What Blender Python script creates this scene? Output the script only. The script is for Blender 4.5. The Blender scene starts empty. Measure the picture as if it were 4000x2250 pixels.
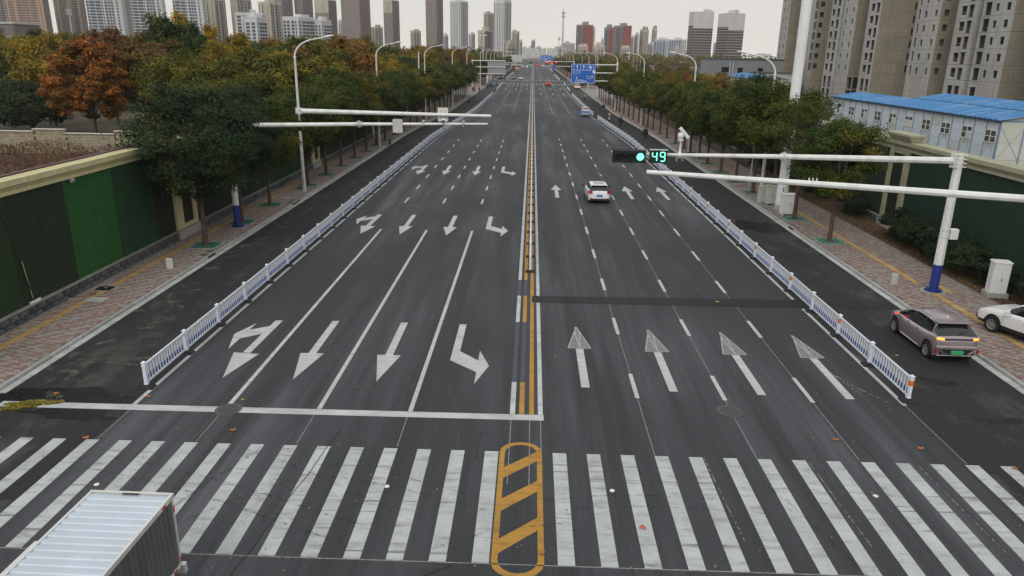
import bpy, math, random
import numpy as np
from mathutils import Vector, Matrix, Euler
SC = bpy.context.scene
COL = SC.collection
R = math.radians
# ------------------------------------------------------------------ camera, sky, sun, exposure
cam_d = bpy.data.cameras.new("camera"); cam = bpy.data.objects.new("camera", cam_d); COL.objects.link(cam)
SC.camera = cam
cam_d.sensor_width = 36.0; cam_d.lens = 25.672; cam_d.clip_start = 0.1; cam_d.clip_end = 12000
PITCH, YAW, ROLL, CAMH = 0.3114934, -0.02289868, 0.01535848, 11.23984
_fw = Vector((math.sin(YAW)*math.cos(PITCH), math.cos(YAW)*math.cos(PITCH), -math.sin(PITCH)))
_r0 = Vector((math.cos(YAW), -math.sin(YAW), 0)); _u0 = _r0.cross(_fw)
_r = math.cos(ROLL)*_r0 + math.sin(ROLL)*_u0; _u = -math.sin(ROLL)*_r0 + math.cos(ROLL)*_u0
_m = Matrix((_r, _u, -_fw)).transposed().to_4x4(); _m.translation = (0, 0, CAMH)
cam.matrix_world = _m

W = bpy.data.worlds.new("World"); SC.world = W; W.use_nodes = True
wn, wl = W.node_tree.nodes, W.node_tree.links
wn.clear()
SUN_EL, SUN_ROT = R(38), R(200)
sky = wn.new('ShaderNodeTexSky'); sky.sky_type = 'NISHITA'; sky.sun_disc = False
sky.sun_elevation = SUN_EL; sky.sun_rotation = SUN_ROT; sky.air_density = 1.0; sky.dust_density = 4.0; sky.ozone_density = 1.0
hs = wn.new('ShaderNodeHueSaturation'); hs.inputs['Saturation'].default_value = 0.12; hs.inputs['Value'].default_value = 1.0
wl.new(sky.outputs[0], hs.inputs['Color'])
# the overcast: an even cloud deck, a little warmer towards the horizon
tc = wn.new('ShaderNodeTexCoord'); sp = wn.new('ShaderNodeSeparateXYZ'); wl.new(tc.outputs['Generated'], sp.inputs[0])
cr = wn.new('ShaderNodeValToRGB'); e = cr.color_ramp.elements
e[0].position = 0.0; e[0].color = (7.9, 7.45, 6.85, 1); e[1].position = 1.0; e[1].color = (8.5, 8.55, 8.7, 1)
x = cr.color_ramp.elements.new(0.08); x.color = (6.35, 6.2, 5.95, 1)
x = cr.color_ramp.elements.new(0.35); x.color = (7.7, 7.65, 7.6, 1)
wl.new(sp.outputs['Z'], cr.inputs[0])
cn = wn.new('ShaderNodeTexNoise'); cn.inputs['Scale'].default_value = 1.6; cn.inputs['Detail'].default_value = 3
cmp_ = wn.new('ShaderNodeMapping'); cmp_.inputs['Scale'].default_value = (1, 1, 3.5)
wl.new(tc.outputs['Generated'], cmp_.inputs[0]); wl.new(cmp_.outputs[0], cn.inputs['Vector'])
cm = wn.new('ShaderNodeMapRange'); cm.inputs['From Min'].default_value = .3; cm.inputs['From Max'].default_value = .7
cm.inputs['To Min'].default_value = .955; cm.inputs['To Max'].default_value = 1.045
wl.new(cn.outputs['Fac'], cm.inputs['Value'])
sc_ = wn.new('ShaderNodeVectorMath'); sc_.operation = 'SCALE'; wl.new(cr.outputs[0], sc_.inputs[0]); wl.new(cm.outputs[0], sc_.inputs['Scale'])
mx = wn.new('ShaderNodeMixRGB'); mx.inputs[0].default_value = 0.88
wl.new(hs.outputs[0], mx.inputs[1]); wl.new(sc_.outputs[0], mx.inputs[2])
bg = wn.new('ShaderNodeBackground'); bg.inputs['Strength'].default_value = 0.132
wl.new(mx.outputs[0], bg.inputs[0])
wo = wn.new('ShaderNodeOutputWorld'); wl.new(bg.outputs[0], wo.inputs[0])

sd = bpy.data.lights.new("sun", 'SUN'); sun = bpy.data.objects.new("sun", sd); COL.objects.link(sun)
sd.energy = 0.95; sd.angle = R(28); sd.color = (1.0, 0.97, 0.93)
_dir = Vector((math.sin(SUN_ROT)*math.cos(SUN_EL), math.cos(SUN_ROT)*math.cos(SUN_EL), math.sin(SUN_EL)))
sun.rotation_euler = _dir.to_track_quat('Z', 'Y').to_euler()
vs = SC.view_settings; vs.view_transform = 'Standard'; vs.look = 'None'; vs.exposure = -0.1; vs.gamma = 1.0; vs.use_curve_mapping = False
SC.cycles.max_bounces = 6; SC.cycles.volume_bounces = 1; SC.cycles.transparent_max_bounces = 6

# ------------------------------------------------------------------ mesh builder
class MB:
    def __init__(s): s.v = []; s.f = []; s.m = []
    def add(s, vs_, fs, m=0):
        b = len(s.v); s.v.extend(tuple(p) for p in vs_)
        for f in fs: s.f.append(tuple(b+i for i in f)); s.m.append(m)
        return s
    def box(s, x0, x1, y0, y1, z0, z1, m=0):
        return s.add([(x0,y0,z0),(x1,y0,z0),(x1,y1,z0),(x0,y1,z0),(x0,y0,z1),(x1,y0,z1),(x1,y1,z1),(x0,y1,z1)],
                     [(0,3,2,1),(4,5,6,7),(0,1,5,4),(1,2,6,5),(2,3,7,6),(3,0,4,7)], m)
    def cbox(s, c, d, m=0, rot=None):
        P = [(sx*d[0]/2, sy*d[1]/2, sz*d[2]/2) for sz in (-1,1) for sx,sy in ((-1,-1),(1,-1),(1,1),(-1,1))]
        if rot is not None: P = [rot @ Vector(p) for p in P]
        P = [(p[0]+c[0], p[1]+c[1], p[2]+c[2]) for p in P]
        return s.add(P, [(0,3,2,1),(4,5,6,7),(0,1,5,4),(1,2,6,5),(2,3,7,6),(3,0,4,7)], m)
    def bevbox(s, x0, x1, y0, y1, z0, z1, b=.02, m=0):
        # box with chamfered vertical edges and top edge
        def ring(i, z): return [(x0+i+b,y0+i,z),(x1-i-b,y0+i,z),(x1-i,y0+i+b,z),(x1-i,y1-i-b,z),(x1-i-b,y1-i,z),(x0+i+b,y1-i,z),(x0+i,y1-i-b,z),(x0+i,y0+i+b,z)]
        P = ring(0,z0)+ring(0,z1-b)+ring(b,z1)
        F = [tuple(range(7,-1,-1)), tuple(range(16,24))]
        for k in (0,8):
            for i in range(8): j=(i+1)%8; F.append((k+i,k+j,k+8+j,k+8+i))
        return s.add(P, F, m)
    def quad(s, a, b, c, d, m=0): return s.add([a,b,c,d], [(0,1,2,3)], m)
    def poly(s, pts, z, m=0): return s.add([(p[0],p[1],z) for p in pts], [tuple(range(len(pts)))], m)
    def slab(s, pts, z0, z1, m=0):
        n = len(pts)
        return s.add([(p[0],p[1],z0) for p in pts]+[(p[0],p[1],z1) for p in pts],
                     [tuple(range(n-1,-1,-1)), tuple(range(n,2*n))]+[(i,(i+1)%n,n+(i+1)%n,n+i) for i in range(n)], m)
    def tube(s, path, rad, n=8, m=0, cap=True, flat=1.0):
        path = [Vector(p) for p in path]
        if not hasattr(rad, '__len__'): rad = [rad]*len(path)
        V = []; F = []; prev = None
        for i, p in enumerate(path):
            t = (path[min(i+1,len(path)-1)]-path[max(i-1,0)]).normalized()
            if prev is None:
                a = Vector((0,0,1)) if abs(t.z) < .9 else Vector((1,0,0)); u = t.cross(a).normalized()
            else: u = (prev - t*prev.dot(t)).normalized()
            prev = u; w = t.cross(u)
            for k in range(n):
                an = 2*math.pi*k/n; V.append(p+(u*math.cos(an)+w*math.sin(an)*flat)*rad[i])
        for i in range(len(path)-1):
            for k in range(n): j=(k+1)%n; F.append((i*n+k, i*n+j, (i+1)*n+j, (i+1)*n+k))
        if cap: F.append(tuple(range(n-1,-1,-1))); F.append(tuple(range((len(path)-1)*n, len(path)*n)))
        return s.add(V, F, m)
    def cyl(s, p0, p1, r0, r1=None, n=12, m=0): return s.tube([p0,p1], [r0, r0 if r1 is None else r1], n, m)
    def lathe(s, prof, c=(0,0,0), n=16, m=0):
        V=[]; F=[]
        for r,z in prof:
            for k in range(n): a=2*math.pi*k/n; V.append((c[0]+r*math.cos(a), c[1]+r*math.sin(a), c[2]+z))
        for i in range(len(prof)-1):
            for k in range(n): j=(k+1)%n; F.append((i*n+k,i*n+j,(i+1)*n+j,(i+1)*n+k))
        F.append(tuple(range(n-1,-1,-1))); F.append(tuple(range((len(prof)-1)*n,len(prof)*n)))
        return s.add(V,F,m)
    def sphere(s, c, r, n=10, m=0, sc=(1,1,1)):
        V=[]; F=[]; h=n//2
        for i in range(1,h):
            t=math.pi*i/h
            for k in range(n):
                a=2*math.pi*k/n; V.append((c[0]+r*sc[0]*math.sin(t)*math.cos(a), c[1]+r*sc[1]*math.sin(t)*math.sin(a), c[2]+r*sc[2]*math.cos(t)))
        V.append((c[0],c[1],c[2]+r*sc[2])); V.append((c[0],c[1],c[2]-r*sc[2]))
        for i in range(h-2):
            for k in range(n): j=(k+1)%n; F.append((i*n+k,(i+1)*n+k,(i+1)*n+j,i*n+j))
        a=(h-1)*n
        for k in range(n): j=(k+1)%n; F.append((a,k,j)); F.append((a+1,(h-2)*n+j,(h-2)*n+k))
        return s.add(V,F,m)
    def mesh(s, name, mats, smooth=False):
        me = bpy.data.meshes.new(name); me.from_pydata(s.v, [], s.f)
        if not isinstance(mats, (list,tuple)): mats=[mats]
        for m in mats: me.materials.append(m)
        if len(mats) > 1: me.polygons.foreach_set('material_index', s.m)
        me.update()
        if smooth:
            me.polygons.foreach_set('use_smooth', [True]*len(me.polygons)); me.set_sharp_from_angle(angle=R(46))
        return me
    def build(s, name, mats, parent=None, smooth=False, loc=None, kind=None):
        return put(name, s.mesh(name, mats, smooth), parent, loc, kind)

def put(name, me, parent=None, loc=None, kind=None):
    o = bpy.data.objects.new(name, me); COL.objects.link(o)
    if parent is not None: o.parent = parent
    if loc is not None: o.location = loc
    if kind: o['kind'] = kind
    return o
def tag(o, label=None, cat=None, group=None, kind=None):
    if label: o['label'] = label
    if cat: o['category'] = cat
    if group: o['group'] = group
    if kind: o['kind'] = kind
    return o
def thing(name, label, cat, loc=(0,0,0), rz=0, group=None):
    o = bpy.data.objects.new(name, None); COL.objects.link(o); o.empty_display_size = .2
    o.location = loc; o.rotation_euler = (0,0,rz)
    return tag(o, label, cat, group)
def struct(name, mb, mats, smooth=False):
    o = mb.build(name, mats, None, smooth); o['kind'] = 'structure'; return o
def dup(root, loc, rz=None, label=None, group=None, sc=None):
    r = root.copy(); COL.objects.link(r); r.location = loc
    if rz is not None: r.rotation_euler = (0,0,rz)
    if sc is not None: r.scale = sc
    if label: r['label'] = label
    if group: r['group'] = group
    for ch in list(root.children):
        c = ch.copy(); COL.objects.link(c); c.parent = r
        for g in list(ch.children):
            d = g.copy(); COL.objects.link(d); d.parent = c
    return r
ORD = ['first','second','third','fourth','fifth','sixth','seventh','eighth','ninth','tenth','eleventh','twelfth','thirteenth','fourteenth','fifteenth','sixteenth','seventeenth','eighteenth','nineteenth','twentieth']
def ordn(i):
    if i < 20: return ORD[i]
    n=i+1; return '%d%s' % (n, 'th' if 10<=n%100<=20 else {1:'st',2:'nd',3:'rd'}.get(n%10,'th'))

# ------------------------------------------------------------------ materials
def nt(name):
    m = bpy.data.materials.new(name); m.use_nodes = True; n = m.node_tree.nodes; l = m.node_tree.links
    return m, n, l, n['Principled BSDF']
def mat(name, col, rough=.7, metal=0., var=.12, scale=3., bump=0., bscale=20., emit=None, estr=1., spec=.4, coat=0., stretch=None, dirt=None, dscale=1.2, rnd=0.):
    """base colour with two scales of natural variation, optional fine relief, optional dirt colour"""
    m, n, l, b = nt(name)
    b.inputs['Roughness'].default_value = rough; b.inputs['Metallic'].default_value = metal
    b.inputs['Specular IOR Level'].default_value = spec
    if coat: b.inputs['Coat Weight'].default_value = coat; b.inputs['Coat Roughness'].default_value = .08
    tcn = n.new('ShaderNodeTexCoord'); mp = n.new('ShaderNodeMapping'); l.new(tcn.outputs['Object'], mp.inputs[0])
    if stretch: mp.inputs['Scale'].default_value = stretch
    src = None
    if var > 0:
        a = n.new('ShaderNodeTexNoise'); a.inputs['Scale'].default_value = scale; a.inputs['Detail'].default_value = 6; a.inputs['Roughness'].default_value = .62
        l.new(mp.outputs[0], a.inputs['Vector'])
        mr = n.new('ShaderNodeMapRange'); mr.inputs['From Min'].default_value = .3; mr.inputs['From Max'].default_value = .7
        mr.inputs['To Min'].default_value = 1-var; mr.inputs['To Max'].default_value = 1+var; l.new(a.outputs['Fac'], mr.inputs['Value'])
        vm = n.new('ShaderNodeVectorMath'); vm.operation = 'SCALE'; vm.inputs[0].default_value = col; l.new(mr.outputs[0], vm.inputs['Scale'])
        src = vm.outputs[0]
        if rnd:
            oi = n.new('ShaderNodeObjectInfo'); m2 = n.new('ShaderNodeMapRange'); m2.inputs['To Min'].default_value = 1-rnd; m2.inputs['To Max'].default_value = 1+rnd
            l.new(oi.outputs['Random'], m2.inputs['Value']); v2 = n.new('ShaderNodeVectorMath'); v2.operation='SCALE'
            l.new(src, v2.inputs[0]); l.new(m2.outputs[0], v2.inputs['Scale']); src = v2.outputs[0]
        if dirt:
            d = n.new('ShaderNodeTexNoise'); d.inputs['Scale'].default_value = dscale; d.inputs['Detail'].default_value = 8; d.inputs['Roughness'].default_value=.7
            l.new(mp.outputs[0], d.inputs['Vector'])
            r = n.new('ShaderNodeMapRange'); r.inputs['From Min'].default_value=.5; r.inputs['From Max'].default_value=.68; r.inputs['To Max'].default_value=dirt[3] if len(dirt)>3 else .7
            l.new(d.outputs['Fac'], r.inputs['Value'])
            mxx = n.new('ShaderNodeMixRGB'); l.new(r.outputs[0], mxx.inputs[0]); l.new(src, mxx.inputs[1]); mxx.inputs[2].default_value=(*dirt[:3],1); src = mxx.outputs[0]
        l.new(src, b.inputs['Base Color'])
    else: b.inputs['Base Color'].default_value = (*col,1)
    if bump:
        c = n.new('ShaderNodeTexNoise'); c.inputs['Scale'].default_value = bscale; c.inputs['Detail'].default_value = 4; l.new(mp.outputs[0], c.inputs['Vector'])
        bp = n.new('ShaderNodeBump'); bp.inputs['Strength'].default_value = bump; bp.inputs['Distance'].default_value = .02
        l.new(c.outputs['Fac'], bp.inputs['Height']); l.new(bp.outputs[0], b.inputs['Normal'])
    if emit: b.inputs['Emission Color'].default_value = (*emit,1); b.inputs['Emission Strength'].default_value = estr
    return m
M = {}
M['white'] = mat('white_paint', (.72,.73,.72), .45, var=.06, scale=1.5, dirt=(.45,.43,.38,.35), dscale=2.)
M['rail'] = mat('rail_white', (.66,.70,.76), .4, var=.05, scale=4, dirt=(.4,.4,.38,.4), dscale=3)
M['railblue'] = mat('rail_blue', (.03,.09,.30), .4, var=.1)
M['rubber'] = mat('black_rubber', (.012,.012,.012), .7, var=.2, bump=.2)
M['orange'] = mat('orange_reflector', (.75,.16,.02), .35, var=.05)
M['galv'] = mat('galvanised_grey', (.42,.44,.45), .5, .3, var=.1)
M['polewhite'] = mat('pole_white', (.70,.71,.68), .4, var=.05, scale=1.2, dirt=(.33,.32,.28,.45), dscale=1.6, stretch=(1,1,.35))
M['poledirty'] = mat('lamp_pole_white', (.62,.61,.56), .5, var=.12, scale=2, dirt=(.25,.23,.19,.7), dscale=3., stretch=(1,1,.5))
M['blue_paint'] = mat('blue_paint', (.015,.035,.20), .5, var=.12, scale=3, bump=.1)
M['grey_box'] = mat('cabinet_grey', (.46,.47,.44), .5, var=.06, dirt=(.3,.28,.24,.4))
M['white_box'] = mat('cabinet_white', (.68,.69,.67), .5, var=.05, dirt=(.4,.36,.3,.35))
M['black'] = mat('black_plastic', (.010,.010,.011), .45, var=.2)
M['darkglass'] = mat('dark_glass', (.012,.014,.016), .08, var=0, spec=.6)
M['concrete'] = mat('concrete', (.33,.32,.29), .9, var=.12, scale=2, bump=.3, dirt=(.2,.18,.15,.5))
M['kerb'] = mat('kerb_stone', (.34,.35,.34), .85, var=.14, scale=4, bump=.3, bscale=60, dirt=(.2,.18,.14,.5), dscale=2, rnd=.14)
M['gutter'] = mat('gutter_slab', (.40,.41,.39), .85, var=.14, scale=5, bump=.3, bscale=60, dirt=(.17,.16,.13,.65), dscale=1.4, rnd=.16)
M['plinth'] = mat('dark_stone', (.075,.08,.085), .85, var=.35, scale=5, bump=.6, bscale=12, rnd=.35)
M['mortar'] = mat('mortar', (.24,.23,.21), .95, var=.2, bump=.4)
M['cream'] = mat('cream_render', (.50,.46,.25), .85, var=.07, scale=1.5, bump=.15, bscale=80, dirt=(.30,.29,.22,.5), dscale=1.3)
M['cream_right'] = mat('weathered_cream_render', (.33,.33,.22), .9, var=.12, scale=1.2, bump=.15, bscale=80, dirt=(.18,.18,.13,.6), dscale=1.6)
M['paver_red'] = mat('paver_red', (.215,.135,.115), .9, var=.22, scale=6, bump=.2, bscale=90, rnd=.22)
M['paver_grey'] = mat('paver_grey', (.27,.25,.215), .9, var=.2, scale=6, bump=.2, bscale=90, rnd=.18)
M['tactile'] = mat('tactile_yellow', (.42,.27,.09), .9, var=.22, scale=4, bump=.3, bscale=60, dirt=(.28,.22,.14,.5), rnd=.15)
M['joint'] = mat('paving_sand', (.20,.18,.155), .95, var=.2, scale=8)
M['grategreen'] = mat('grate_green', (.02,.17,.105), .6, var=.25, scale=6, dirt=(.06,.07,.04,.6), dscale=3)
M['hole_shade'] = mat('recess_shade_black', (.012,.012,.012), .9, var=0)  # black that stands in for the shade inside openings
M['bark'] = mat('bark', (.085,.062,.045), .95, var=.35, scale=6, bump=.8, bscale=14, stretch=(1,1,.3))
M['earth'] = mat('earth', (.085,.06,.04), .95, var=.4, scale=1.2, bump=.6, bscale=8, dirt=(.05,.055,.025,.7), dscale=.6)
M['tyre'] = mat('tyre', (.010,.010,.010), .75, var=.2, bump=.2)
M['alloy'] = mat('alloy_rim', (.42,.43,.45), .35, .7, var=.1)
M['darkalloy'] = mat('dark_rim', (.05,.05,.055), .4, .6, var=.1)
M['chrome'] = mat('chrome_trim', (.55,.55,.55), .2, .9, var=0)
# ------------------------------------------------------------------ asphalt and paint materials
def asphalt(name, base, light, streak=.5, dirt=.0):
    m, n, l, b = nt(name)
    tcn = n.new('ShaderNodeTexCoord')
    def noise(scale, sc, det=5, ro=.6):
        mp = n.new('ShaderNodeMapping'); mp.inputs['Scale'].default_value = sc; l.new(tcn.outputs['Object'], mp.inputs[0])
        a = n.new('ShaderNodeTexNoise'); a.inputs['Scale'].default_value = scale; a.inputs['Detail'].default_value = det; a.inputs['Roughness'].default_value = ro
        l.new(mp.outputs[0], a.inputs['Vector']); return a.outputs['Fac']
    def rng(s, f0, f1, t0=0, t1=1):
        r = n.new('ShaderNodeMapRange'); r.inputs['From Min'].default_value=f0; r.inputs['From Max'].default_value=f1
        r.inputs['To Min'].default_value=t0; r.inputs['To Max'].default_value=t1; l.new(s, r.inputs['Value']); return r.outputs[0]
    def math_(op, a, b_):
        q = n.new('ShaderNodeMath'); q.operation = op
        for i, v in enumerate((a,b_)):
            if isinstance(v,(int,float)): q.inputs[i].default_value = v
            else: l.new(v, q.inputs[i])
        return q.outputs[0]
    def mixc(f, a, b_, blend='MIX'):
        q = n.new('ShaderNodeMixRGB'); q.blend_type = blend
        if isinstance(f,(int,float)): q.inputs[0].default_value=f
        else: l.new(f,q.inputs[0])
        for i,v in ((1,a),(2,b_)):
            if isinstance(v,tuple): q.inputs[i].default_value=(*v,1)
            else: l.new(v,q.inputs[i])
        return q.outputs[0]
    f1 = rng(noise(.75, (1,.04,1), 8, .68), .42, .68)          # wheel tracks polished along the road
    f2 = rng(noise(.10, (1,.4,1), 3), .38, .66)           # big patches
    f3 = rng(noise(9, (1,1,1), 8, .8), .3, .7, .74, 1.26)
    f4 = rng(noise(120, (1,1,1), 3, .8), .28, .72, .62, 1.38)  # stone grain
    k = math_('MULTIPLY', math_('MULTIPLY', f1, f2), streak)
    c = mixc(k, base, light)
    if dirt:
        d = rng(noise(.55,(1,.45,1),8,.72), .52, .66, 0, dirt)
        c = mixc(d, c, (.16,.145,.12))
    s = rng(noise(30,(1,1,1),2,.5), .75, .80, 0, .5)
    c = mixc(s, c, (.18,.17,.155))
    v = n.new('ShaderNodeVectorMath'); v.operation='SCALE'; l.new(c, v.inputs[0]); l.new(math_('MULTIPLY', f3, f4), v.inputs['Scale'])
    l.new(v.outputs[0], b.inputs['Base Color'])
    l.new(rng(math_('MULTIPLY', f1, f2), 0, 1, .82, .62), b.inputs['Roughness'])
    b.inputs['Specular IOR Level'].default_value = .28
    bp = n.new('ShaderNodeBump'); bp.inputs['Strength'].default_value=.5; bp.inputs['Distance'].default_value=.006
    l.new(noise(70,(1,1,1),3,.7), bp.inputs['Height']); l.new(bp.outputs[0], b.inputs['Normal'])
    return m
M['asphalt'] = asphalt('asphalt_road', (.033,.035,.0385), (.108,.114,.124), .9)
M['asphalt_lane'] = asphalt('asphalt_side_lane', (.021,.021,.022), (.044,.044,.046), .5, dirt=.32)
M['asphalt_fresh'] = asphalt('asphalt_fresh', (.022,.023,.025), (.038,.039,.042), .5, dirt=.06)
M['asphalt_patch'] = asphalt('asphalt_patch', (.017,.018,.018), (.036,.036,.037), .6)
def paint(name, col, wear=.5, thr=.60, cross=True):
    m, n, l, b = nt(name)
    tcn = n.new('ShaderNodeTexCoord')
    def noise(scale, sc, det=6, ro=.65):
        mp = n.new('ShaderNodeMapping'); mp.inputs['Scale'].default_value = sc; l.new(tcn.outputs['Object'], mp.inputs[0])
        a = n.new('ShaderNodeTexNoise'); a.inputs['Scale'].default_value = scale; a.inputs['Detail'].default_value = det; a.inputs['Roughness'].default_value = ro
        l.new(mp.outputs[0], a.inputs['Vector']); return a.outputs['Fac']
    def rng(s, f0, f1, t0=0, t1=1):
        r = n.new('ShaderNodeMapRange'); r.inputs['From Min'].default_value=f0; r.inputs['From Max'].default_value=f1
        r.inputs['To Min'].default_value=t0; r.inputs['To Max'].default_value=t1; l.new(s, r.inputs['Value']); return r.outputs[0]
    def mixc(f, a, b_):
        q = n.new('ShaderNodeMixRGB')
        if isinstance(f,(int,float)): q.inputs[0].default_value=f
        else: l.new(f,q.inputs[0])
        for i,v in ((1,a),(2,b_)):
            if isinstance(v,tuple): q.inputs[i].default_value=(*v,1)
            else: l.new(v,q.inputs[i])
        return q.outputs[0]
    c = mixc(rng(noise(.9,(1,.8,1),4),.35,.65), tuple(x*.80 for x in col), col)
    grey = (.17,.17,.17) if col[2] > .3 else (.12,.085,.04)
    c = mixc(rng(noise(2.2,(.35,1.6,1),7,.7), .50, .72, 0, .75*wear), c, grey)      # grime bands across
    c = mixc(rng(noise(1.1,(.12,5.0,1),5,.6), .615, .65, 0, .7*wear), c, (.13,.13,.13))  # tyre marks
    c = mixc(rng(noise(34,(1,1,1),5,.75), thr, thr+.06, 0, .8), c, (.09,.09,.092))  # pitting, asphalt shows
    l.new(c, b.inputs['Base Color']); b.inputs['Roughness'].default_value=.75; b.inputs['Specular IOR Level'].default_value=.25
    bp = n.new('ShaderNodeBump'); bp.inputs['Strength'].default_value=.3; bp.inputs['Distance'].default_value=.005
    l.new(noise(60,(1,1,1),3), bp.inputs['Height']); l.new(bp.outputs[0], b.inputs['Normal'])
    return m
M['paint'] = paint('road_paint_white', (.49,.51,.505), .75, .595)
M['paint_cross'] = paint('crosswalk_paint', (.47,.495,.49), 1.1, .565)
M['paint_worn'] = paint('road_paint_worn', (.27,.28,.28), 1.0, .48)
M['paint_yellow'] = paint('road_paint_yellow', (.45,.24,.04), 1.0, .56)
M['paint_erased'] = mat('erased_line', (.062,.068,.082), .85, var=.25, scale=5)
M['chalk'] = mat('setting_out_line', (.23,.23,.23), .9, var=.5, scale=8)
M['manhole'] = mat('manhole_iron', (.055,.055,.057), .75, var=.35, scale=12, bump=.6, bscale=40)
M['ring'] = mat('manhole_ring', (.085,.086,.088), .9, var=.3, scale=8)
M['wet'] = mat('wet_asphalt', (.006,.0065,.007), .35, var=.3, spec=.5)
M['tar'] = mat('tar_crack', (.008,.008,.008), .5, var=.2)
M['stain'] = mat('pale_mud_stain', (.115,.105,.088), .95, var=.4, scale=4)

def lerp_tab(t):
    def f(y):
        if y <= t[0][0]: return t[0][1]
        for (a,va),(b,vb) in zip(t, t[1:]):
            if y <= b: return va+(vb-va)*(y-a)/(b-a)
        return t[-1][1]
    return f
rail_hw = lerp_tab([(0,13.12),(98,13.12),(135,11.6),(150,11.15),(205,10.9),(330,11.3),(900,11.3)])
edge_hw = lambda y: rail_hw(y)-.27
kerb_hw = lerp_tab([(0,17.62),(104,17.62),(115,17.35),(150,16.15),(900,16.15)])     # asphalt / gutter boundary
YS = [16,22,30,45,60,80,98,104,110,115,120,128,135,142,150,175,205,240,290]
Y2 = [325,345,400,480,610]
Y3 = [640,800,1100]
def strip(mb, fa, fb, ys, z, m=0):
    for a, b in zip(ys, ys[1:]): mb.quad((fa(a),a,z),(fb(a),a,z),(fb(b),b,z),(fa(b),b,z), m)

g = MB()
gx = [-4500,-1200,-300,-60,60,300,1200,4500]; gy = [-300,-20,60,200,500,1200,3000,7000]
for i in range(7):
    for j in range(7): g.quad((gx[i],gy[j],-.03),(gx[i+1],gy[j],-.03),(gx[i+1],gy[j+1],-.03),(gx[i],gy[j+1],-.03))
M['terrain'] = mat('terrain', (.075,.07,.04), 1., var=.35, scale=.05, dirt=(.12,.085,.05,.8), dscale=.02, bump=.3, bscale=.8)
struct('ground', g, M['terrain'])
road = MB()
strip(road, lambda y:-rail_hw(y)+.15, lambda y:rail_hw(y)-.15, YS, 0)
strip(road, lambda y:-rail_hw(y)+.15, lambda y:rail_hw(y)-.15, [325,400,480,610], 0)
strip(road, lambda y:-16.2, lambda y:16.2, [640,800,1100], 0)
ROAD = struct('road', road, M['asphalt'])
# junction in the foreground, with its rounded corners, and the two far junctions
j = MB(); j.box(-90,90,-14,16,-.6,0); j.quad((-90,-70,0),(90,-70,0),(90,-14,0),(-90,-14,0))
struct('crossing_road', j, M['asphalt'])
j2 = MB(); j2.quad((-160,290,0),(160,290,0),(160,325,0),(-160,325,0)); j2.quad((-160,610,0),(160,610,0),(160,640,0),(-160,640,0))
struct('far_crossing_roads', j2, M['asphalt'])
bl = MB(); strip(bl, lambda y:-kerb_hw(y), lambda y:-rail_hw(y)+.15, YS, 0); strip(bl, lambda y:-kerb_hw(y), lambda y:-rail_hw(y)+.15, Y2, 0)
struct('left_side_lane', bl, M['asphalt_lane'])
br = MB(); strip(br, lambda y:rail_hw(y)-.15, lambda y:kerb_hw(y), [54]+YS[4:], 0); strip(br, lambda y:rail_hw(y)-.15, lambda y:kerb_hw(y), Y2, 0)
struct('right_side_lane', br, M['asphalt_fresh'])
br2 = MB(); strip(br2, lambda y:rail_hw(y)-.15, lambda y:kerb_hw(y), [16,22,30,45,54], 0)
struct('right_side_lane_near', br2, M['asphalt_lane'])

Z1, Z2, Z3 = .004, .008, .012
def mark(name, mb, m, loc=None): return mb.build(name, M[m], ROAD, loc=loc)
def mark_shared(name, me, loc):
    o = bpy.data.objects.new(name, me); COL.objects.link(o); o.parent = ROAD; o.location = loc; return o
# trench patch across the right carriageway, lies below the paint level
p = MB(); p.poly([(.2,32.75),(11.3,32.75),(17.6,32.95),(17.6,34.0),(11.7,33.95),(.2,33.7)], Z2+.004); mark('trench_patch', p, 'asphalt_patch')
# crosswalk: stripes 0.4 m wide, one per metre, 5 m long
sm = MB(); sm.quad((0,0,0),(.4,0,0),(.4,4.98,0),(0,4.98,0)); sme = sm.mesh('crosswalk_stripe', M['paint_cross'])
rs = random.Random(4)
for i in range(-3, 33):
    if i == 15: continue
    x0 = -15.164+i; y0 = 14.17-.0045*i
    q = MB(); q.quad((x0,y0,Z1),(x0+.4,y0,Z1),(x0+.4,y0+4.98,Z1),(x0,y0+4.98,Z1)); mark('crosswalk_stripe', q, 'paint_cross')
# setting-out line at the near edge and the thin layout lines that continue the lane lines
q = MB(); q.quad((-14,14.12,Z1),(17,14.0,Z1),(17,14.03,Z1),(-14,14.15,Z1)); mark('layout_line', q, 'chalk')
q = MB(); xw=.025
for X,a,b in [(-12.85,19.2,21.1),(-9.85,19.2,21.1),(-6.82,19.2,21.1),(-3.8,19.2,21.1),(3.85,19.1,95),(6.84,19.1,95),(9.84,19.1,95),(12.93,19.1,23),(-.45,17.4,21.1),(.15,17,21.1),(.5,19,21.1)]:
    q.quad((X-xw/2,a,Z1-.001),(X+xw/2,a,Z1-.001),(X+xw/2,b,Z1-.001),(X-xw/2,b,Z1-.001))
mark('layout_line', q, 'chalk')
# stop line
q = MB(); q.quad((-17.3,21.06,Z1),(.6,21.06,Z1),(.6,21.44,Z1),(-17.3,21.44,Z1)); mark('stop_line', q, 'paint')
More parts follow.
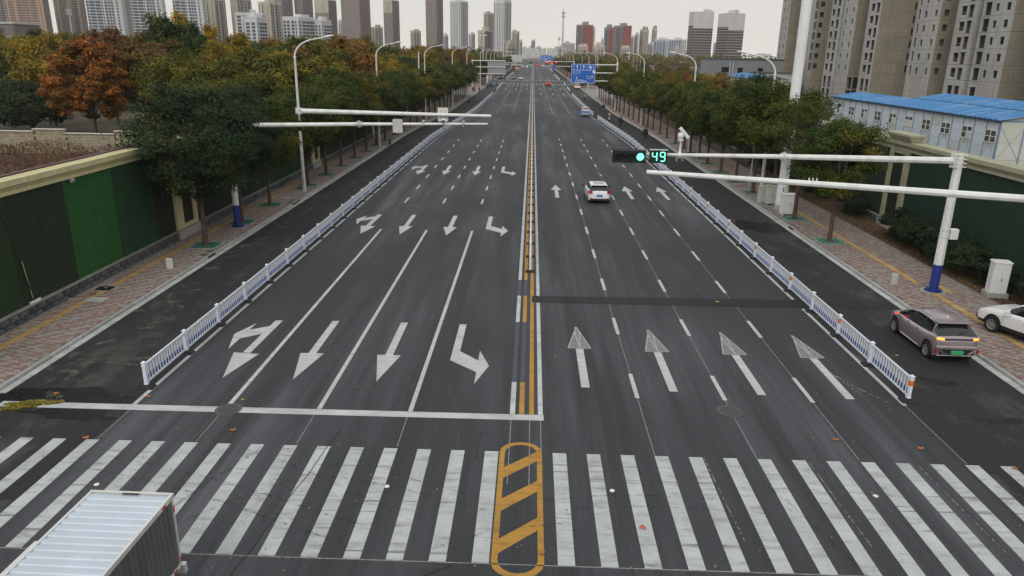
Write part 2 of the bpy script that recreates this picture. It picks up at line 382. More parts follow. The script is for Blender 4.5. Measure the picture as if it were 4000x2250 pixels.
# solid approach lines
for X in (-9.88,-6.85,-3.84):
    q = MB(); q.quad((X,21.45,Z1),(X+.15,21.45,Z1),(X+.15,47,Z1),(X,47,Z1)); mark('lane_line', q, 'paint')
dm = MB(); dm.quad((0,0,0),(.15,0,0),(.15,2,0),(0,2,0)); dme = dm.mesh('lane_dash', M['paint'])
for X in (-9.80,-6.80,-3.80):
    for k in range(8): mark_shared('lane_dash', dme, (X-.03, 56+6*k, Z1))
for X in (3.777,6.777,9.77):
    for k in range(-2,12): mark_shared('lane_dash', dme, (X, 34.86+6*k, Z1))
for X in (-7.05,-3.85,4.0,7.35):
    for k in range(20): mark_shared('lane_dash', dme, (X, 148+6*k, Z1))
    q = MB(); q.quad((X,265,Z1),(X+.15,265,Z1),(X+.15,284,Z1),(X,284,Z1)); mark('lane_line', q, 'paint')
for X in (-7.2,-3.7,3.9,7.4):
    q = MB(); q.quad((X,335,Z1),(X+.18,335,Z1),(X+.18,372,Z1),(X,372,Z1)); mark('lane_line', q, 'paint')
    for k in range(28): mark_shared('lane_dash', dme, (X, 378+8*k, Z1))
# edge lines
for s, y0 in ((-1,21.45),(1,22.8)):
    q = MB(); ys = [y0]+[v for v in YS if v>y0+3 and v<285]+[285]
    if s > 0:
        ya = [22.8,30,32.7]; yb = [34.05]+[v for v in YS if v>40 and v<285]+[285]
        for yy in (ya,yb): strip(q, lambda y: edge_hw(y), lambda y: edge_hw(y)+.15, yy, Z1)
    else: strip(q, lambda y:-edge_hw(y)-.15, lambda y:-edge_hw(y), ys, Z1)
    mark('edge_line', q, 'paint')
    q = MB(); strip(q, lambda y: s*edge_hw(y)-.075, lambda y: s*edge_hw(y)+.075, [332,400,480,600], Z1); mark('edge_line', q, 'paint')
# centre lines: white, yellow (broken), yellow, white, with erased stretches between
for nm, xa, xb, m_, segs in [('white_centre_line',.42,.58,'paint',[(21.45,32.7),(33.75,285),(332,600)]),('yellow_centre_line',.13,.29,'paint_yellow',[(21.45,285),(332,600)]),
    ('white_centre_line',-.50,-.33,'paint',[(21.45,23.9),(30.05,33.7),(36.3,285),(332,600)]),('yellow_centre_line',-.20,-.03,'paint_yellow',[(21.45,23.9),(30.05,33.7),(36.3,285),(332,600)]),
    ('erased_line',-.50,-.33,'paint_erased',[(23.92,30.03),(33.72,36.28)]),('erased_line',-.20,-.03,'paint_erased',[(23.92,30.03),(33.72,36.28)])]:
    for a, b in segs:
        q = MB(); q.quad((xa,a,Z1),(xb,a,Z1),(xb,b,Z1),(xa,b,Z1)); mark(nm, q, m_)
# arrows
def arrow_pts(kind):
    if kind == 'straight':   # tip at y=0 pointing to -y, 6 m long, centred
        return [[(-.15,6),(.15,6),(.15,2.4),(-.15,2.4)],[(-.46,2.4),(.46,2.4),(0,0)]]
    if kind == 'left':       # oncoming traffic's left turn (our right)
        return [[(-.72,5.95),(-.42,5.95),(-.42,2.95),(-.72,2.05)],[(-.72,2.05),(-.42,2.95),(.40,2.05),(.38,1.0)],[(.36,3.05),(.80,1.6),(.36,0)]]
    if kind == 'straight_right':
        return [[(-.10,5.9),(.22,5.9),(.13,2.3),(-.17,2.3)],[(-.52,2.3),(.50,2.2),(-.02,0)],
                [(-.10,5.2),(-.13,4.3),(-.85,3.7),(-.82,4.7)],[(-.78,5.5),(-1.25,4.2),(-.86,2.6)]]
def flat_mesh(name, polys, m, flip=False):
    q = MB()
    for i, p in enumerate(polys):
        if flip: p = [(x,6-y) for x,y in p]; p = p[::-1]
        a = sum(p[k][0]*p[(k+1)%len(p)][1]-p[(k+1)%len(p)][0]*p[k][1] for k in range(len(p)))
        if a < 0: p = p[::-1]
        q.poly(p, i*.0012)
    return q.mesh(name, M[m])
A = {k: flat_mesh('lane_arrow', arrow_pts(k), 'paint') for k in ('straight','left','straight_right')}
AF = flat_mesh('lane_arrow', arrow_pts('straight'), 'paint', True)
for yb in (23.65, 45.6, 69.9):
    for k, X in (('straight_right',-10.85),('straight',-8.33),('straight',-5.33),('left',-2.2)): mark_shared('lane_arrow', A[k], (X-.0,yb,Z1))
for X in (8.4,11.35,2.25): mark_shared('lane_arrow', AF, (X,59.3,Z1))
# the four near arrows of the right carriageway: heads almost worn away, outlines left
shaft = flat_mesh('lane_arrow', [[(-.15,0),(.15,0),(.15,3.55),(-.15,3.55)]], 'paint')
head = flat_mesh('worn_arrow_head', [[(-.46,3.6),(.46,3.6),(0,6)]], 'paint_worn')
ol = MB()
for a, b in [((-.46,3.6),(.46,3.6)),((.46,3.6),(0,6)),((0,6),(-.46,3.6)),((.02,3.6),(-.09,5.2)),((.02,3.6),(.10,5.3)),((-.05,6),(-.10,5.0))]:
    dx, dy = b[0]-a[0], b[1]-a[1]; L=math.hypot(dx,dy); nx,ny=-dy/L*.022,dx/L*.022
    P=[(a[0]+nx,a[1]+ny),(a[0]-nx,a[1]-ny),(b[0]-nx,b[1]-ny),(b[0]+nx,b[1]+ny)]
    ol.add([(p[0],p[1],0) for p in P],[(0,1,2,3)])
olm = ol.mesh('arrow_outline', mat('faded_paint',(.34,.35,.35),.8,var=.3,scale=6))
for X, y in ((2.12,23.6),(5.2,23.45),(8.25,23.35),(11.25,23.2)):
    mark_shared('lane_arrow', shaft, (X,y,Z1)); mark_shared('worn_arrow_head', head, (X,y,Z1)); mark_shared('arrow_outline', olm, (X,y,Z1+.003))
for X in (-8.7,-5.35,-1.9):
    for y in (246,274): mark_shared('lane_arrow', A['straight'], (X,y,Z1))
for X, y in ((2.5,249),(2.5,219),(6,250),(5.9,219),(2.7,360),(6.3,362),(9.8,364),(9.2,249),(9.0,219)): mark_shared('lane_arrow', AF, (X,y-3,Z1))
# bus-lane word block of the far approach, seen only as bars
for k in range(4):
    q=MB(); q.quad((-2.6,345+k*4,Z1),(-.9,345+k*4,Z1),(-.9,346+k*4,Z1),(-2.6,346+k*4,Z1)); mark('lane_marking', q, 'paint')
# yellow hatched island end
def capsule(xa, xb, ya, yb, r, n=9):
    P=[]; cx=(xa+xb)/2; rx=(xb-xa)/2
    for i in range(n): a=math.pi*i/(n-1); P.append((cx+rx*math.cos(a), yb-r+r*math.sin(a)))
    for i in range(n): a=math.pi+math.pi*i/(n-1); P.append((cx+rx*math.cos(a), ya+r+r*math.sin(a)))
    return P
o_, i_ = capsule(-.72,.52,13.6,19.66,.55), capsule(-.57,.37,13.78,19.50,.45)
q = MB(); n_=len(o_)
q.add([(a,b,Z1) for a,b in o_]+[(a,b,Z1) for a,b in i_], [(k,(k+1)%n_,n_+(k+1)%n_,n_+k) for k in range(n_)])
for yc in (18.62,17.08,15.40):
    q.poly([(-.58,yc-.95),(.38,yc-.02),(.38,yc+.50),(-.58,yc-.40)], Z1+.0015)
mark('hatched_island', q, 'paint_yellow')
# far crosswalks
for yy in (287.2, 325.6, 605.5, 641):
    x = -15.5
    while x < 16:
        q = MB(); q.quad((x,yy,Z1),(x+.6,yy,Z1),(x+.6,yy+4.5,Z1),(x,yy+4.5,Z1)); mark('crosswalk_stripe', q, 'paint'); x += 1.2
for yy in (284,332): q=MB(); q.quad((-11 if yy>300 else -.5,yy,Z1),(.5 if yy>300 else 11,yy,Z1),(.5 if yy>300 else 11,yy+.4,Z1),(-11 if yy>300 else -.5,yy+.4,Z1)); mark('stop_line', q, 'paint')
# manholes
def disc(c, r, z, n=28): return [(c[0]+r*math.cos(2*math.pi*k/n), c[1]+r*math.sin(2*math.pi*k/n)) for k in range(n)]
for c in ((6.8,22.05),(-9.1,55.1),(6.9,55.2),(6.9,72.2),(-9.7,21.25),(-10.2,82.)):
    q = MB(); q.poly(disc(c,.43,0), Z3, 1); q.poly(disc(c,.33,0), Z3+.004, 0)
    o=q.build('manhole', [M['manhole'], M['ring']], ROAD)
for c in ((-11.5,16.8),(-3.7,17.1),(2.4,17.2),(9.5,17.3)):
    q = MB(); q.lathe([(.07,0),(.065,.012),(.025,.018)], (c[0],c[1],Z1), 14)
    o = q.build('road_stud', M['white']); tag(o, {-11.5:'white round survey stud on the crosswalk above the box truck',-3.7:'white round survey stud on the crosswalk left of the yellow island',2.4:'white round survey stud on the crosswalk just right of the yellow island',9.5:'white round survey stud at the far right of the crosswalk'}[c[0]], 'road stud')
# stains, cracks, skid marks
def blob(cx, cy, rx, ry, seed, n=26, rot=0):
    r = random.Random(seed); ph=[r.uniform(0,6.28) for _ in range(6)]; P=[]
    for k in range(n):
        a=2*math.pi*k/n; f=1+.28*math.sin(2*a+ph[0])+.16*math.sin(3*a+ph[1])+.12*math.sin(5*a+ph[2])+.08*math.sin(9*a+ph[3])
        x,y=rx*f*math.cos(a), ry*f*math.sin(a); P.append((cx+x*math.cos(rot)-y*math.sin(rot), cy+x*math.sin(rot)+y*math.cos(rot)))
    return P
def soft(name, col, thr=(.42,.58), mx_=.9, rough=.85, scale=1.2, stretch=(1,1,1)):
    """thin stain: broken up by noise so that the asphalt shows through"""
    m,n,l,b = nt(name); tcn=n.new('ShaderNodeTexCoord'); mp=n.new('ShaderNodeMapping'); mp.inputs['Scale'].default_value=stretch; l.new(tcn.outputs['Object'],mp.inputs[0])
    a=n.new('ShaderNodeTexNoise'); a.inputs['Scale'].default_value=scale; a.inputs['Detail'].default_value=9; a.inputs['Roughness'].default_value=.7; l.new(mp.outputs[0],a.inputs['Vector'])
    r=n.new('ShaderNodeMapRange'); r.inputs['From Min'].default_value=thr[0]; r.inputs['From Max'].default_value=thr[1]; r.inputs['To Max'].default_value=mx_; l.new(a.outputs['Fac'],r.inputs['Value'])
    b.inputs['Base Color'].default_value=(*col,1); b.inputs['Roughness'].default_value=rough; l.new(r.outputs[0], b.inputs['Alpha']); b.inputs['Specular IOR Level'].default_value=.3
    return m
M['wetsoft']=soft('damp_stain',(.006,.006,.007),(.34,.50),.92,.5,1.6); M['mudsoft']=soft('dust_stain',(.15,.138,.115),(.50,.66),.75,.95,1.8,(1,.8,1))
M['skid']=soft('skid_mark',(.02,.02,.02),(.46,.62),.38,.8,7); M['scrape']=soft('paint_scrape',(.5,.5,.5),(.46,.56),.8,.8,9)
q=MB(); q.poly(blob(-15.7,21.95,2.0,.75,3), .002); q.poly(blob(-14.6,20.7,1.6,.35,5), .0025)
for c in [(14.9,24.8,.7,.35,9),(15.8,21.9,.8,.25,8),(16.0,50,1.3,2.2,7)]: q.poly(blob(*c), .002)
q.build('damp_patch', M['wetsoft'], ROAD)
q=MB(); q.poly(blob(-16.6,24.5,.9,2.6,11), .003); q.poly(blob(-16.6,31.5,1.0,3.2,12), .003); q.poly(blob(-16.9,41,.7,3.5,15), .003); q.poly(blob(-15.2,24.9,1.3,.5,13), .0034); q.poly(blob(-16.8,37.2,.6,1.2,16),Z2+.001)
q.poly(blob(-16.7,52,.8,4.5,17),Z2); q.build('dust_patch', M['mudsoft'], ROAD)
q=MB()
def path_strip(mb, pts, w, z):
    for a,b in zip(pts,pts[1:]):
        dx,dy=b[0]-a[0],b[1]-a[1]; L=math.hypot(dx,dy); nx,ny=-dy/L*w/2,dx/L*w/2
        mb.add([(a[0]-nx,a[1]-ny,z),(a[0]+nx,a[1]+ny,z),(b[0]+nx,b[1]+ny,z),(b[0]-nx,b[1]-ny,z)][::-1],[(0,1,2,3)])
rr=random.Random(2); P=[]; y=13.0; x=-6.55
while y<20.4: P.append((x+rr.uniform(-.03,.03),y)); y+=.3; x+=.035
path_strip(q,P,.022,Z3)
P=[(-2.6,12.9),(-2.2,13.6),(-1.6,14.0)]; path_strip(q,P,.04,Z3); P=[(-1.35,20.2),(-1.42,19.4),(-1.36,18.6)]; path_strip(q,P,.03,Z3)
q.build('tar_crack', M['tar'], ROAD)
q=MB()
for (x0,y0,x1,y1,w) in [(-12.3,17.6,-4.5,14.9,.07),(-12.0,18.2,-3.9,15.5,.07),(-9.5,19.3,-3.6,16.4,.06),(-6.3,17.6,-.9,16.3,.06),(-5.8,18.1,-.8,16.7,.06),(-2.2,14.5,1.2,15.9,.08),(.5,16.6,5.2,17.1,.06),(.7,16.2,6.4,16.5,.05),(6.7,17.6,7.9,14.2,.10),(-9.2,15.2,-7.8,19.0,.12),(-8.9,14.8,-5.2,18.4,.06),(-13.9,15.5,-11,19,.05)]:
    k=12; P=[(x0+(x1-x0)*i/k, y0+(y1-y0)*i/k+.18*math.sin(i*.35)) for i in range(k+1)]; path_strip(q,P,w,Z3+.003)
q.build('skid_mark', M['skid'], ROAD)
q=MB(); path_strip(q,[(11.4,25.4),(11.7,24.4),(12.15,23.5),(12.5,22.9)],.03,Z3); path_strip(q,[(11.45,25.2),(11.6,24.2),(11.9,23.2)],.02,Z3)
for (X,y) in ((5.27,19.1),(8.3,19.0),(11.45,18.9)): path_strip(q,[(X,y),(X+.06,y-2),(X+.15,y-3.9)],.018,Z3)
q.build('paint_scrape', M['scrape'], ROAD)
# tyre-tread print on one crosswalk stripe
q=MB()
for k in range(46):
    y=14.6+k*.097; x=-7.16+.25*math.sin(k*.05); q.add([(x,y,Z3+.006),(x+.17,y+.04,Z3+.006),(x+.17,y+.075,Z3+.006),(x,y+.035,Z3+.006)],[(0,1,2,3)])
for k in range(40):
    y=13.9+k*.085; x=6.55+.012*k; q.add([(x+.12,y,Z3+.006),(x,y+.04,Z3+.006),(x,y+.06,Z3+.006),(x+.12,y+.02,Z3+.006)],[(0,1,2,3)])
q.build('tyre_print', M['skid'], ROAD)

# ------------------------------------------------------------------ kerbs, gutters, pavements
def kx(y, s): return s*kerb_hw(y)
for s, nm in ((-1,'left_kerb'),(1,'right_kerb')):
    base = MB()
    far_k = [100,104,110,115,120,128,135,142,150,175,205]
    def fr(a,b): return (lambda y: kx(y,s)+s*a), (lambda y: kx(y,s)+s*b)
    def seg3(mb, a, b, z0, z1, ys, m=0):
        for y0,y1 in zip(ys,ys[1:]):
            p=[(kx(y0,s)+s*a,y0),(kx(y0,s)+s*b,y0),(kx(y1,s)+s*b,y1),(kx(y1,s)+s*a,y1)]
            if s<0: p=p[::-1]
            mb.slab(p,z0,z1,m)
    gaps=[(205,262)] if s>0 else []
    seg3(base,.0,.30,-.02,.012,far_k,1); seg3(base,.30,.43,-.02,.13,far_k,0)
    ysf=[262,275,286] if s>0 else [205,240,286]
    seg3(base,.0,.30,-.02,.012,ysf,1); seg3(base,.30,.43,-.02,.13,ysf,0)
    seg3(base,.0,.30,-.02,.012,[330,480,605],1); seg3(base,.30,.43,-.02,.13,[330,480,605],0)
    K = base.build(nm, [M['kerb'],M['gutter']]); K['kind']='structure'
    ks = MB().bevbox(-.065,.065,.012,.988,-.05,.13,.018).mesh('kerb_stone', M['kerb'])
    gs = MB().box(-.145,.145,.01,.49,-.05,.012).mesh('gutter_slab', M['gutter'])
    skip = {-1:[(38.9,40.3),(54.2,55.7)],1:[(48.9,50.4)]}[s]
    rk = random.Random(7+s)
    for k in range(78):
        y=22+k
        if any(a-.6<y<b-.4 for a,b in skip): continue
        o=put('kerb_stone', ks, K, (s*18.0+rk.uniform(-.008,.008), y, rk.uniform(-.008,.006))); o.rotation_euler=(0,0,rk.uniform(-.006,.006))
    for k in range(156):
        o=put('gutter_slab', gs, K, (s*17.765, 22+k*.5, rk.uniform(-.006,.006)))
# the pavements: sand bed with separate pavers in the near part
sw = {}
for s, nm, outer in ((-1,'left_pavement',21.2),(1,'right_pavement',22.6)):
    b = MB()
    fi = lambda y: s*(kerb_hw(y)+.43); fo = lambda y: s*outer
    ys=[16,22,62]
    def flat(mb, ys, z, m):
        for a,b_ in zip(ys,ys[1:]):
            p=[(fi(a),a,z),(fo(a),a,z),(fo(b_),b_,z),(fi(b_),b_,z)]
            mb.quad(*(p if s>0 else p[::-1]), m)
    flat(b, [20,62], .118, 0)
    flat(b, [62,98,104,110,115,120,128,135,142,150,175,205], .131, 1)
    flat(b, [262,286] if s>0 else [205,240,286], .131, 1); flat(b, [330,480,605], .131, 1)
    sw[s]=b.build(nm,[M['joint'],None]); sw[s]['kind']='structure'
def brickmat():
    m,n,l,b = nt('far_paving'); tcn=n.new('ShaderNodeTexCoord')
    bt=n.new('ShaderNodeTexBrick'); l.new(tcn.outputs['Object'],bt.inputs['Vector']); bt.inputs['Scale'].default_value=1
    bt.inputs['Brick Width'].default_value=.4; bt.inputs['Row Height'].default_value=.2; bt.inputs['Mortar Size'].default_value=.006
    bt.inputs['Color1'].default_value=(.27,.155,.13,1); bt.inputs['Color2'].default_value=(.33,.30,.265,1); bt.inputs['Mortar'].default_value=(.17,.15,.13,1)
    a=n.new('ShaderNodeTexNoise'); a.inputs['Scale'].default_value=1.2; a.inputs['Detail'].default_value=6; l.new(tcn.outputs['Object'],a.inputs['Vector'])
    mr=n.new('ShaderNodeMapRange'); mr.inputs['From Min'].default_value=.3; mr.inputs['From Max'].default_value=.7; mr.inputs['To Min'].default_value=.65; mr.inputs['To Max'].default_value=1.15; l.new(a.outputs['Fac'],mr.inputs['Value'])
    v=n.new('ShaderNodeVectorMath'); v.operation='SCALE'; l.new(bt.outputs['Color'],v.inputs[0]); l.new(mr.outputs[0],v.inputs['Scale']); l.new(v.outputs[0],b.inputs['Base Color']); b.inputs['Roughness'].default_value=.9
    return m
M['farpave']=brickmat()
for s in (-1,1): sw[s].data.materials[1]=M['farpave']
pr = MB().bevbox(-.098,.098,.002,.098,-.03,.018,.006).mesh('paver', M['paver_red'])
pg = MB().bevbox(-.098,.098,.002,.098,-.03,.018,.006).mesh('paver', M['paver_grey'])
rp = random.Random(11)
for s, xo in ((-1,21.15),(1,22.55)):
    bulk = MB(); singles = []
    nrow = int((62-22)/.1)
    for r in range(nrow):
        y = 22+r*.1; x = 18.07+(0.1 if r%2 else 0)
        c=0
        while x < xo-.2:
            inside = (20.07<x+.1<20.43)
            if not inside:
                ph = (c + (r//2)) % 4
                if s<0: red = ((c*2 + r) % 8) < 4
                else: red = ((c + r//3) % 3) != 0 and rp.random() < .75
                if rp.random() < .12: red = not red
                dz = rp.uniform(-.004,.004)
                singles.append((abs(x),y,s*(x+.1),dz,red))
            x += .2; c += 1
    near = sorted(range(len(singles)), key=lambda i: singles[i][1]+.3*abs(singles[i][0]-18) if s<0 else abs(singles[i][1]-30)+.8*abs(singles[i][0]-19))
    vis = set([i for i in near if (s>0 or singles[i][1]>23.5)][:300])
    V=[];F=[];MI=[]
    for i,(ax,y,X,dz,red) in enumerate(singles):
        if i in vis:
            o=put('paver', pr if red else pg, sw[s], (X,y,.122+dz)); o.rotation_euler=(0,0,rp.uniform(-.02,.02))
        else:
            z=.14+dz; x0,x1,y0,y1=X-.096,X+.096,y+.004,y+.096; b=len(V)
            V+= [(x0,y0,.11),(x1,y0,.11),(x1,y1,.11),(x0,y1,.11),(x0,y0,z),(x1,y0,z),(x1,y1,z),(x0,y1,z)]
            F+= [(b+4,b+5,b+6,b+7),(b,b+1,b+5,b+4),(b+1,b+2,b+6,b+5),(b+2,b+3,b+7,b+6),(b+3,b,b+4,b+7)]; MI+=[0 if red else 1]*5
    me=bpy.data.meshes.new('pavers'); me.from_pydata(V,[],F); me.materials.append(M['paver_red']); me.materials.append(M['paver_grey']); me.polygons.foreach_set('material_index',MI); me.update()
    put('pavers', me, sw[s], kind='stuff')
    tt = MB().box(-.148,.148,.004,.296,-.03,.022).mesh('tactile_tile', M['tactile'])
    for k in range(133): 
        y=22+k*.3
        if s>0 and 35.0<y<36.6: put('tactile_tile', tt, sw[s], (s*(20.25+.9), y, .122)); continue
        put('tactile_tile', tt, sw[s], (s*20.25, y, .122))
    st = MB(); st.box(min(s*20.1,s*20.4),max(s*20.1,s*20.4),62,205,.12,.136); st.build('tactile_strip', M['tactile'], sw[s])
# side strip of bare earth between right pavement and wall, side entry apron at the far right
e_=MB(); e_.quad((22.6,16,.09),(24.9,16,.09),(24.9,205,.09),(22.6,205,.09)); struct('planting_strip', e_, M['earth'])
ap=MB(); ap.quad((16.15,205,.004),(60,205,.004),(60,262,.004),(16.15,262,.004)); M['apron']=mat('concrete_apron',(.22,.21,.195),.9,var=.15,scale=.5,bump=.2); struct('side_entry_apron', ap, M['apron'])
ap2=MB(); ap2.quad((-40,175,.134),(-18.3,175,.134),(-18.3,235,.134),(-40,235,.134)); struct('left_forecourt', ap2, M['apron'])
# ------------------------------------------------------------------ boundary walls on both sides
def green(name, col, **k): return mat(name, col, .95, var=.22, scale=2.5, bump=.7, bscale=60, dirt=(col[0]*.6,col[1]*.55,col[2]*.6,.6), dscale=1.1, **k)
M['turf_dark']=green('turf_panel_dark',(.013,.027,.009)); M['turf_bright']=green('turf_panel_green',(.013,.085,.014)); M['turf_deepgreen']=green('turf_panel_deepgreen',(.014,.036,.010)); M['turf_mid']=green('turf_panel_mid',(.012,.048,.016))  # separate panels, each with its own tone of green
M['turf_brown']=green('turf_panel_brown',(.018,.019,.008)); M['turf_right']=green('turf_panel_right',(.008,.032,.017)); M['turf_black']=green('turf_panel_blackgreen',(.008,.018,.009))
M['maroon']=mat('maroon_tile',(.09,.03,.035),.7,var=.2)
def wall(s, name, label, X, y0, y1, pillars, panels, cm, tall, cat='wall'):
    """X = face towards the road (absolute), solid core, stone plinth, turf panels, coping course, pillars"""
    W_ = thing(name, label, cat, (s*X, y0, 0))
    f = lambda x: s*x
    def bx(mb, xa, xb, ya, yb, za, zb, m=0): mb.box(min(f(xa),f(xb)), max(f(xa),f(xb)), ya-y0, yb-y0, za, zb, m)
    core = MB(); bx(core, .04,.34,y0,y1,0,5.5); core.build('core', M[cm], W_)
    # coping: fascia, recess and lower bead in separate cast lengths
    cp = MB()
    prof=[(-.30,6.04),(-.30,5.80),(-.22,5.74),(-.10,5.56),(-.14,5.52),(-.14,5.42),(0.0,5.40),(.38,5.40),(.52,5.52),(.68,5.80),(.68,6.04)]
    L=2.0
    V=[(f(x),.012,z) for x,z in prof]+[(f(x),L-.012,z) for x,z in prof]; n=len(prof)
    F=[(i,(i+1)%n,n+(i+1)%n,n+i) for i in range(n)]+[tuple(range(n-1,-1,-1)),tuple(range(n,2*n))]
    if s<0: F=[t[::-1] for t in F]
    cp.add(V,F); cme=cp.mesh('coping_stone', M[cm])
    y=y0; k=0; seg=[]
    rc=random.Random(3)
    while y<y1-.1:
        inp=[p for p in pillars if p[0]-.2<=y+L/2<=p[1]+.2 and tall]
        o=put('coping_stone', cme, W_, (rc.uniform(-.006,.006), y-y0, rc.uniform(-.005,.005))); y+=L; k+=1
    if s<0: mr=MB(); bx(mr,.42,.70,y0,y1,6.045,6.10); mr.build('top_tile', M['maroon'], W_)
    # plinth of rough stones, two courses
    pm=MB(); bx(pm,-.08,.04,y0,y1,0,.62); pm.build('plinth_bed', M['mortar'], W_)
    variants=[]
    for sdv in range(4):
        r=random.Random(sdv); q=MB(); w=.56; 
        q.add([(f(-.17+r.uniform(-.02,.02)),0+r.uniform(0,.03),r.uniform(0,.02)),(f(-.17+r.uniform(-.02,.02)),w-r.uniform(0,.03),0),(f(-.17+r.uniform(-.02,.02)),w-r.uniform(0,.04),.25-r.uniform(0,.03)),(f(-.17+r.uniform(-.02,.02)),r.uniform(0,.03),.25-r.uniform(0,.02)),
               (f(-.05),0,0),(f(-.05),w,0),(f(-.05),w,.25),(f(-.05),0,.25),(f(-.205),w*.45,.13)],
              [(0,1,8),(1,2,8),(2,3,8),(3,0,8),(0,4,5,1),(1,5,6,2),(2,6,7,3),(3,7,4,0)] if s>0 else [(1,0,8),(2,1,8),(3,2,8),(0,3,8),(1,5,4,0),(2,6,5,1),(3,7,6,2),(0,4,7,3)])
        variants.append(q.mesh('plinth_stone', M['plinth']))
    n=0; rest=MB()
    for row in range(2):
        y=y0+(.3 if row else 0)
        while y<min(y1,y0+95):
            if not any(p[0]-.3<y<p[1]-.2 for p in pillars):
                if n<290 and y<y0+44+30: put('plinth_stone', variants[rc.randrange(4)], W_, (0,y-y0,.06+.275*row)); n+=1
                else: bx(rest,-.17,-.06,y,y+.55,.07+.275*row,.32+.275*row)
            y+=.6
    if rest.v: rest.build('plinth_stones', M['plinth'], W_, kind='stuff')
    cap=MB(); bx(cap,-.2,.04,y0,y1,.62,.68); cap.build('plinth_ledge', M['mortar'], W_)
    # turf panels, 2 m wide sheets over the wall face
    for a,b,m_ in panels:
        yy=a
        while yy<b-.05:
            e=min(yy+2.0,b); q=MB(); bx(q,rc.uniform(-.018,-.008),.04,yy+.006,e-.006,.68,5.40); q.build('turf_panel', M[m_], W_); yy=e
    for (pa,pb) in pillars:
        ph = tall if tall else 5.39; pw1 = .84 if s<0 else .5
        P=MB(); bx(P,-.16,.05,pa,pa+pw1,.68,ph-(.0 if not tall else .55)); P.build('pillar_post', M[cm], W_)
        P=MB(); bx(P,-.16,.05,pb-.48,pb,.68,ph-(.0 if not tall else .55)); P.build('pillar_post', M[cm], W_)
        P=MB(); bx(P,-.16,.05,pa+pw1+.002,pb-.482,.68,.93); P.build('pillar_sill', M[cm], W_)
        P=MB(); bx(P,-.06,.045,pa+pw1+.005,pb-.485,.93,5.39); P.build('turf_inset', M['turf_brown' if s<0 else 'turf_black'], W_)
        P=MB(); bx(P,-.26,.045,pa-.12,pb+.12,0,.68); P.build('pillar_base', M['concrete'], W_)
        if tall:
            P=MB()
            for k_,(o_,za,zb) in enumerate([(.16,tall-.56,tall-.42),(.26,tall-.42,tall-.30),(.36,tall-.28,tall-.16),(.46,tall-.14,tall)]):
                bx(P,-.02-o_,.34+o_*.6,pa-o_*.8,pb+o_*.8,za,zb)
            P.build('pillar_cap', M[cm], W_)
            P=MB(); bx(P,-.10,.40,pa+.02,pb-.02,5.2,tall-.56); P.build('pillar_head', M[cm], W_)
    return W_
wall(-1,'left_boundary_wall','long cream coped wall clad in green artificial turf along the left pavement',21.35,20,205,
     [(42.6,45.35),(70.8,73.4),(99,101.7),(127,129.7),(155,157.7),(183,185.7)],
     [(20,28.65,'turf_deepgreen'),(28.65,32.6,'turf_dark'),(32.6,36.65,'turf_bright'),(36.65,40.4,'turf_mid'),(40.4,42.58,'turf_brown'),(45.37,58,'turf_black'),(58,70.7,'turf_mid'),(73.5,98.9,'turf_black'),(101.8,126.9,'turf_mid'),(129.8,154.9,'turf_black'),(157.8,182.9,'turf_mid'),(185.8,205,'turf_black')],'cream',0)
wall(1,'right_boundary_wall','weathered cream coped wall clad in dark green turf behind the right pavement',24.85,20,203,
     [(48.8,51.4),(77,79.7),(105,107.7),(133,135.7),(161,163.7),(189,191.7)],
     [(20,48.7,'turf_right'),(51.5,76.9,'turf_right'),(79.8,104.9,'turf_black'),(107.8,132.9,'turf_right'),(135.8,160.9,'turf_black'),(163.8,188.9,'turf_right'),(191.8,203,'turf_black')],'cream_right',6.55)
# pale stone wall across the weedy plot, stepped top
M['palestone']=mat('pale_block_wall',(.33,.28,.20),.95,var=.25,scale=1.5,bump=.6,bscale=10,dirt=(.18,.16,.10,.7),dscale=1.)
pw=thing('plot_wall','low pale block wall with stepped white coping beyond the brown weeds','wall',(-70,79,0))
q=MB(); steps=[(-90,-54.0,2.36),(-54.0,-50.5,2.62),(-50.5,-45.1,2.22),(-45.1,-28,2.54)]
M['copew']=mat('pale_coping',(.55,.53,.46),.9,var=.15)
for a,b,h in steps:
    c=MB(); c.box(a+70,b+70,-.12,.42,h,h+.07); c.build('coping', M['copew'], pw)
    n=int((b-a)/.6)
    for k in range(n+1):
        for r_ in range(int(h/.3)+1):
            xa=a+.6*k+(.3 if r_%2 else 0); xb=min(xa+.58,b); z0=r_*.3; z1=min(z0+.28,h)
            if xb-xa>.1 and z1-z0>.04: q.box(xa+70,xb+70,-.0+((k*7+r_*3)%5)*.006,.3,z0,z1)
q.build('block_courses', M['palestone'], pw, kind='stuff')
# far flat site: hoarding of white and blue sheets
M['hoard_w']=mat('hoarding_white',(.55,.58,.60),.6,var=.1,scale=.5); M['hoard_b']=mat('hoarding_blue',(.03,.13,.42),.6,var=.1)
hd=thing('site_hoarding','long white and blue sheet hoarding across the open ground at far right','hoarding',(60,760,0))
wm=MB().box(0,5.9,0,.08,0,3.2).mesh('hoarding_sheet',M['hoard_w']); bm=MB().box(0,5.9,0,.08,0,3.2).mesh('hoarding_sheet',M['hoard_b'])
for k in range(32): put('hoarding_sheet', bm if k in (17,19,20,26,27) else wm, hd, (k*6,0,0))
pm=MB()
for k in range(33): pm.box(k*6-.1,k*6,-.02,.12,0,3.4)
pm.build('hoarding_posts', M['galv'], hd, kind='stuff')
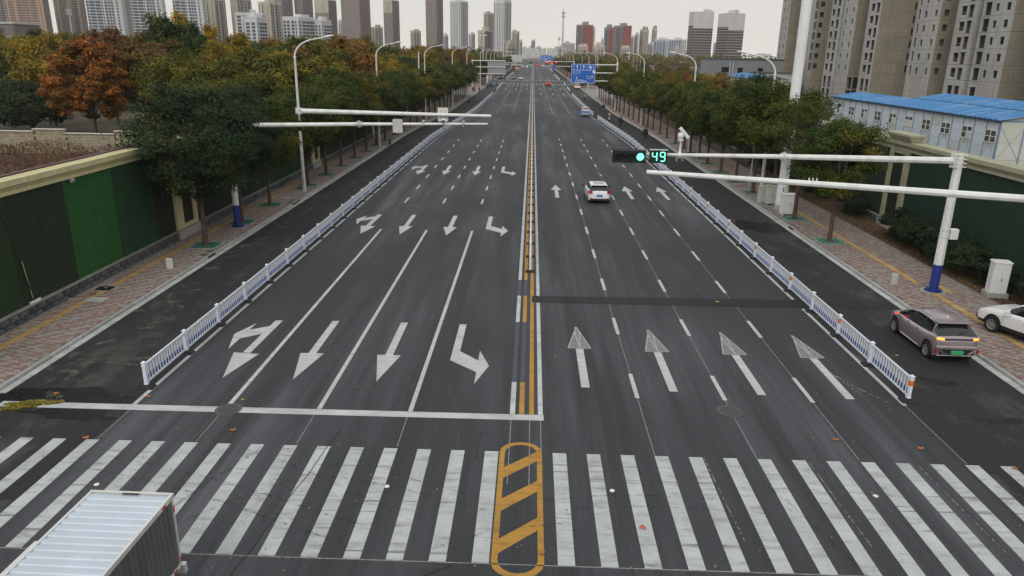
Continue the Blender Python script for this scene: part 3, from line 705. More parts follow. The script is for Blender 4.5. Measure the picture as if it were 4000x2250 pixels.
# ------------------------------------------------------------------ vegetation
def leafmat(name, cols, rnd=.25, hue_noise=True, trans=.25):
    m,n,l,b = nt(name)
    at=n.new('ShaderNodeAttribute'); at.attribute_name='tint'
    oi=n.new('ShaderNodeObjectInfo')
    tcn=n.new('ShaderNodeTexCoord')
    a=n.new('ShaderNodeTexNoise'); a.inputs['Scale'].default_value=.42; a.inputs['Detail'].default_value=3; a.inputs['Roughness'].default_value=.6
    # shift the branch-to-branch variation per tree
    vm=n.new('ShaderNodeVectorMath'); vm.operation='ADD'; sc=n.new('ShaderNodeVectorMath'); sc.operation='SCALE'; sc.inputs[0].default_value=(37,19,11)
    l.new(oi.outputs['Random'], sc.inputs['Scale']); l.new(tcn.outputs['Object'], vm.inputs[0]); l.new(sc.outputs[0], vm.inputs[1]); l.new(vm.outputs[0], a.inputs['Vector'])
    def mth(op,x,y):
        q=n.new('ShaderNodeMath'); q.operation=op
        for i,v in enumerate((x,y)):
            if isinstance(v,(int,float)): q.inputs[i].default_value=v
            else: l.new(v,q.inputs[i])
        return q.outputs[0]
    mr=n.new('ShaderNodeMapRange'); mr.inputs['From Min'].default_value=.32; mr.inputs['From Max'].default_value=.68; mr.inputs['To Min'].default_value=-.30; mr.inputs['To Max'].default_value=.30; l.new(a.outputs['Fac'],mr.inputs['Value'])
    t=mth('ADD', mth('MULTIPLY', at.outputs['Fac'], .62), .19); t=mth('ADD', t, mr.outputs[0]); 
    t=mth('ADD', t, mth('MULTIPLY', mth('SUBTRACT', oi.outputs['Random'], .5), rnd*1.6))
    cr=n.new('ShaderNodeValToRGB'); el=cr.color_ramp.elements; k=len(cols)
    el[0].position=0; el[0].color=(*cols[0],1); el[1].position=1; el[1].color=(*cols[-1],1)
    for i in range(1,k-1): x=el.new(i/(k-1)); x.color=(*cols[i],1)
    l.new(t, cr.inputs[0])
    at2=n.new('ShaderNodeAttribute'); at2.attribute_name='val'
    v=n.new('ShaderNodeVectorMath'); v.operation='SCALE'; l.new(cr.outputs[0],v.inputs[0]); l.new(mth('ADD',mth('MULTIPLY',at2.outputs['Fac'],.9),.55),v.inputs['Scale'])
    b.inputs['Roughness'].default_value=.75; b.inputs['Specular IOR Level'].default_value=.15; l.new(v.outputs[0], b.inputs['Base Color'])
    if trans:
        tr=n.new('ShaderNodeBsdfTranslucent'); l.new(v.outputs[0], tr.inputs[0]); mxs=n.new('ShaderNodeMixShader'); mxs.inputs[0].default_value=trans
        out=[x for x in n if x.type=='OUTPUT_MATERIAL'][0]; l.new(b.outputs[0],mxs.inputs[1]); l.new(tr.outputs[0],mxs.inputs[2]); l.new(mxs.outputs[0],out.inputs[0])
    return m
L={}
L['sophora']=leafmat('leaves_street',[(.022,.048,.014),(.046,.074,.014),(.090,.100,.016),(.24,.165,.02)],.26)
L['sophora_dark']=leafmat('leaves_street_dark',[(.014,.034,.020),(.024,.048,.022),(.042,.066,.024),(.09,.09,.026)],.1)
L['maple']=leafmat('leaves_maple',[(.055,.075,.014),(.16,.085,.016),(.33,.115,.024),(.50,.22,.08)],.0)
L['red']=leafmat('leaves_redbrown',[(.060,.070,.018),(.13,.075,.028),(.21,.085,.045),(.28,.145,.045)],.1)
L['olive']=leafmat('leaves_olive',[(.042,.066,.016),(.095,.10,.016),(.19,.155,.018),(.33,.20,.02)],.3)
L['yellow']=leafmat('leaves_yellow',[(.10,.10,.012),(.26,.20,.015),(.46,.28,.018),(.55,.28,.03)],.15)
L['poplar']=leafmat('leaves_poplar',[(.020,.050,.018),(.038,.075,.020),(.066,.092,.020),(.19,.14,.02)],.12)
L['russet']=leafmat('leaves_russet',[(.075,.075,.018),(.16,.10,.024),(.25,.12,.03),(.32,.17,.035)],.3)
L['brown']=leafmat('leaves_brown_olive',[(.040,.055,.018),(.085,.070,.020),(.15,.095,.026),(.22,.15,.045)],.1)
L['hedge']=leafmat('leaves_hedge',[(.014,.032,.016),(.022,.042,.018),(.036,.054,.02),(.06,.068,.024)],.1)
L['weed']=leafmat('dry_weeds',[(.07,.045,.022),(.12,.050,.028),(.17,.085,.05),(.12,.09,.035)],.1,trans=.1)
L['bare']=mat('bare_twigs',(.16,.135,.11),.95,var=.3,scale=2)

def leaf_mesh(name, C_, N_, size, tint, val, material, aspect=.55, rng=None):
    n=len(C_); T=rng.normal(size=(n,3)); T-=N_*np.sum(T*N_,1,keepdims=True); T/=np.linalg.norm(T,axis=1,keepdims=True)+1e-9
    B=np.cross(N_,T); s=size*rng.uniform(.65,1.35,(n,1))
    V=np.empty((n,4,3)); V[:,0]=C_-T*s*.5; V[:,1]=C_+B*s*aspect*.5; V[:,2]=C_+T*s*.5; V[:,3]=C_-B*s*aspect*.5
    me=bpy.data.meshes.new(name); me.vertices.add(n*4); me.vertices.foreach_set('co',V.reshape(-1).astype(np.float32))
    me.loops.add(n*4); me.loops.foreach_set('vertex_index',np.arange(n*4,dtype=np.int32)); me.polygons.add(n)
    me.polygons.foreach_set('loop_start',np.arange(0,n*4,4,dtype=np.int32)); me.polygons.foreach_set('loop_total',np.full(n,4,dtype=np.int32))
    me.update(calc_edges=True)
    for nm,arr in (('tint',tint),('val',val)):
        a=me.attributes.new(nm,'FLOAT','FACE'); a.data.foreach_set('value',arr.astype(np.float32))
    me.materials.append(material); return me
def crown_mesh(name, seed, rx, z0, z1, n, leaf, material, lumps=46, lump_r=.30, taper=0., top=0., ry=None, aspect=.55, core=.25, inner=.12):
    """clumps of leaves spread through an egg-shaped volume; taper>0 narrows the top"""
    rng=np.random.default_rng(seed); ry=ry or rx; h=(z1-z0)/2; zc=(z0+z1)/2
    D=rng.normal(size=(lumps,3)); D/=np.linalg.norm(D,axis=1,keepdims=True)
    rad=rng.uniform(core,1,(lumps,1))**.45
    Cc=D*rad*(1-lump_r*.75); k=1-taper*np.clip((Cc[:,2]+1)/2,0,1); Cc[:,0]*=k; Cc[:,1]*=k
    lr=lump_r*rng.uniform(.6,1.35,lumps)*(1-.45*taper*np.clip((Cc[:,2]+1)/2,0,1))
    idx=rng.choice(lumps,n,p=lr**2/np.sum(lr**2)); d=rng.normal(size=(n,3)); d/=np.linalg.norm(d,axis=1,keepdims=True)
    d[:,2]=np.where(d[:,2]<-.2,d[:,2]*.55,d[:,2])
    r=rng.uniform(0,1,(n,1))**.33; st_=rng.uniform(size=(n,1)); r=np.where(st_<.16, r*(1.12+.5*rng.uniform(0,1,(n,1))**2), r)
    # leaves hang in sprays: pull each leaf towards one of a few twig directions of its clump
    tw=rng.normal(size=(lumps,9,3)); tw/=np.linalg.norm(tw,axis=2,keepdims=True); tk=tw[idx,rng.integers(0,9,n)]; f_=(rng.uniform(size=(n,1))<.62)*.55; d=d*(1-f_)+tk*f_
    P=Cc[idx]+d*r*lr[idx][:,None]*np.array([1.,1.,.8])
    out=P/np.maximum(np.linalg.norm(P,axis=1,keepdims=True),.2)
    P=P*np.array([rx,ry,h])+np.array([0,0,zc])
    N_=d*.5+out*.35+rng.normal(size=(n,3))*.55+np.array([0,0,.45]); N_/=np.linalg.norm(N_,axis=1,keepdims=True)
    lt=rng.uniform(0,1,lumps)[idx]; tint=np.clip(.5*lt+.5*rng.uniform(0,1,n),0,1); val=rng.uniform(0,1,n)*.7+.3*rng.uniform(0,1,lumps)[idx]
    return leaf_mesh(name,P,N_,leaf,tint,val,material,aspect,rng), Cc*np.array([rx,ry,h])+np.array([0,0,zc])
def trunk_mesh(name, seed, r0, zf, tips, material, lean=(0,0), twigs=True):
    r=random.Random(seed); mb=MB(); 
    P=[(0,0,-.05),(0,0,.15),(r.uniform(-.03,.03)+lean[0]*.3,r.uniform(-.03,.03),zf*.5),(lean[0]*.6,lean[1]*.6,zf)]
    mb.tube(P,[r0*1.35,r0,r0*.86,r0*.74],8)
    tips=sorted([tuple(t) for t in tips], key=lambda t:-t[2]); sel=tips[:2]+[tips[i] for i in range(2,len(tips),max(1,len(tips)//9))][:9]
    for i,t in enumerate(sel):
        s0=Vector((lean[0]*.6,lean[1]*.6,zf-(.0 if i<3 else r.uniform(0,.25)*zf*.3))); t=Vector(t); mid=s0.lerp(t,.45)+Vector((r.uniform(-.2,.2),r.uniform(-.2,.2),(t.z-s0.z)*.12))
        rr=r0*(.55 if i<3 else .36); mb.tube([s0-Vector((0,0,.05)),mid,s0.lerp(t,.94)],[rr,rr*.62,rr*.2],5)
        if twigs:
            for _ in range(3):
                d=Vector((r.uniform(-1,1),r.uniform(-1,1),r.uniform(-.1,.9)))*.16*(t-s0).length+mid.lerp(t,.5); mb.tube([mid.lerp(t,r.uniform(0,.6)),d],[rr*.22,rr*.08],4)
    return mb.mesh(name,material,True)
def species(kind, seed, **k):
    """(crown mesh, trunk mesh) at true size with its foot at the origin"""
    a=dict(rx=3.4,z0=2.7,z1=9.2,n=9000,leaf=.26,lumps=46,lump_r=.30,taper=0.,r0=.15,zf=2.6); a.update(k)
    lm=a.get('mat') or L[kind]
    cm_,tips=crown_mesh('crown',seed,a['rx'],a['z0'],a['z1'],a['n'],a['leaf'],lm,a['lumps'],a['lump_r'],a['taper'],aspect=a.get('aspect',.55))
    return cm_, trunk_mesh('trunk',seed,a['r0'],a['zf'],tips,M['bark'],twigs=a.get('twigs',True))
def tree(name, label, cat, meshes, loc, rz=0, group=None, sc=(1,1,1)):
    t=thing(name,label,cat,loc,rz,group); t.scale=sc; put('crown',meshes[0],t); put('trunk',meshes[1],t); return t

rt=random.Random(21)
# street rows.  near = fine leaves, far = coarser
near=[species('sophora',100+i,rx=3.75,z0=2.7,z1=9.3,n=26000,leaf=.21,lumps=90,lump_r=.24,r0=.17,zf=2.5) for i in range(3)]
near_d=[species('sophora_dark',120+i,rx=4.15,z0=2.5,z1=9.7,n=40000,leaf=.17,lumps=120,lump_r=.22,r0=.17,zf=2.4) for i in range(1)]
near_r=species('sophora',131,rx=3.3,z0=2.6,z1=8.5,n=30000,leaf=.17,lumps=95,lump_r=.23,r0=.155,zf=2.9)
sparse=species('sophora',132,rx=3.3,z0=3.2,z1=8.6,n=5200,leaf=.17,lumps=60,lump_r=.22,r0=.15,zf=2.9)
far_=[species('sophora',140+i,rx=3.5,z0=2.9,z1=8.9,n=8000,leaf=.36,lumps=50,lump_r=.28,r0=.16,zf=2.8,twigs=False) for i in range(3)]
off=lambda y: kerb_hw(y)+1.5
lrow=[41.4,47.7,53.5,62.1,67.8,73.5,79.4,85.1,91.0,96.4,103.1,109.4]
y=115.2
while y<204: lrow.append(y); y+=5.9
for a,b in ((262,285),(336,604)):
    y=a
    while y<b: lrow.append(y); y+=6.4 if b<300 else 7.
rrow=[45.7,52.3,57.6,62.7,68.3,74.0,79.9,84.2,89.0,92.8,98.6,105.2,110.2,116.0,120.5,124.2,128.7,134.6,139.9,145.6,151.8,157.2,163,170.9,174.8]
y=181
while y<204: rrow.append(y); y+=6
for a,b in ((264,285),(336,604)):
    y=a
    while y<b: rrow.append(y); y+=6.4 if b<300 else 7.
def grate(loc, label):
    t=thing('tree_grate',label,'tree grate',loc)
    f=MB()
    for a in ((-.8,.8,-.8,-.74),(-.8,.8,.74,.8),(-.8,-.74,-.74,.74),(.74,.8,-.74,.74)): f.box(a[0],a[1],a[2],a[3],-.02,.025)
    f.build('frame',M['kerb'],t)
    for sx in (-1,1):
        g_=MB(); xa,xb=(-.735,-.004) if sx<0 else (.004,.735)
        for k in range(12):
            ya=-.735+k*.1225
            if abs(ya+.06)<.3: 
                if sx<0: g_.box(xa,-.3,ya,ya+.098,-.01,.018)
                else: g_.box(.3,xb,ya,ya+.098,-.01,.018)
            else: g_.box(xa,xb,ya,ya+.098,-.01,.018)
        g_.box(xa,xb,-.73,.73,-.02,.004)
        g_.build('grate_half',M['grategreen'],t)
    e=MB(); e.lathe([(.34,0),(.2,.05),(.0,.06)],(0,0,.0),10); e.build('earth_ring',M['earth'],t)
    return t
def row(ys, s, side):
    n_=0
    for i,y in enumerate(ys):
        x=s*(19.1 if y<104 else off(y)); rz=rt.uniform(0,6.28); f=rt.uniform(.9,1.08); fz=rt.uniform(.92,1.06)
        lab='%s street tree from the near end of the %s kerb row'%(ordn(i),side)
        if s<0 and i==0: ms=near_d[0]; f=1.02; fz=1.0; lab='dense dark green street tree nearest the camera on the left pavement'
        elif s<0 and i==1: ms=near_d[0]; f=.86; fz=.95; x-=.25
        elif s<0 and i==2: ms=near[0]; f=.80; fz=.92; x-=.35
        elif s>0 and i==0: ms=near_r; f=1.0; fz=1.0; lab='street tree nearest the camera on the right pavement, leaves turning yellow'
        elif s>0 and i==1: ms=sparse; f=1.08; fz=1.16
        elif s>0 and i in (2,3): ms=near[i-2]; f=.98; fz=1.16
        elif s>0 and i==4: ms=near[2]; fz=1.1
        elif y<112: ms=near[rt.randrange(3)]; fz*=.93 if s<0 and y<70 else 1
        else: ms=far_[rt.randrange(3)]
        if s>0: f*=.93; fz*=.95
        tree('street_tree',lab,'tree',ms,(x,y,.12),rz,'street trees along the %s kerb'%side,(f,f,fz))
        if y<112: grate((x,y,.13),'green tree grate around the foot of the %s street tree of the %s row'%(ordn(i),side)); 
row(lrow,-1,'left'); row(rrow,1,'right')

# trees of the woodland behind the left wall
G1='trees in the wood behind the left wall'
mp=species('maple',201,rx=6.4,z0=1.9,z1=13.3,n=42000,leaf=.30,lumps=190,lump_r=.155,r0=.22,zf=2.4,aspect=.8,taper=.38)
tree('maple_tree','large orange autumn maple beyond the pale block wall, the brightest tree','tree',mp,(-55.0,92.5,0),.4)
rd=species('red',202,rx=5.2,z0=3,z1=15,n=19000,leaf=.34,lumps=80,lump_r=.23,r0=.2,zf=3,aspect=.8,taper=.3)
ol=species('red',203,rx=6.4,z0=2,z1=13.6,n=22000,leaf=.34,lumps=95,lump_r=.22,r0=.2,zf=3,mat=L['brown'],aspect=.75,taper=.15)
ol2=species('olive',204,rx=5.4,z0=2,z1=12.5,n=13000,leaf=.4,lumps=70,lump_r=.24,r0=.2,zf=3)
ev=species('hedge',205,rx=5.6,z0=.3,z1=7.8,n=14000,leaf=.32,lumps=70,lump_r=.26,r0=.2,zf=1)
ppl=species('poplar',206,rx=3.7,z0=2,z1=18,n=17000,leaf=.36,lumps=90,lump_r=.24,taper=.45,r0=.2,zf=3)
yel=species('yellow',207,rx=2.9,z0=4,z1=18,n=8000,leaf=.38,lumps=60,lump_r=.24,taper=.45,r0=.18,zf=4)
yg=species('yellow',208,rx=5.0,z0=2.5,z1=11,n=15000,leaf=.3,lumps=80,lump_r=.24,r0=.18,zf=2.5,mat=L['olive'])
rus=species('russet',209,rx=4.2,z0=2.5,z1=12.5,n=9000,leaf=.42,lumps=55,lump_r=.25,r0=.18,zf=3,taper=.25)
dk=species('poplar',210,rx=4.6,z0=2,z1=12,n=9500,leaf=.42,lumps=60,lump_r=.26,r0=.18,zf=3)
for lab,ms,x,y,f,fz in [
 ('tall red-brown tree just right of the orange maple',rd,-63,112,1.0,1.0),
 ('reddish tree low behind the right edge of the orange maple',rd,-49.5,104,.95,.72),
 ('broad brown and olive tree right of the orange maple',ol,-50,100,1.05,1.0),
 ('brown-olive tree rising behind the broad brown tree',ol,-58,116,.85,1.12),
 ('olive green tree with thinning top at the left picture edge',ol2,-79,121,1.05,1.12),
 ('green bushy tree left of the orange maple against the brown towers',ol2,-90,126,1.0,.95),
 ('dark evergreen bush tree behind the pale block wall at far left',ev,-65.5,96,1.1,1.0),
 ('second dark evergreen bush tree further left behind the block wall',ev,-74,99,1.1,.95),
 ('tall dark green poplar in front of the white towers',ppl,-54.9,113,1.2,.99),
 ('dark green poplar right of the tallest one',ppl,-52.6,115,1.15,.93),
 ('dark green poplar left of the tallest one, lower top',ppl,-60.5,118,.95,.76),
 ('slim golden yellow poplar behind the dark poplars',yel,-58.5,127,1.1,1.02),
 ('yellow-orange poplar at the right of the golden one',yel,-54.0,128,1.0,.9),
 ('yellow-green tree above the second left street tree',yg,-31,74,1.0,1.0),
 ('yellow tree beside the yellow-green one behind the left wall',yg,-37.5,80,1.0,1.06),
 ('dark green tree filling the gap behind the wall by the first street tree',ev,-27.5,60,.75,1.0),
 ('olive tree close behind the left wall pillar',yg,-28,66,.8,.82),
 ('dark green poplar at the right end of the dark group',ppl,-49.5,112,1.05,.83),('short dark poplar in front of the dark group',ppl,-53,107,1.05,.70),
 ('brown tree between the maple and the dark poplars',ol,-45.5,97,.85,.86),('brown tree low in front of the dark poplars',ol,-41.5,90,.8,.74),('yellowing tree right of the dark poplar group',yg,-44,106,1.0,1.15),
 ('thin yellow-green tree behind the golden poplar',yel,-47,122,1.1,.82),('olive tree left of the maple crown, low',ol2,-70,108,.95,.86),
 ('dark bushy tree in front of the dark poplars',ev,-37.5,84,.9,1.0)]:
    tree('woodland_tree',lab,'tree',ms,(x,y,0),rt.uniform(0,6.28),None,(f,f,fz))
kinds=[('olive green leafy tree in the wood behind the left wall',ol2,12.5),('dark green tree in the wood behind the left wall',dk,12),('yellow-green tree in the wood behind the left wall',yg,11),
       ('russet brown tree in the wood behind the left wall',rus,12.5),('slim dark poplar in the wood behind the left wall',ppl,18),('golden poplar in the wood behind the left wall',yel,18)]
pts=[]
def okpt(x,y,d): return all((x-a)**2+(y-b)**2>d*d for a,b in pts)
cnt=0
for y in np.arange(62,330,1.0):
    for _ in range(5):
        x=-25.5-rt.random()**1.15*(.62*y)
        if x < -.36*y and y<138: continue
        d=5.2+y*.012
        if not okpt(x,y,d): continue
        if cnt>=250: break
        pts.append((x,y)); u=rt.random(); near_road = x>-.3*y
        if y<110: kk=0 if u<.35 else 1 if u<.5 else 2 if u<.85 else 3
        elif u<.30: kk=0
        elif u<.48: kk=1
        elif u<.62: kk=2
        elif u<.84: kk=3
        elif u<.95: kk=4
        else: kk=5
        lab,ms,h0=kinds[kk]; want=(11.0 if y<100 else 12.3 if y<160 else 14.0)*rt.uniform(.86,1.12)*(1.0 if kk<4 else 1.1)
        if x>-.22*y: want*=.88
        f=want/h0
        if y<150:
            ni=min(range(len(lrow)),key=lambda i:abs(lrow[i]-y)); dp='close to the wall' if x>-32 else 'in the second rank' if x>-40 else 'deeper in' if x>-52 else 'far back'
            lab=lab.replace(' in the wood behind the left wall','')+' %s, level with the %s left street tree'%(dp,ordn(ni))
        else: lab=lab.replace(' in the wood behind the left wall','')+' in the left wood, '+('around the third lamp' if y<190 else 'around the fourth lamp' if y<235 else 'behind the sign back' if y<280 else 'near the first junction')+(', near the road' if x>-.2*y else ', inland' if x>-.38*y else ', far inland')
        tree('woodland_tree',lab,'tree',ms,(x,y+rt.uniform(-.5,.5),0),rt.uniform(0,6.28),G1,(min(f*1.08,1.25),)*2+(f,)); cnt+=1
# right side: some trees behind the right wall and the far open ground
G2='scattered trees on the open ground beyond the right wall'
kr=[('olive tree on the open ground beyond the right wall',ol2,12.5),('dark green tree on the open ground beyond the right wall',dk,12),('russet tree on the open ground beyond the right wall',rus,12.5)]
for (x,y,h,k) in [(27.5,96,7.5,0),(28,104,7.2,1),(29,118,8.5,2),(31,128,9.2,0),(28,139,8.6,2),(33,150,8.5,0),(30,165,8,2),(38,178,7,0),(29,190,8.5,0),(36,200,7.5,2),(47,205,6.5,1),(55,226,5.5,2),(63,228,4.8,0),(30,66,5.5,1),(29,76,6,0),(28,86,6.3,1),(33,60,4.6,1),(67,222,5,1)]:
    lab,ms,h0=kr[k]; ni=min(range(len(rrow)),key=lambda i_:abs(rrow[i_]-y)); lab='small '+lab.split(' on ')[0]+' behind the right wall, level with its %s street tree'%ordn(ni); tree('field_tree',lab,'tree',ms,(x,y,0),rt.uniform(0,6.28),G2,(h/h0*1.05,)*2+(h/h0,))
cnt=0
for y in np.arange(265,760,2.2):
    x=21+rt.random()**1.2*(.30*y-10)
    if x<26 and y<610: x+=5
    if x>.2*y and y<500 and rt.random()<.6: continue
    u=rt.random(); k=0 if u<.4 else 1 if u<.6 else 2; lab,ms,h0=kr[k]; h=rt.uniform(7,10.5) if x<.12*y else rt.uniform(4.5,7.5); lab=lab.split(' on ')[0]+' beyond the right side entry, '+('first rank' if y<300 else 'second rank' if y<340 else 'before the hoarding' if y<450 else 'close to the hoarding' if y>640 else 'halfway to the hoarding')+(', by the road' if x<.09*y else ', off the road' if x<.17*y else ', out in the field')
    tree('field_tree',lab,'tree',ms,(x,y,0),rt.uniform(0,6.28),G2,(h/h0*1.2,)*2+(h/h0,)); cnt+=1
# far woods: one mass each
def wood(name,label,seed,regions,hmin,hmax,material,leaf,per):
    rng=np.random.default_rng(seed); Cs=[];Ns=[];T=[]
    for (xa,xb,ya,yb,cnt) in regions:
        X=rng.uniform(xa,xb,cnt); Y=rng.uniform(ya,yb,cnt); H=rng.uniform(hmin,hmax,cnt); Rr=rng.uniform(2.8,5.5,cnt); tt=rng.uniform(0,1,cnt)
        for x_,y_,h_,r_,t_ in zip(X,Y,H,Rr,tt):
            d=rng.normal(size=(per,3)); d/=np.linalg.norm(d,axis=1,keepdims=True); d[:,2]=np.abs(d[:,2])*1.0-.25
            rr=rng.uniform(.6,1.05,(per,1)); P=d*rr*np.array([r_,r_,h_*.5])+np.array([x_,y_,h_*.52]); Cs.append(P); N_=d+rng.normal(size=(per,3))*.5; Ns.append(N_/np.linalg.norm(N_,axis=1,keepdims=True)); T.append(np.clip(t_*.7+rng.uniform(0,.3,per),0,1))
    P=np.concatenate(Cs); N_=np.concatenate(Ns); T=np.concatenate(T)
    me=leaf_mesh(name,P,N_,leaf,T,rng.uniform(0,1,len(P)),material,.7,rng); o=put(name,me); tag(o,label,'woodland',None,'stuff'); return o
wood('far_wood','olive and russet far wood below the towers at left',5,[(-330,-24,332,520,210),(-400,-24,520,700,170),(-250,-24,640,900,120)],11,16,L['olive'],1.5,120)
wood('far_russet_wood','russet band of far woodland along the left road edge and skyline',6,[(-330,-60,335,600,110),(-120,-26,420,700,50)],11,15,L['russet'],1.5,110)
wood('far_right_wood','brown and green woodland band below the far right buildings',7,[(60,330,775,900,190),(25,120,645,900,80),(250,420,800,950,60)],9,15,L['olive'],1.8,100)
wood('far_right_russet_wood','russet scrub in front of the far right woodland',8,[(60,300,640,775,90)],4,7.5,L['russet'],1.5,90)
# pale bare poplars above the far canopy
bp=MB(); r=random.Random(5)
def bare(mb,h,r):
    mb.tube([(0,0,0),(0,0,h*.6),(0,0,h)],[.16,.1,.02],5)
    for k in range(34):
        z=h*(.25+.7*r.random()); a=r.uniform(0,6.28); l=(h-z)*.28+.4; mb.tube([(0,0,z),(math.cos(a)*l*.45,math.sin(a)*l*.45,z+l*.8),(math.cos(a)*l*.7,math.sin(a)*l*.7,z+l*1.7)],[.05,.03,.01],3)
bare(bp,16,r); bme=bp.mesh('branches',L['bare'],True)
for i,(x,y) in enumerate([(-88,235),(-86,240),(-82,238),(-80,244),(-77,240),(-74,246),(-70,243),(-67,248),(-92,228),(-96,226),(-60,236),(-57,240)]):
    o=put('bare_poplar',bme,None,(x,y,0)); o.rotation_euler=(0,0,i*1.3); o.scale=(1,1,rt.uniform(.85,1.02)); tag(o,'pale leafless poplar standing in the wood behind the left wall','tree','leafless poplars in the left wood')
# hedge shrubs and climbing bushes by the right wall
hm=[crown_mesh('foliage',300+i,1.25,.05,2.1,6500,.13,L['hedge'],26,.34)[0] for i in range(2)]
def stems(): 
    mb=MB(); r=random.Random(3)
    for k in range(7): a=k*.9; mb.tube([(0,0,0),(math.cos(a)*.3,math.sin(a)*.3,.7),(math.cos(a)*.7,math.sin(a)*.7,1.4)],[.03,.02,.01],4)
    return mb.mesh('stems',M['bark'],True)
sm_=stems()
bushes=[(23.75,46.6,1.15),(23.8,45.0,1.0),(23.7,43.3,1.1),(23.6,41.6,1.05),(23.7,40.0,1.1),(23.4,38.4,.95),(23.8,37.0,1.0),(24.0,35.9,.8),(24.3,33.6,1.0),(23.9,32.0,1.15),(24.2,30.3,1.1),(24.0,28.4,1.1)]
for i,(x,y,f) in enumerate(bushes):
    lab = 'dark green shrub by the right wall, %s'%('nearest the camera' if i==len(bushes)-1 else 'beside the white cabinet' if i==8 else 'farthest from the camera' if i==0 else '%s from the hedge far end'%ordn(i))
    t=thing('wall_shrub',lab,'shrub',(x,y,.08),i*1.1,'shrubs along the foot of the right wall'); t.scale=(f,f,f*.95); put('foliage',hm[i%2],t); put('stems',sm_,t)
# a self-sown dark bush beside the pillar behind the near right tree
for i in range(5):
    t=thing('wall_shrub','dark bush under the right street trees, %s beyond the pillar'%ordn(i),'shrub',(24.0,54.5+i*6.2,.08),i*1.7,'bushes under the right street trees'); t.scale=(.9,1.6,1.05); put('foliage',hm[i%2],t); put('stems',sm_,t)
# weeds: dry reddish stalks over the plot behind the left wall
rng=np.random.default_rng(9); n=52000
X=rng.uniform(-72,-22,n); Y=rng.uniform(42,79,n); keep=(X<-.36*Y) ; X=X[keep]; Y=Y[keep]; n=len(X)
dens=np.sin(X*.45+3)*np.cos(Y*.37)+.6*np.sin(X*.9+Y*.7); hmax=.95+.4*dens+.5*np.clip((Y-70)/9,0,1)
Z=rng.uniform(0,1,n)**.8*np.clip(hmax,.3,1.7)
P=np.stack([X,Y,Z],1); N_=rng.normal(size=(n,3)); N_[:,2]*=.4; N_/=np.linalg.norm(N_,axis=1,keepdims=True)
me=leaf_mesh('dry_weeds',P,N_,.30,np.clip(.5+.3*dens+rng.uniform(-.3,.3,n),0,1),rng.uniform(0,1,n),L['weed'],.22,rng)
tag(put('dry_weeds',me),'reddish brown dry weeds filling the plot behind the left wall','weeds',None,'stuff')
# weeds and litter in the strip in front of the right wall
n=5200; X=rng.uniform(22.7,24.7,n); Y=rng.uniform(28,75,n); P=np.stack([X,Y,.1+rng.uniform(0,.10,n)],1); N_=rng.normal(size=(n,3))+np.array([0,0,1.2]); N_/=np.linalg.norm(N_,axis=1,keepdims=True)
tag(put('leaf_litter',leaf_mesh('leaf_litter',P,N_,.10,rng.uniform(0,1,n),rng.uniform(0,1,n),L['russet'],.6,rng)),'brown leaf litter on the bare strip before the right wall','leaf litter',None,'stuff')
# fallen leaves on the road and the swept pile at the stop line
n=560; X=rng.uniform(-17,17.5,n); Y=13+rng.uniform(0,1,n)**1.6*50; P=np.stack([X,Y,np.full(n,.022)],1); N_=rng.normal(size=(n,3))*.25+np.array([0,0,1.]); N_/=np.linalg.norm(N_,axis=1,keepdims=True)
lf=mat('fallen_leaf',(.26,.17,.08),.9,var=.5,scale=2)
tag(put('fallen_leaves',leaf_mesh('fallen_leaves',P,N_,.055,rng.uniform(0,1,n),rng.uniform(0,1,n),lf,.8,rng)),'small dry leaves scattered over the road and crosswalk','leaves',None,'stuff')
for (x,y,s_) in [(-15.9,22.05,.2),(-12.7,22.0,.19),(-9.5,21.95,.13),(-9.0,19.9,.2),(.45,14.5,.2),(3.0,15.6,.2),(9.6,20.3,.22),(12.0,19.9,.2),(12.55,15.7,.2),(14.2,18.9,.2),(-13.2,19.2,.2),(14.7,27.2,.16),(9.1,33.4,.2)]:
    k=3; ang=rng.uniform(0,6.28); P=[(math.cos(ang+2*math.pi*i/7)*s_*.5*(1 if i%2 else .62)*1.2+x, math.sin(ang+2*math.pi*i/7)*s_*.5*(1 if i%2 else .62)+y, .02+.03*(i%2)) for i in range(7)]
    q=MB(); q.add(P+[(x,y,.05)],[(i,(i+1)%7,7) for i in range(7)])
    if y<33: o=q.build('fallen_leaf', lfo if False else mat('big_leaf',(.36,.13,.05) if s_>.17 else (.4,.3,.08),.9,var=.3))
    else: o=q.build('fallen_leaf', mat('big_leaf',(.30,.36,.08),.9,var=.3))
    wh='in front of the leaf pile' if x<-15 else 'in the left side lane by the rail end' if x<-12.5 and y>20 else 'on the left carriageway before the stop line' if y>21.5 and x<-9 else 'between stop line and crosswalk at left' if x<-8.5 and y>19.5 else 'on the yellow island' if abs(x)<1 else 'on the crosswalk just right of the island' if 0<x<4 else 'left of the pair near the far right lane end' if x==9.6 else 'right of the pair near the far right lane end' if x==12.0 else 'on the worn rightmost stripes' if x==12.55 else 'on a stripe tip at the far right' if x==14.2 else 'by the left end of the crosswalk' if x<-13 else 'in the right side lane beside the railing' if x>14.5 else 'by the trench patch, pale green'
    tag(o,'large dry leaf lying '+wh,'leaf')
n=2600; a=rng.uniform(0,6.28,n); r_=rng.uniform(0,1,n)**.75*(1+.28*np.sin(3*a+1)+.2*np.sin(5*a)+.12*np.sin(9*a+2)); X=-16.35+r_*np.cos(a)*.74+.25*r_*np.sin(a); Y=21.2+r_*np.sin(a)*.36+.12*r_*np.cos(a); Zp=.02+.10*np.clip(1-r_,0,1)*rng.uniform(0,1,n)
P=np.stack([X,Y,Zp],1); N_=rng.normal(size=(n,3))*.5+np.array([0,0,1.]); N_/=np.linalg.norm(N_,axis=1,keepdims=True)
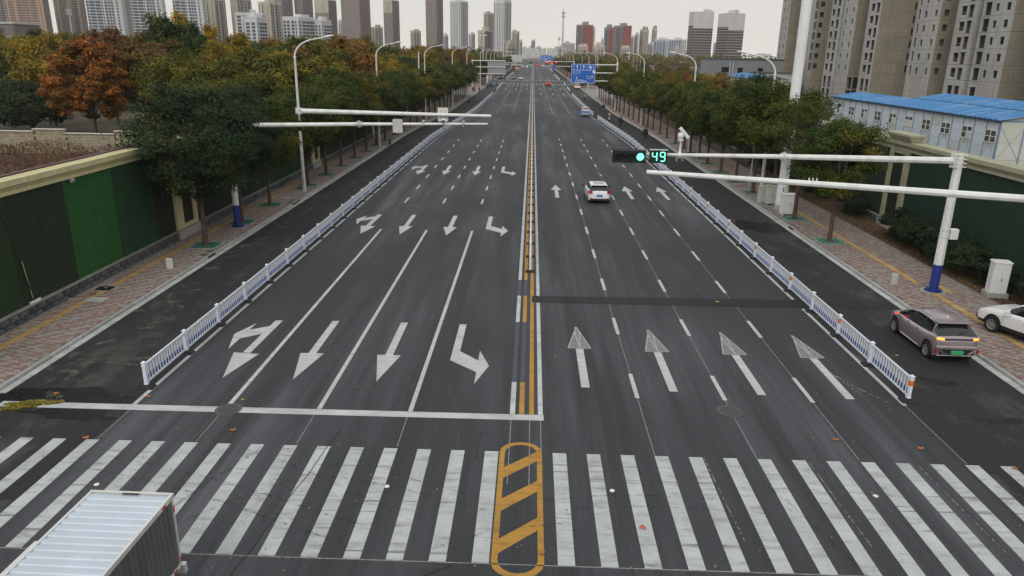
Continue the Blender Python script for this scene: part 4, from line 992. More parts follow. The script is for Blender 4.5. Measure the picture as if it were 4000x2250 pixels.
L['pile']=leafmat('leaf_pile',[(.14,.15,.03),(.34,.28,.06),(.36,.20,.07),(.50,.43,.16)],.0)
tag(put('leaf_pile',leaf_mesh('leaf_pile',P,N_,.085,rng.uniform(0,1,n),rng.uniform(0,1,n),L['pile'],.55,rng)),'swept pile of yellow-green leaves on the stop line at the left edge','leaf pile',None,'stuff')
# ------------------------------------------------------------------ guard rails
def post_meshes():
    p=MB(); p.box(-.055,.055,-.055,.055,.10,.93); p.box(-.075,.075,-.075,.075,.93,.955); 
    p.add([(-.07,-.07,.955),(.07,-.07,.955),(.07,.07,.955),(-.07,.07,.955),(0,0,1.01)],[(0,1,4),(1,2,4),(2,3,4),(3,0,4)])
    p.box(-.068,.068,-.068,.068,.82,.86); p.box(-.068,.068,-.068,.068,.14,.19)
    f=MB(); f.add([(-.26,-.19,0),(.26,-.19,0),(.26,.19,0),(-.26,.19,0),(-.24,-.17,.05),(.24,-.17,.05),(.24,.17,.05),(-.24,.17,.05),(-.09,-.09,.13),(.09,-.09,.13),(.09,.09,.13),(-.09,.09,.13)],
        [(3,2,1,0),(0,1,5,4),(1,2,6,5),(2,3,7,6),(3,0,4,7),(4,5,9,8),(5,6,10,9),(6,7,11,10),(7,4,8,11),(8,9,10,11)])
    r=MB(); r.box(-.06,.06,-.058,.058,.60,.78)
    return p.mesh('post',M['rail']), f.mesh('rubber_foot',M['rubber']), r.mesh('reflector',M['orange'])
PM,FM,RM=post_meshes()
def slat_mesh():
    s=MB(); s.box(-.012,.012,-.055,.055,.46,.84,0); s.box(-.016,.016,-.042,.042,.22,.46,0)
    s.box(-.018,.018,-.046,-.0425,.24,.45,1); s.box(-.018,.018,.0425,.046,.24,.45,1)
    return s.mesh('slat',[M['rail'],M['railblue']])
SM=slat_mesh()
def guardrail(name,label,pts,n_single,foot_every=1,refl=None,group=None):
    """pts: post positions along the run; panels between neighbours"""
    t=thing(name,label,'railing',(pts[0][0],pts[0][1],0),0,group); ox,oy=pts[0]; bulk=MB(); left=n_single
    order=range(len(pts)-1)
    for i,(x,y) in enumerate(pts):
        put('post',PM,t,(x-ox,y-oy,0)); put('rubber_foot',FM,t,(x-ox,y-oy,0))
        if refl and refl(i): put('reflector',RM,t,(x-ox,y-oy,0))
    for i in order:
        (xa,ya),(xb,yb)=pts[i],pts[i+1]; d=math.hypot(xb-xa,yb-ya); ang=-math.atan2(xb-xa,yb-ya)
        rm=MB()
        for z0,z1,w in ((.82,.885,.03),(.18,.235,.028)):
            rm.box(-w,w,.058,d-.058,z0,z1)
        o=rm.build('rail_panel',M['rail'],t); o.location=(xa-ox,ya-oy,0); o.rotation_euler=(0,0,ang)
        n=14
        for k in range(n):
            yy=.12+(d-.24)*(k+.5)/n; px=xa-ox-math.sin(ang)*yy; py=ya-oy+math.cos(ang)*yy
            if left>0: o=put('slat',SM,t,(px,py,0)); o.rotation_euler=(0,0,ang); left-=1
            else:
                c,s_=math.cos(ang),math.sin(ang)
                for (hx,hy,z0,z1,m_) in ((.012,.055,.46,.83,0),(.018,.046,.23,.46,1)):
                    P=[(px+c*a-s_*b,py+s_*a+c*b) for a,b in ((-hx,-hy),(hx,-hy),(hx,hy),(-hx,hy))]
                    bulk.add([(p[0],p[1],z0) for p in P]+[(p[0],p[1],z1) for p in P],[(0,1,5,4),(1,2,6,5),(2,3,7,6),(3,0,4,7)],m_)
                    if m_==1: # white road-side faces, blue edges
                        bulk.m[-3]=0; bulk.m[-1]=0
    if bulk.v: bulk.build('slats',[M['rail'],M['railblue']],t,kind='stuff')
    return t
def run(y0,y1,fx,step=3.05):
    n=max(1,round((y1-y0)/step)); return [(fx(y0+(y1-y0)*i/n), y0+(y1-y0)*i/n) for i in range(n+1)]
guardrail('guardrail','white slatted railing between the left carriageway and its side lane',run(22.7,208.5,lambda y:-rail_hw(y)),300)
guardrail('guardrail','white slatted railing with orange reflectors dividing off the right side lane',run(23.15,133.0,lambda y:rail_hw(y)+.05),300,refl=lambda i:i%2==0)
guardrail('guardrail','railing section beyond the gap where the small delivery van drives',run(141.5,208.5,lambda y:rail_hw(y)+.1),0)
guardrail('median_railing','narrow white railing on black feet along the yellow centre lines',run(37.8,284,lambda y:.1),300)
guardrail('guardrail','short detached railing on the left just before the first junction',run(233,283,lambda y:-11.0),0)
guardrail('guardrail','railing on the left between the two far junctions',run(327,440,lambda y:-rail_hw(y)),0)
guardrail('guardrail','short railing beside the white car with brake lights',run(233,252,lambda y:11.5),0)
guardrail('guardrail','very short railing at the right corner of the first junction',run(271,286,lambda y:11.85),0)
guardrail('guardrail','railing on the right just past the first junction',run(323,411,lambda y:11.6),0)
guardrail('guardrail','far railing on the right before the second junction',run(476,597,lambda y:12.4),0)
guardrail('median_railing','far centre railing between the two junctions',run(332,600,lambda y:.1),0)

# ------------------------------------------------------------------ street lamps
M['lampglass']=mat('lamp_housing',(.80,.81,.79),.35,var=.04)
M['lensgrey']=mat('lamp_lens',(.25,.26,.27),.3,var=.05)
def lamp_meshes(h0):
    p=MB(); p.tube([(0,0,0),(0,0,3.3),(0,0,h0)],[.155,.125,.085],12); p.lathe([(.20,0),(.20,.03),(.16,.05)],(0,0,0),12); p.lathe([(.14,3.25),(.14,3.32),(.11,3.36)],(0,0,0),12)
    a=MB(); pts=[(0,0,h0)]
    for k in range(1,10):
        th=k/9*R(78); pts.append((2.05*(1-math.cos(th)), 0, h0+1.38*math.sin(th)))
    pts.append((2.25,0,h0+1.46)); a.tube(pts,[.075]+[.07-.002*k for k in range(10)],10)
    a.lathe([(.11,h0-.08),(.12,h0),(.09,h0+.06)],(0,0,0),10)
    hd=MB(); 
    prof=[(0,.04),(.12,.10),(.35,.15),(.62,.155),(.85,.12),(1.0,.03)]
    V=[];F=[]; n=10
    for x,w in prof:
        for k in range(n):
            an=2*math.pi*k/n; z=math.sin(an)*w*(.55 if math.sin(an)>0 else .25); V.append((2.2+x*1.0*math.cos(R(10)),math.cos(an)*w,h0+1.47+x*math.sin(R(10))+z))
    for i in range(len(prof)-1):
        for k in range(n): j=(k+1)%n; F.append((i*n+k,i*n+j,(i+1)*n+j,(i+1)*n+k))
    F.append(tuple(range(n-1,-1,-1))); F.append(tuple(range((len(prof)-1)*n,len(prof)*n))); hd.add(V,F)
    ln=MB(); ln.cbox((2.72,0,h0+1.50),(.55,.22,.03),rot=Matrix.Rotation(-R(10),3,'Y')); 
    return p.mesh('pole',M['poledirty'],True),a.mesh('curved_arm',M['polewhite'],True),hd.mesh('lamp_head',M['lampglass'],True),ln.mesh('lens',M['lensgrey'])
def lamps(s,ys,h0,side):
    ms=lamp_meshes(h0); prof=[(0,0)]
    for i,(x,y) in enumerate(ys):
        t=thing('street_lamp','%s curved street lamp from the near end of the %s row'%(ordn(i),side),'street lamp',(x,y,.13),0 if s<0 else math.pi,'street lamps along the %s kerb'%side)
        put('pole',ms[0],t); put('curved_arm',ms[1],t); h=put('lamp_head',ms[2],t); put('lens',ms[3],h)
        if y<170:
            q=MB(); q.box(-.1,.1,-.17,-.145,.7,1.1); q.build('service_hatch',M['galv'],t)
LL=[(-18.6,59.3),(-18.5,89.8),(-17.8,125.2),(-16.9,159.8),(-17.0,196),(-16.9,245),(-16.8,273),(-17.,306.),(-17.5,345)]+[(-17.5,380+35*k) for k in range(7)]
LR=[(19.0,60.2),(19.1,89.9),(18.3,125.9),(17.6,160.),(17.7,208.9),(17.9,245),(17.8,278)]+[(17.6,335+35*k) for k in range(8)]
lamps(-1,LL,10.55,'left'); lamps(1,LR,9.85,'right')

# ------------------------------------------------------------------ gantry poles
def octa(mb,p0,p1,r0,r1,n=8,m=0): mb.tube([p0,p1],[r0,r1],n,m)
def pole(t,h,r,blue,flange=True):
    q=MB(); q.tube([(0,0,0),(0,0,blue)],[r,r*.98],8); q.build('blue_base',M['blue_paint'],t)
    q=MB(); q.tube([(0,0,blue),(0,0,h)],[r*.98,r*.86],8); q.build('shaft',M['polewhite'],t)
    if flange:
        q=MB(); q.lathe([(r*1.9,0),(r*1.9,.03)],(0,0,0),16)
        for k in range(8):
            a=2*math.pi*k/8; q.cbox((math.cos(a)*r*1.4,math.sin(a)*r*1.4,.11),(.02 if k%2 else .02,.02,.16)); q.cyl((math.cos(a+.39)*r*1.6,math.sin(a+.39)*r*1.6,.03),(math.cos(a+.39)*r*1.6,math.sin(a+.39)*r*1.6,.11),.018,n=6)
            ri=MB(); 
        q.build('base_flange',M['blue_paint'],t)
        q=MB(); q.lathe([(r*2.6,-.02),(r*2.6,.012)],(0,0,0),18); q.build('footing',M['concrete'],t)
def armjoint(t,p,d,r):
    q=MB(); d=Vector(d).normalized(); p=Vector(p)
    for k in (-.12,.12): q.tube([p+d*(k-.012),p+d*(k+.012)],r*1.55,12)
    q.tube([p-d*.012,p+d*.012],r*1.9,12); 
    q.build('arm_flange',M['polewhite'],t)
# right: signal gantry
sg=thing('signal_gantry','white pole with blue base and long arm carrying the traffic signal','signal pole',(20.42,35.6,.13))
pole(sg,6.85,.225,1.38)
q=MB(); q.tube([(-.15,0,6.52),(-8.3,0,6.56)],[.165,.125],8); q.tube([(-8.3,0,6.56),(-14.95,0,6.55)],[.115,.07],8); q.build('arm',M['polewhite'],sg)
armjoint(sg,(-8.3,0,6.56),(1,0,0),.12); 
q=MB()
for z in (-.24,-.08,.08,.24): q.cbox((-.02,-.05,6.52+z*1.2),(.62,.3,.02))
q.box(-.30,-.27,-.22,.22,6.18,6.88); q.box(-.24,-.21,-.22,.22,6.18,6.88); q.build('arm_bracket',M['polewhite'],sg)
q=MB(); q.bevbox(.22,.62,-.16,.16,2.70,3.20,.02); q.build('control_box',M['white_box'],sg)
q=MB(); q.tube([(0,0,2.76),(0,0,2.78)],.235,8); q.tube([(0,0,3.12),(0,0,3.14)],.235,8); q.build('box_strap',M['galv'],sg)
M['sig_green']=mat('signal_green_lit',(.02,.5,.3),.4,var=0,emit=(.01,.8,.42),estr=1.2)
M['sig_core']=mat('signal_green_core',(.2,.9,.7),.4,var=0,emit=(.26,1.,.72),estr=1.5)
M['sig_off']=mat('signal_lens_off',(.012,.013,.013),.25,var=0)
M['sig_red']=mat('signal_red_lit',(.6,.02,.02),.4,var=0,emit=(1.,.03,.04),estr=6)
ts=thing('traffic_signal','black horizontal traffic signal, green lamp lit, hanging on the long arm','traffic light',(4.70,35.25,6.62))
q=MB(); q.bevbox(-.77,.77,-.10,.10,-.29,.28,.02); q.build('housing',M['black'],ts)
q=MB(); q.box(-.80,.80,.10,.125,-.31,.31); q.build('backplate',M['black'],ts)
for i,x in enumerate((-.50,0.0,.50)):
    q=MB(); V=[];F=[];n=20
    for k in range(n+1):
        a=R(-20)+R(220)*k/n
        for (yy,rr) in ((-.10,.20),(-.30,.205)): V.append((x+rr*math.cos(a),yy,rr*math.sin(a)))
    for k in range(n): F.append((2*k,2*k+1,2*k+3,2*k+2))
    q.add(V,F); vz=q.build('visor',M['black'],ts)
    q=MB(); q.tube([(x,-.10,0),(x,-.115,0)],.185,24); ln=q.build('lamp_lens',M['sig_green'] if i==2 else M['sig_off'],ts)
    if i==2: q=MB(); q.tube([(x,-.115,0),(x,-.122,0)],.165,24); q.build('lit_core',M['sig_core'],ln)
q=MB(); q.box(-.75,.75,.12,.30,-.05,.0); q.build('mount',M['polewhite'],ts)
cd=thing('countdown_display','black countdown box showing a green 49 beside the traffic signal','countdown timer',(6.07,35.25,6.65))
q=MB(); q.bevbox(-.41,.41,-.10,.12,-.31,.28,.015); q.build('housing',M['black'],cd)
q=MB(); q.box(-.43,.43,-.14,.14,.285,.32); q.build('roof_plate',M['galv'],cd)
q=MB(); q.box(-.385,.385,-.108,-.101,-.285,.255); q.build('face',mat('timer_face',(.004,.03,.02),.3,var=0),cd)
SEG={'a':(0,.20,1),'b':(.105,.10,0),'c':(.105,-.115,0),'d':(0,-.215,1),'e':(-.105,-.115,0),'f':(-.105,.10,0),'g':(0,-.008,1)}
for dx,s_ in ((-.19,'bcfg'),(.19,'abcdfg')):
    for c in s_:
        x,z,hz=SEG[c]; q=MB()
        if hz: q.box(dx+x-.085,dx+x+.085,-.125,-.109,z-.022,z+.022)
        else: q.box(dx+x-.022,dx+x+.022,-.125,-.109,z-.088,z+.088)
        q.build('digit_segment',M['sig_core'],cd)
q=MB(); q.box(-.1,.1,.12,.30,-.04,.04); q.build('mount',M['polewhite'],cd)
cm_=thing('surveillance_camera','white tilting camera on a stand above the signal arm','camera',(7.15,35.6,6.67))
q=MB(); q.lathe([(.15,0),(.14,.03),(.05,.16),(.045,.62),(.10,.68),(.14,.72),(.10,.76)],(0,0,0),16); q.build('stand',M['cream'] if False else M['white'],cm_,smooth=True)
q=MB(); q.sphere((-.02,0,.92),.15,16,sc=(1,1,1.15)); q.build('pan_unit',M['white'],cm_,smooth=True)
q=MB(); rt_=Matrix.Rotation(R(48),3,'Y'); q.cbox((.13,-.02,1.06),(.62,.17,.15),rot=rt_); q.cbox((.13,-.02,1.06),(.58,.19,.12),rot=rt_); q.build('camera_body',M['white'],cm_)
q=MB(); q.cbox((.0,0,-.1),(.26,.3,.025)); q.cbox((-.14,0,-.13),(.02,.3,.3)); q.cbox((.14,0,-.13),(.02,.3,.3)); q.build('clamp',M['galv'],cm_)
# right: nearer arm that leaves the picture, its pole stands outside the frame
ng=thing('gantry_pole','bare white gantry whose long arm crosses the picture below the signal arm','gantry',(21.2,21.9,.13))
pole(ng,7.3,.25,1.38)
q=MB(); a=Vector((-.1,0,6.87)); b=Vector((4.0-21.2,25.3-21.9,7.27)); c=a.lerp(b,.12)
q.tube([a,c],[.19,.145],8); q.tube([c,b],[.14,.075],8); q.build('arm',M['polewhite'],ng)
armjoint(ng,tuple(c),tuple(b-a),.15)
q=MB(); m_=a.lerp(b,.69)
for k in (-.12,0,.12): q.cyl(tuple(m_+(b-a).normalized()*k),tuple(m_+(b-a).normalized()*k+Vector((0,0,.19))),.022,n=6)
q.build('cable_stub',M['polewhite'],ng)
# left: two-arm gantry in the trees
lg=thing('camera_gantry','white pole with blue base among the left trees carrying the camera arm','gantry',(-19.13,46.4,.13))
pole(lg,6.75,.225,1.42)
q=MB(); q.tube([(.1,0,6.5),(8.35,0,6.72)],[.15,.115],8); q.tube([(8.35,0,6.72),(16.39,0,6.87)],[.105,.055],8); q.build('arm',M['polewhite'],lg); armjoint(lg,(8.35,0,6.72),(1,0,.02),.125)
q=MB(); q.bevbox(-.62,-.22,-.2,.2,3.0,3.6,.02); q.build('control_box',M['white_box'],lg)
M['plate_back']=mat('sign_back_grey',(.50,.52,.50),.55,.2,var=.1,scale=2)
M['plate_cream']=mat('sign_back_cream',(.66,.66,.60),.5,.1,var=.05)
M['plate_front']=mat('sign_front_blue',(.02,.10,.42),.5,var=.03)
def plate(label,c,w,h,m_,brk):
    t=thing('sign_plate',label,'road sign',c); q=MB(); q.bevbox(-w/2,w/2,-.012,.012,-h/2,h/2,.0); 
    P=[]; r=.07
    for (cx,cz,a0) in ((w/2-r,h/2-r,0),(-w/2+r,h/2-r,90),(-w/2+r,-h/2+r,180),(w/2-r,-h/2+r,270)):
        for k in range(5): a=R(a0+90*k/4); P.append((cx+r*math.cos(a),cz+r*math.sin(a)))
    n=len(P); q=MB(); q.add([(x,-.014,z) for x,z in P]+[(x,.014,z) for x,z in P],[tuple(range(n)),tuple(range(2*n-1,n-1,-1))]+[(i,n+i,n+(i+1)%n,(i+1)%n) for i in range(n)]); q.build('plate',M[m_],t)
    q=MB()
    for x in (-.17,.17): q.box(x-.02,x+.02,-.05,-.014,-h*.38,h*.38)
    if brk: q.build('bracket',M['galv'],t)
    return t
lg3=[o for o in bpy.data.objects if o.name=='street_lamp'][0]
q=MB(); q.tube([(.1,0,6.45),(15.5,-2.0,6.47)],[.20,.105],8); q.build('side_arm',M['polewhite'],lg3); q=MB(); q.box(-.2,.25,-.2,.2,6.2,6.7); q.build('arm_bracket',M['polewhite'],lg3)
lg3['label']='first curved street lamp of the left row, with a long straight side arm'
plate('cream sign back with two brackets on the farther left arm',(-6.9,57.95,6.6),.80,1.05,'plate_cream',True)
plate('plain grey sign back on the lower left arm',(-8.35,46.25,6.80),.62,.84,'plate_back',False)
def cam_box(label,x,dz,big):
    t=thing('traffic_camera',label,'camera',(x,46.4,6.93))
    if big:
        q=MB(); q.bevbox(-.11,.11,-.16,.34,.10,.28,.02); q.build('housing',M['white'],t); q=MB(); q.box(-.09,.09,-.165,-.15,.12,.24); q.build('window',M['darkglass'],t); q=MB(); q.box(-.14,.14,-.19,.37,.285,.30); q.build('sunshield',M['white'],t); q=MB(); q.cyl((0,0,-.05),(0,0,.1),.03); q.cyl((0,0,-.2),(.02,.0,-.33),.03); q.build('mount',M['black'],t)
    else:
        q=MB(); q.bevbox(-.08,.08,-.10,.12,.06,.24,.015); q.build('housing',M['galv'],t); q=MB(); q.cyl((0,0,-.16),(0,0,.06),.025); q.build('mount',M['galv'],t)
cam_box('small grey box camera left of the white one on the lower left arm',-6.75,0,False)
cam_box('white box camera with sunshield on the lower left arm',-5.5,0,True)
cam_box('small grey box camera nearest the tip of the lower left arm',-4.25,0,False)
# big monopole
mp_=thing('monopole_mast','thick white communications mast rising out of the picture at right','mast',(19.16,55.6,.13))
q=MB(); q.lathe([(.42,.35),(.42,1.9),(.36,2.1)],(0,0,0),20); q.build('sleeve',M['polewhite'],mp_,smooth=True)
q=MB(); q.lathe([(.50,0),(.42,.4)],(0,0,0),16); q.build('plinth',M['concrete'],mp_)
M['mastwhite']=mat('mast_white',(.74,.76,.75),.45,var=.07,scale=1.2,dirt=(.55,.52,.45,.5),dscale=1.5,stretch=(1,1,.2))
q=MB(); q.tube([(0,0,.4),(0,0,12.05)],[.36,.355],24); q.tube([(0,0,12.05),(0,0,12.07)],.375,24); q.tube([(0,0,12.07),(0,0,24)],[.355,.345],24); q.tube([(0,0,24),(0,0,35)],[.345,.32],24); q.build('shaft',M['mastwhite'],mp_,smooth=True)
q=MB()
for z in (11.2,12.9,14.7):
    for a in (0.05,math.pi-.05): q.cyl((math.cos(a)*.35,math.sin(a)*.35,z),(math.cos(a)*.47,math.sin(a)*.47,z),.03,n=6)
q.build('climbing_pegs',M['galv'],mp_)
q=MB()
P=[(-.10,-.445,1.62),(-.02,-.447,1.62),(.02,-.447,1.85),(-.06,-.445,1.85)]
q.tube([(-.09,-.432,1.45),(-.09,-.432,1.75)],.045,10); q.build('emblem',mat('sticker_blue',(.02,.25,.55),.4,var=0),mp_)
# slim grey poles on the pavements
M['slim']=mat('slim_grey_pole',(.36,.39,.41),.6,.2,var=.1)
for (x,y,h,lab) in [(-18.85,89.2,5.0,None),(19.3,45.0,0,None)]: pass
def slim(x,y,h,lab): 
    t=thing('slim_pole',lab,'pole',(x,y,.13)); q=MB(); q.tube([(0,0,0),(0,0,2.4)],.10,10); q.build('lower_tube',M['slim'],t,smooth=True); q=MB(); q.tube([(0,0,2.4),(0,0,h)],.065,10); q.build('upper_tube',M['slim'],t,smooth=True)
slim(19.05,63.6,5.2,'slim grey pole on the right pavement behind the signal arm')
slim(18.9,84,5.0,'slim grey pole among the right street trees near the white camera stand')
# cabinets
def cabinet(lab,x,y,w,d,h,m_,rz=0,legs=True,base=False):
    t=thing('utility_cabinet',lab,'cabinet',(x,y,.13),rz)
    z0=.12 if legs else (.25 if base else 0)
    q=MB(); q.box(-w/2,w/2,-d/2,d/2,z0,h); q.build('body',M[m_],t)
    q=MB(); q.bevbox(-w/2-.04,w/2+.04,-d/2-.05,d/2+.05,h,h+.07,.03); q.build('top_cover',M[m_],t)
    for k in (0,1):
        q=MB(); q.box(-w/2+.03+k*w/2,-.015+k*w/2,-d/2-.018,-d/2-.002,z0+.07,h-.07); dr=q.build('door',M[m_],t)
        if k: q=MB(); q.box(.03,.06,-d/2-.04,-d/2-.018,h*.5,h*.5+.14); q.build('handle',M['black'],dr)
    q=MB()
    if legs:
        for sx in (-1,1):
            for sy in (-1,1): q.cbox((sx*(w/2-.06),sy*(d/2-.06),.06),(.1,.1,.12))
        q.build('feet',M[m_],t)
    elif base: q.box(-w/2-.1,w/2+.1,-d/2-.1,d/2+.1,0,.25); q.build('concrete_base',M['concrete'],t)
cabinet('white utility cabinet just right of the mast foot',19.0,53.6,.95,.62,1.52,'white_box')
cabinet('grey utility cabinet left behind the mast foot',18.9,57.4,.7,.5,1.5,'grey_box')
cabinet('second grey cabinet half hidden behind the first at the mast',18.55,58.4,.6,.5,1.25,'grey_box',legs=False)
cabinet('tall white cabinet on a concrete base among the right shrubs',23.05,34.9,.75,.55,1.75,'white_box',R(-12),False,True)
def markerpost(lab,x,y,arc):
    t=thing('marker_post',lab,'marker post',(x,y,.13)); q=MB(); q.bevbox(-.15,.15,-.07,.07,0,.56,.015); q.build('post_body',M['white_box'] if arc else M['grey_box'],t)
    if arc:
        q=MB(); P=[(.09*math.cos(R(20+k*16)),-.073,.36+.07*math.sin(R(20+k*16))) for k in range(10)]; q.tube(P,.009,4); q.build('red_mark',mat('red_mark',(.45,.06,.04),.6,var=0),t)
markerpost('small white marker post with a red arc on the left pavement',-18.9,36.5,True); markerpost('small pale grey marker post on the right pavement',18.92,36.6,False)
# kerb inlets and pavement covers
def inlet(lab,x,y,s,n=2):
    t=thing('kerb_inlet',lab,'drain',(x,y,.0)); 
    q=MB(); q.box(-.12,.0,-.72,.72,.0,.10) if s<0 else q.box(0,.12,-.72,.72,0,.10); q.build('opening_shade',M['hole_shade'],t)  # solid black block, the inlet's inner shade is its colour
    for k in range(n):
        q=MB(); a=-.72+k*.74
        q.box(min(0,s*.62),max(0,s*.62),a+.02,a+.70,.10,.165); q.build('cover_slab',M['concrete'],t)
        q=MB(); q.box(min(s*.1,s*.52),max(s*.1,s*.52),a+.1,a+.62,.165,.172); q.build('cover_recess',mat('dark_brown_cover',(.10,.09,.06),.95,var=.3),t)  # dark brown square on top of each cover slab
inlet('open kerb inlet with two slabs beside the left marker post',-17.97,39.6,-1); inlet('open kerb inlet with two slabs beyond the blue based left pole',-17.97,54.95,-1); inlet('open kerb inlet with two slabs below the mast on the right',17.97,49.65,1)
q=MB(); q.box(-.5,.5,-.42,.42,0,.022,1); q.box(-.40,.40,-.32,.32,.0,.030,0); q.box(-.05,.1,.02,.1,.03,.035,1)
o=q.build('pavement_cover',[M['black'],M['gutter']],None,loc=(-20.38,32.95,.13)); tag(o,'black square pit cover with pale frame on the left pavement','pit cover')
q=MB(); q.box(-.42,.42,-.32,.32,0,.028); o=q.build('pavement_cover',M['gutter'],None,loc=(-19.85,31.3,.13)); tag(o,'pale concrete slab cover next to the black pit cover','pit cover')
q=MB(); q.box(-.4,.4,-.3,.3,0,.028); o=q.build('pavement_cover',M['black'],None,loc=(-19.3,60.6,.13)); tag(o,'dark pit cover behind the first left street lamp','pit cover')
q=MB(); q.lathe([(.42,0),(.42,.026),(.38,.028)],(0,0,0),20); o=q.build('pavement_cover',M['concrete'],None,loc=(-19.2,56.2,.13)); tag(o,'round concrete manhole cover in front of the first left street lamp','pit cover')
# bricks and rubble at the foot of the left wall
for (x,y,c,lab) in [(-20.9,33.4,(.30,.22,.17),'broken brick near the foot of the left wall by the pit cover'),(-20.4,32.0,(.24,.10,.06),'small brown brick lump on the yellow tactile strip'),(-21.0,31.2,(.3,.27,.22),'pale rubble lump at the left wall foot')]:
    q=MB(); r=random.Random(int(x*10)); q.add([(r.uniform(-.14,-.08),-.07,0),(.13,-.08,0),(.12,.07,0),(-.12,.08,0),(-.08,-.05,.1),(.09,-.04,.08),(.08,.05,.1),(-.09,.06,.07)],[(3,2,1,0),(4,5,6,7),(0,1,5,4),(1,2,6,5),(2,3,7,6),(3,0,4,7)])
    o=q.build('rubble',mat('rubble',c,.95,var=.2),None,loc=(x,y,.14)); tag(o,lab,'rubble')
q=MB(); q.box(-.03,.03,-.35,.35,0,.10); o=q.build('pipe_offcut',M['white'],None,loc=(-21.27,29.3,.68)); tag(o,'short white offcut lying on the left wall plinth','offcut')
# floodlight on wall
fl=thing('wall_floodlight','small grey floodlight under the coping of the left wall','floodlight',(-21.30,33.1,5.32)); q=MB(); q.cbox((.12,0,0),(.12,.22,.14),rot=Matrix.Rotation(.5,3,'Y')); q.build('lamp_body',M['galv'],fl); q=MB(); q.box(0,.08,-.02,.02,-.02,.02); q.build('bracket',M['black'],fl)
cb=MB(); cb.tube([(-21.28,28.2,5.2),(-21.25,28.6,3.6),(-21.26,28.9,2.2),(-21.27,29.3,.75)],.02,5); o=cb.build('hanging_cable',M['black'],None,smooth=True); tag(o,'black cable hanging down the left wall near the picture edge','cable')
cb=MB(); cb.tube([(-21.26,28.95,2.6),(-21.27,29.1,1.6),(-21.27,29.2,.9)],.016,5); o=cb.build('hanging_cable',M['cream'],None,smooth=True); tag(o,'pale loose cord beside the black cable on the left wall','cable')

# ------------------------------------------------------------------ sign gantries
M['signblue']=mat('sign_blue',(.015,.115,.46),.45,var=.06,scale=.4); M['signwhite']=mat('sign_white',(.72,.76,.80),.45,var=.03)
def text_mesh(txt,size,m_):
    cu=bpy.data.curves.new('t','FONT'); cu.body=txt; cu.size=size; cu.align_x='CENTER'; cu.extrude=0; cu.resolution_u=2
    o=bpy.data.objects.new('t',cu); COL.objects.link(o); dg=bpy.context.evaluated_depsgraph_get(); dg.update(); me=bpy.data.meshes.new_from_object(o.evaluated_get(dg)); bpy.data.objects.remove(o); me.materials.clear(); me.materials.append(m_); return me
sn=thing('direction_sign','blue direction sign with lane arrows on the right gantry','road sign',(10.4,157,7.40))
Wd,Hd=4.95,3.82
q=MB(); q.box(-Wd/2,Wd/2,-.03,.03,-Hd/2,Hd/2); q.build('panel',M['signblue'],sn)
q=MB()
for a in ((-Wd/2+.04,Wd/2-.04,Hd/2-.10,Hd/2-.04),(-Wd/2+.04,Wd/2-.04,-Hd/2+.04,-Hd/2+.10),(-Wd/2+.04,-Wd/2+.10,-Hd/2+.1,Hd/2-.1),(Wd/2-.10,Wd/2-.04,-Hd/2+.1,Hd/2-.1),(-Wd/2+.1,Wd/2-.1,.62,.68)): q.box(a[0],a[1],-.04,-.031,a[2],a[3])
q.build('border',M['signwhite'],sn)
q=MB()
for x in (-1.95,-.62,.72,2.05):
    for k in range(6): q.box(x-.04,x+.04,-.04,-.031,.75+k*.185,.87+k*.185)
q.build('lane_dividers',M['signwhite'],sn)
def vpoly(mb,pts,y=-.036): mb.add([(x,y,z) for x,z in pts],[tuple(range(len(pts)))])
for x in (-1.28,.05,1.30):
    q=MB(); vpoly(q,[(x-.05,.78),(x+.05,.78),(x+.05,1.35),(x-.05,1.35)]); vpoly(q,[(x-.19,1.33),(x+.19,1.33),(x,1.75)])
    if x>1: vpoly(q,[(x+.05,1.0),(x+.2,1.12),(x+.16,1.3),(x+.05,1.2)]); vpoly(q,[(x+.17,.92),(x+.45,1.2),(x+.17,1.45)])
    q.build('arrow',M['signwhite'],sn)
def txt(t,x,z,size,par): 
    me=text_mesh(t,size,M['signwhite']); o=put('lettering',me,par,(x,-.036,z)); o.rotation_euler=(R(90),0,0); return o
try:
    txt('赵 卜 街',-1.35,.12,.42,sn); txt('Zhaobu St',-1.35,-.16,.24,sn); txt('仓 宁 路',1.35,-.72,.42,sn); txt('Cangning Rd',1.35,-1.0,.24,sn); txt('黄 河 路',-.55,-1.60,.36,sn)
except Exception as ex: print('TEXT',ex)
q=MB(); ob=[(-1.5,-1.28),(-.0,-1.28),(.3,-1.5),(.0,-1.74),(-1.5,-1.74)]
for a,b in zip(ob,ob[1:]+ob[:1]):
    dx,dz=b[0]-a[0],b[1]-a[1]; l_=math.hypot(dx,dz); nx,nz=-dz/l_*.03,dx/l_*.03; vpoly(q,[(a[0]+nx,a[1]+nz),(a[0]-nx,a[1]-nz),(b[0]-nx,b[1]-nz),(b[0]+nx,b[1]+nz)])
vpoly(q,[(.3,-1.54),(.6,-1.54),(.6,-1.46),(.3,-1.46)]); vpoly(q,[(.55,-1.66),(.82,-1.5),(.55,-1.34)])
vpoly(q,[(-1.38,-1.28),(-1.30,-1.28),(-1.30,-.85),(-1.38,-.85)]); vpoly(q,[(-1.52,-.88),(-1.16,-.88),(-1.34,-.58)]); q.build('route_diagram',M['signwhite'],sn)
q=MB(); q.box(Wd/2-.55,Wd/2-.1,-.045,-.031,.08,.58); q.build('number_plate',M['signwhite'],sn)
gr=thing('sign_gantry','white three-armed gantry behind the blue direction sign','gantry',(17.5,158.5,.13)); 
q=MB(); q.tube([(0,0,0),(0,0,9.6)],[.22,.17],8); q.build('shaft',M['polewhite'],gr)
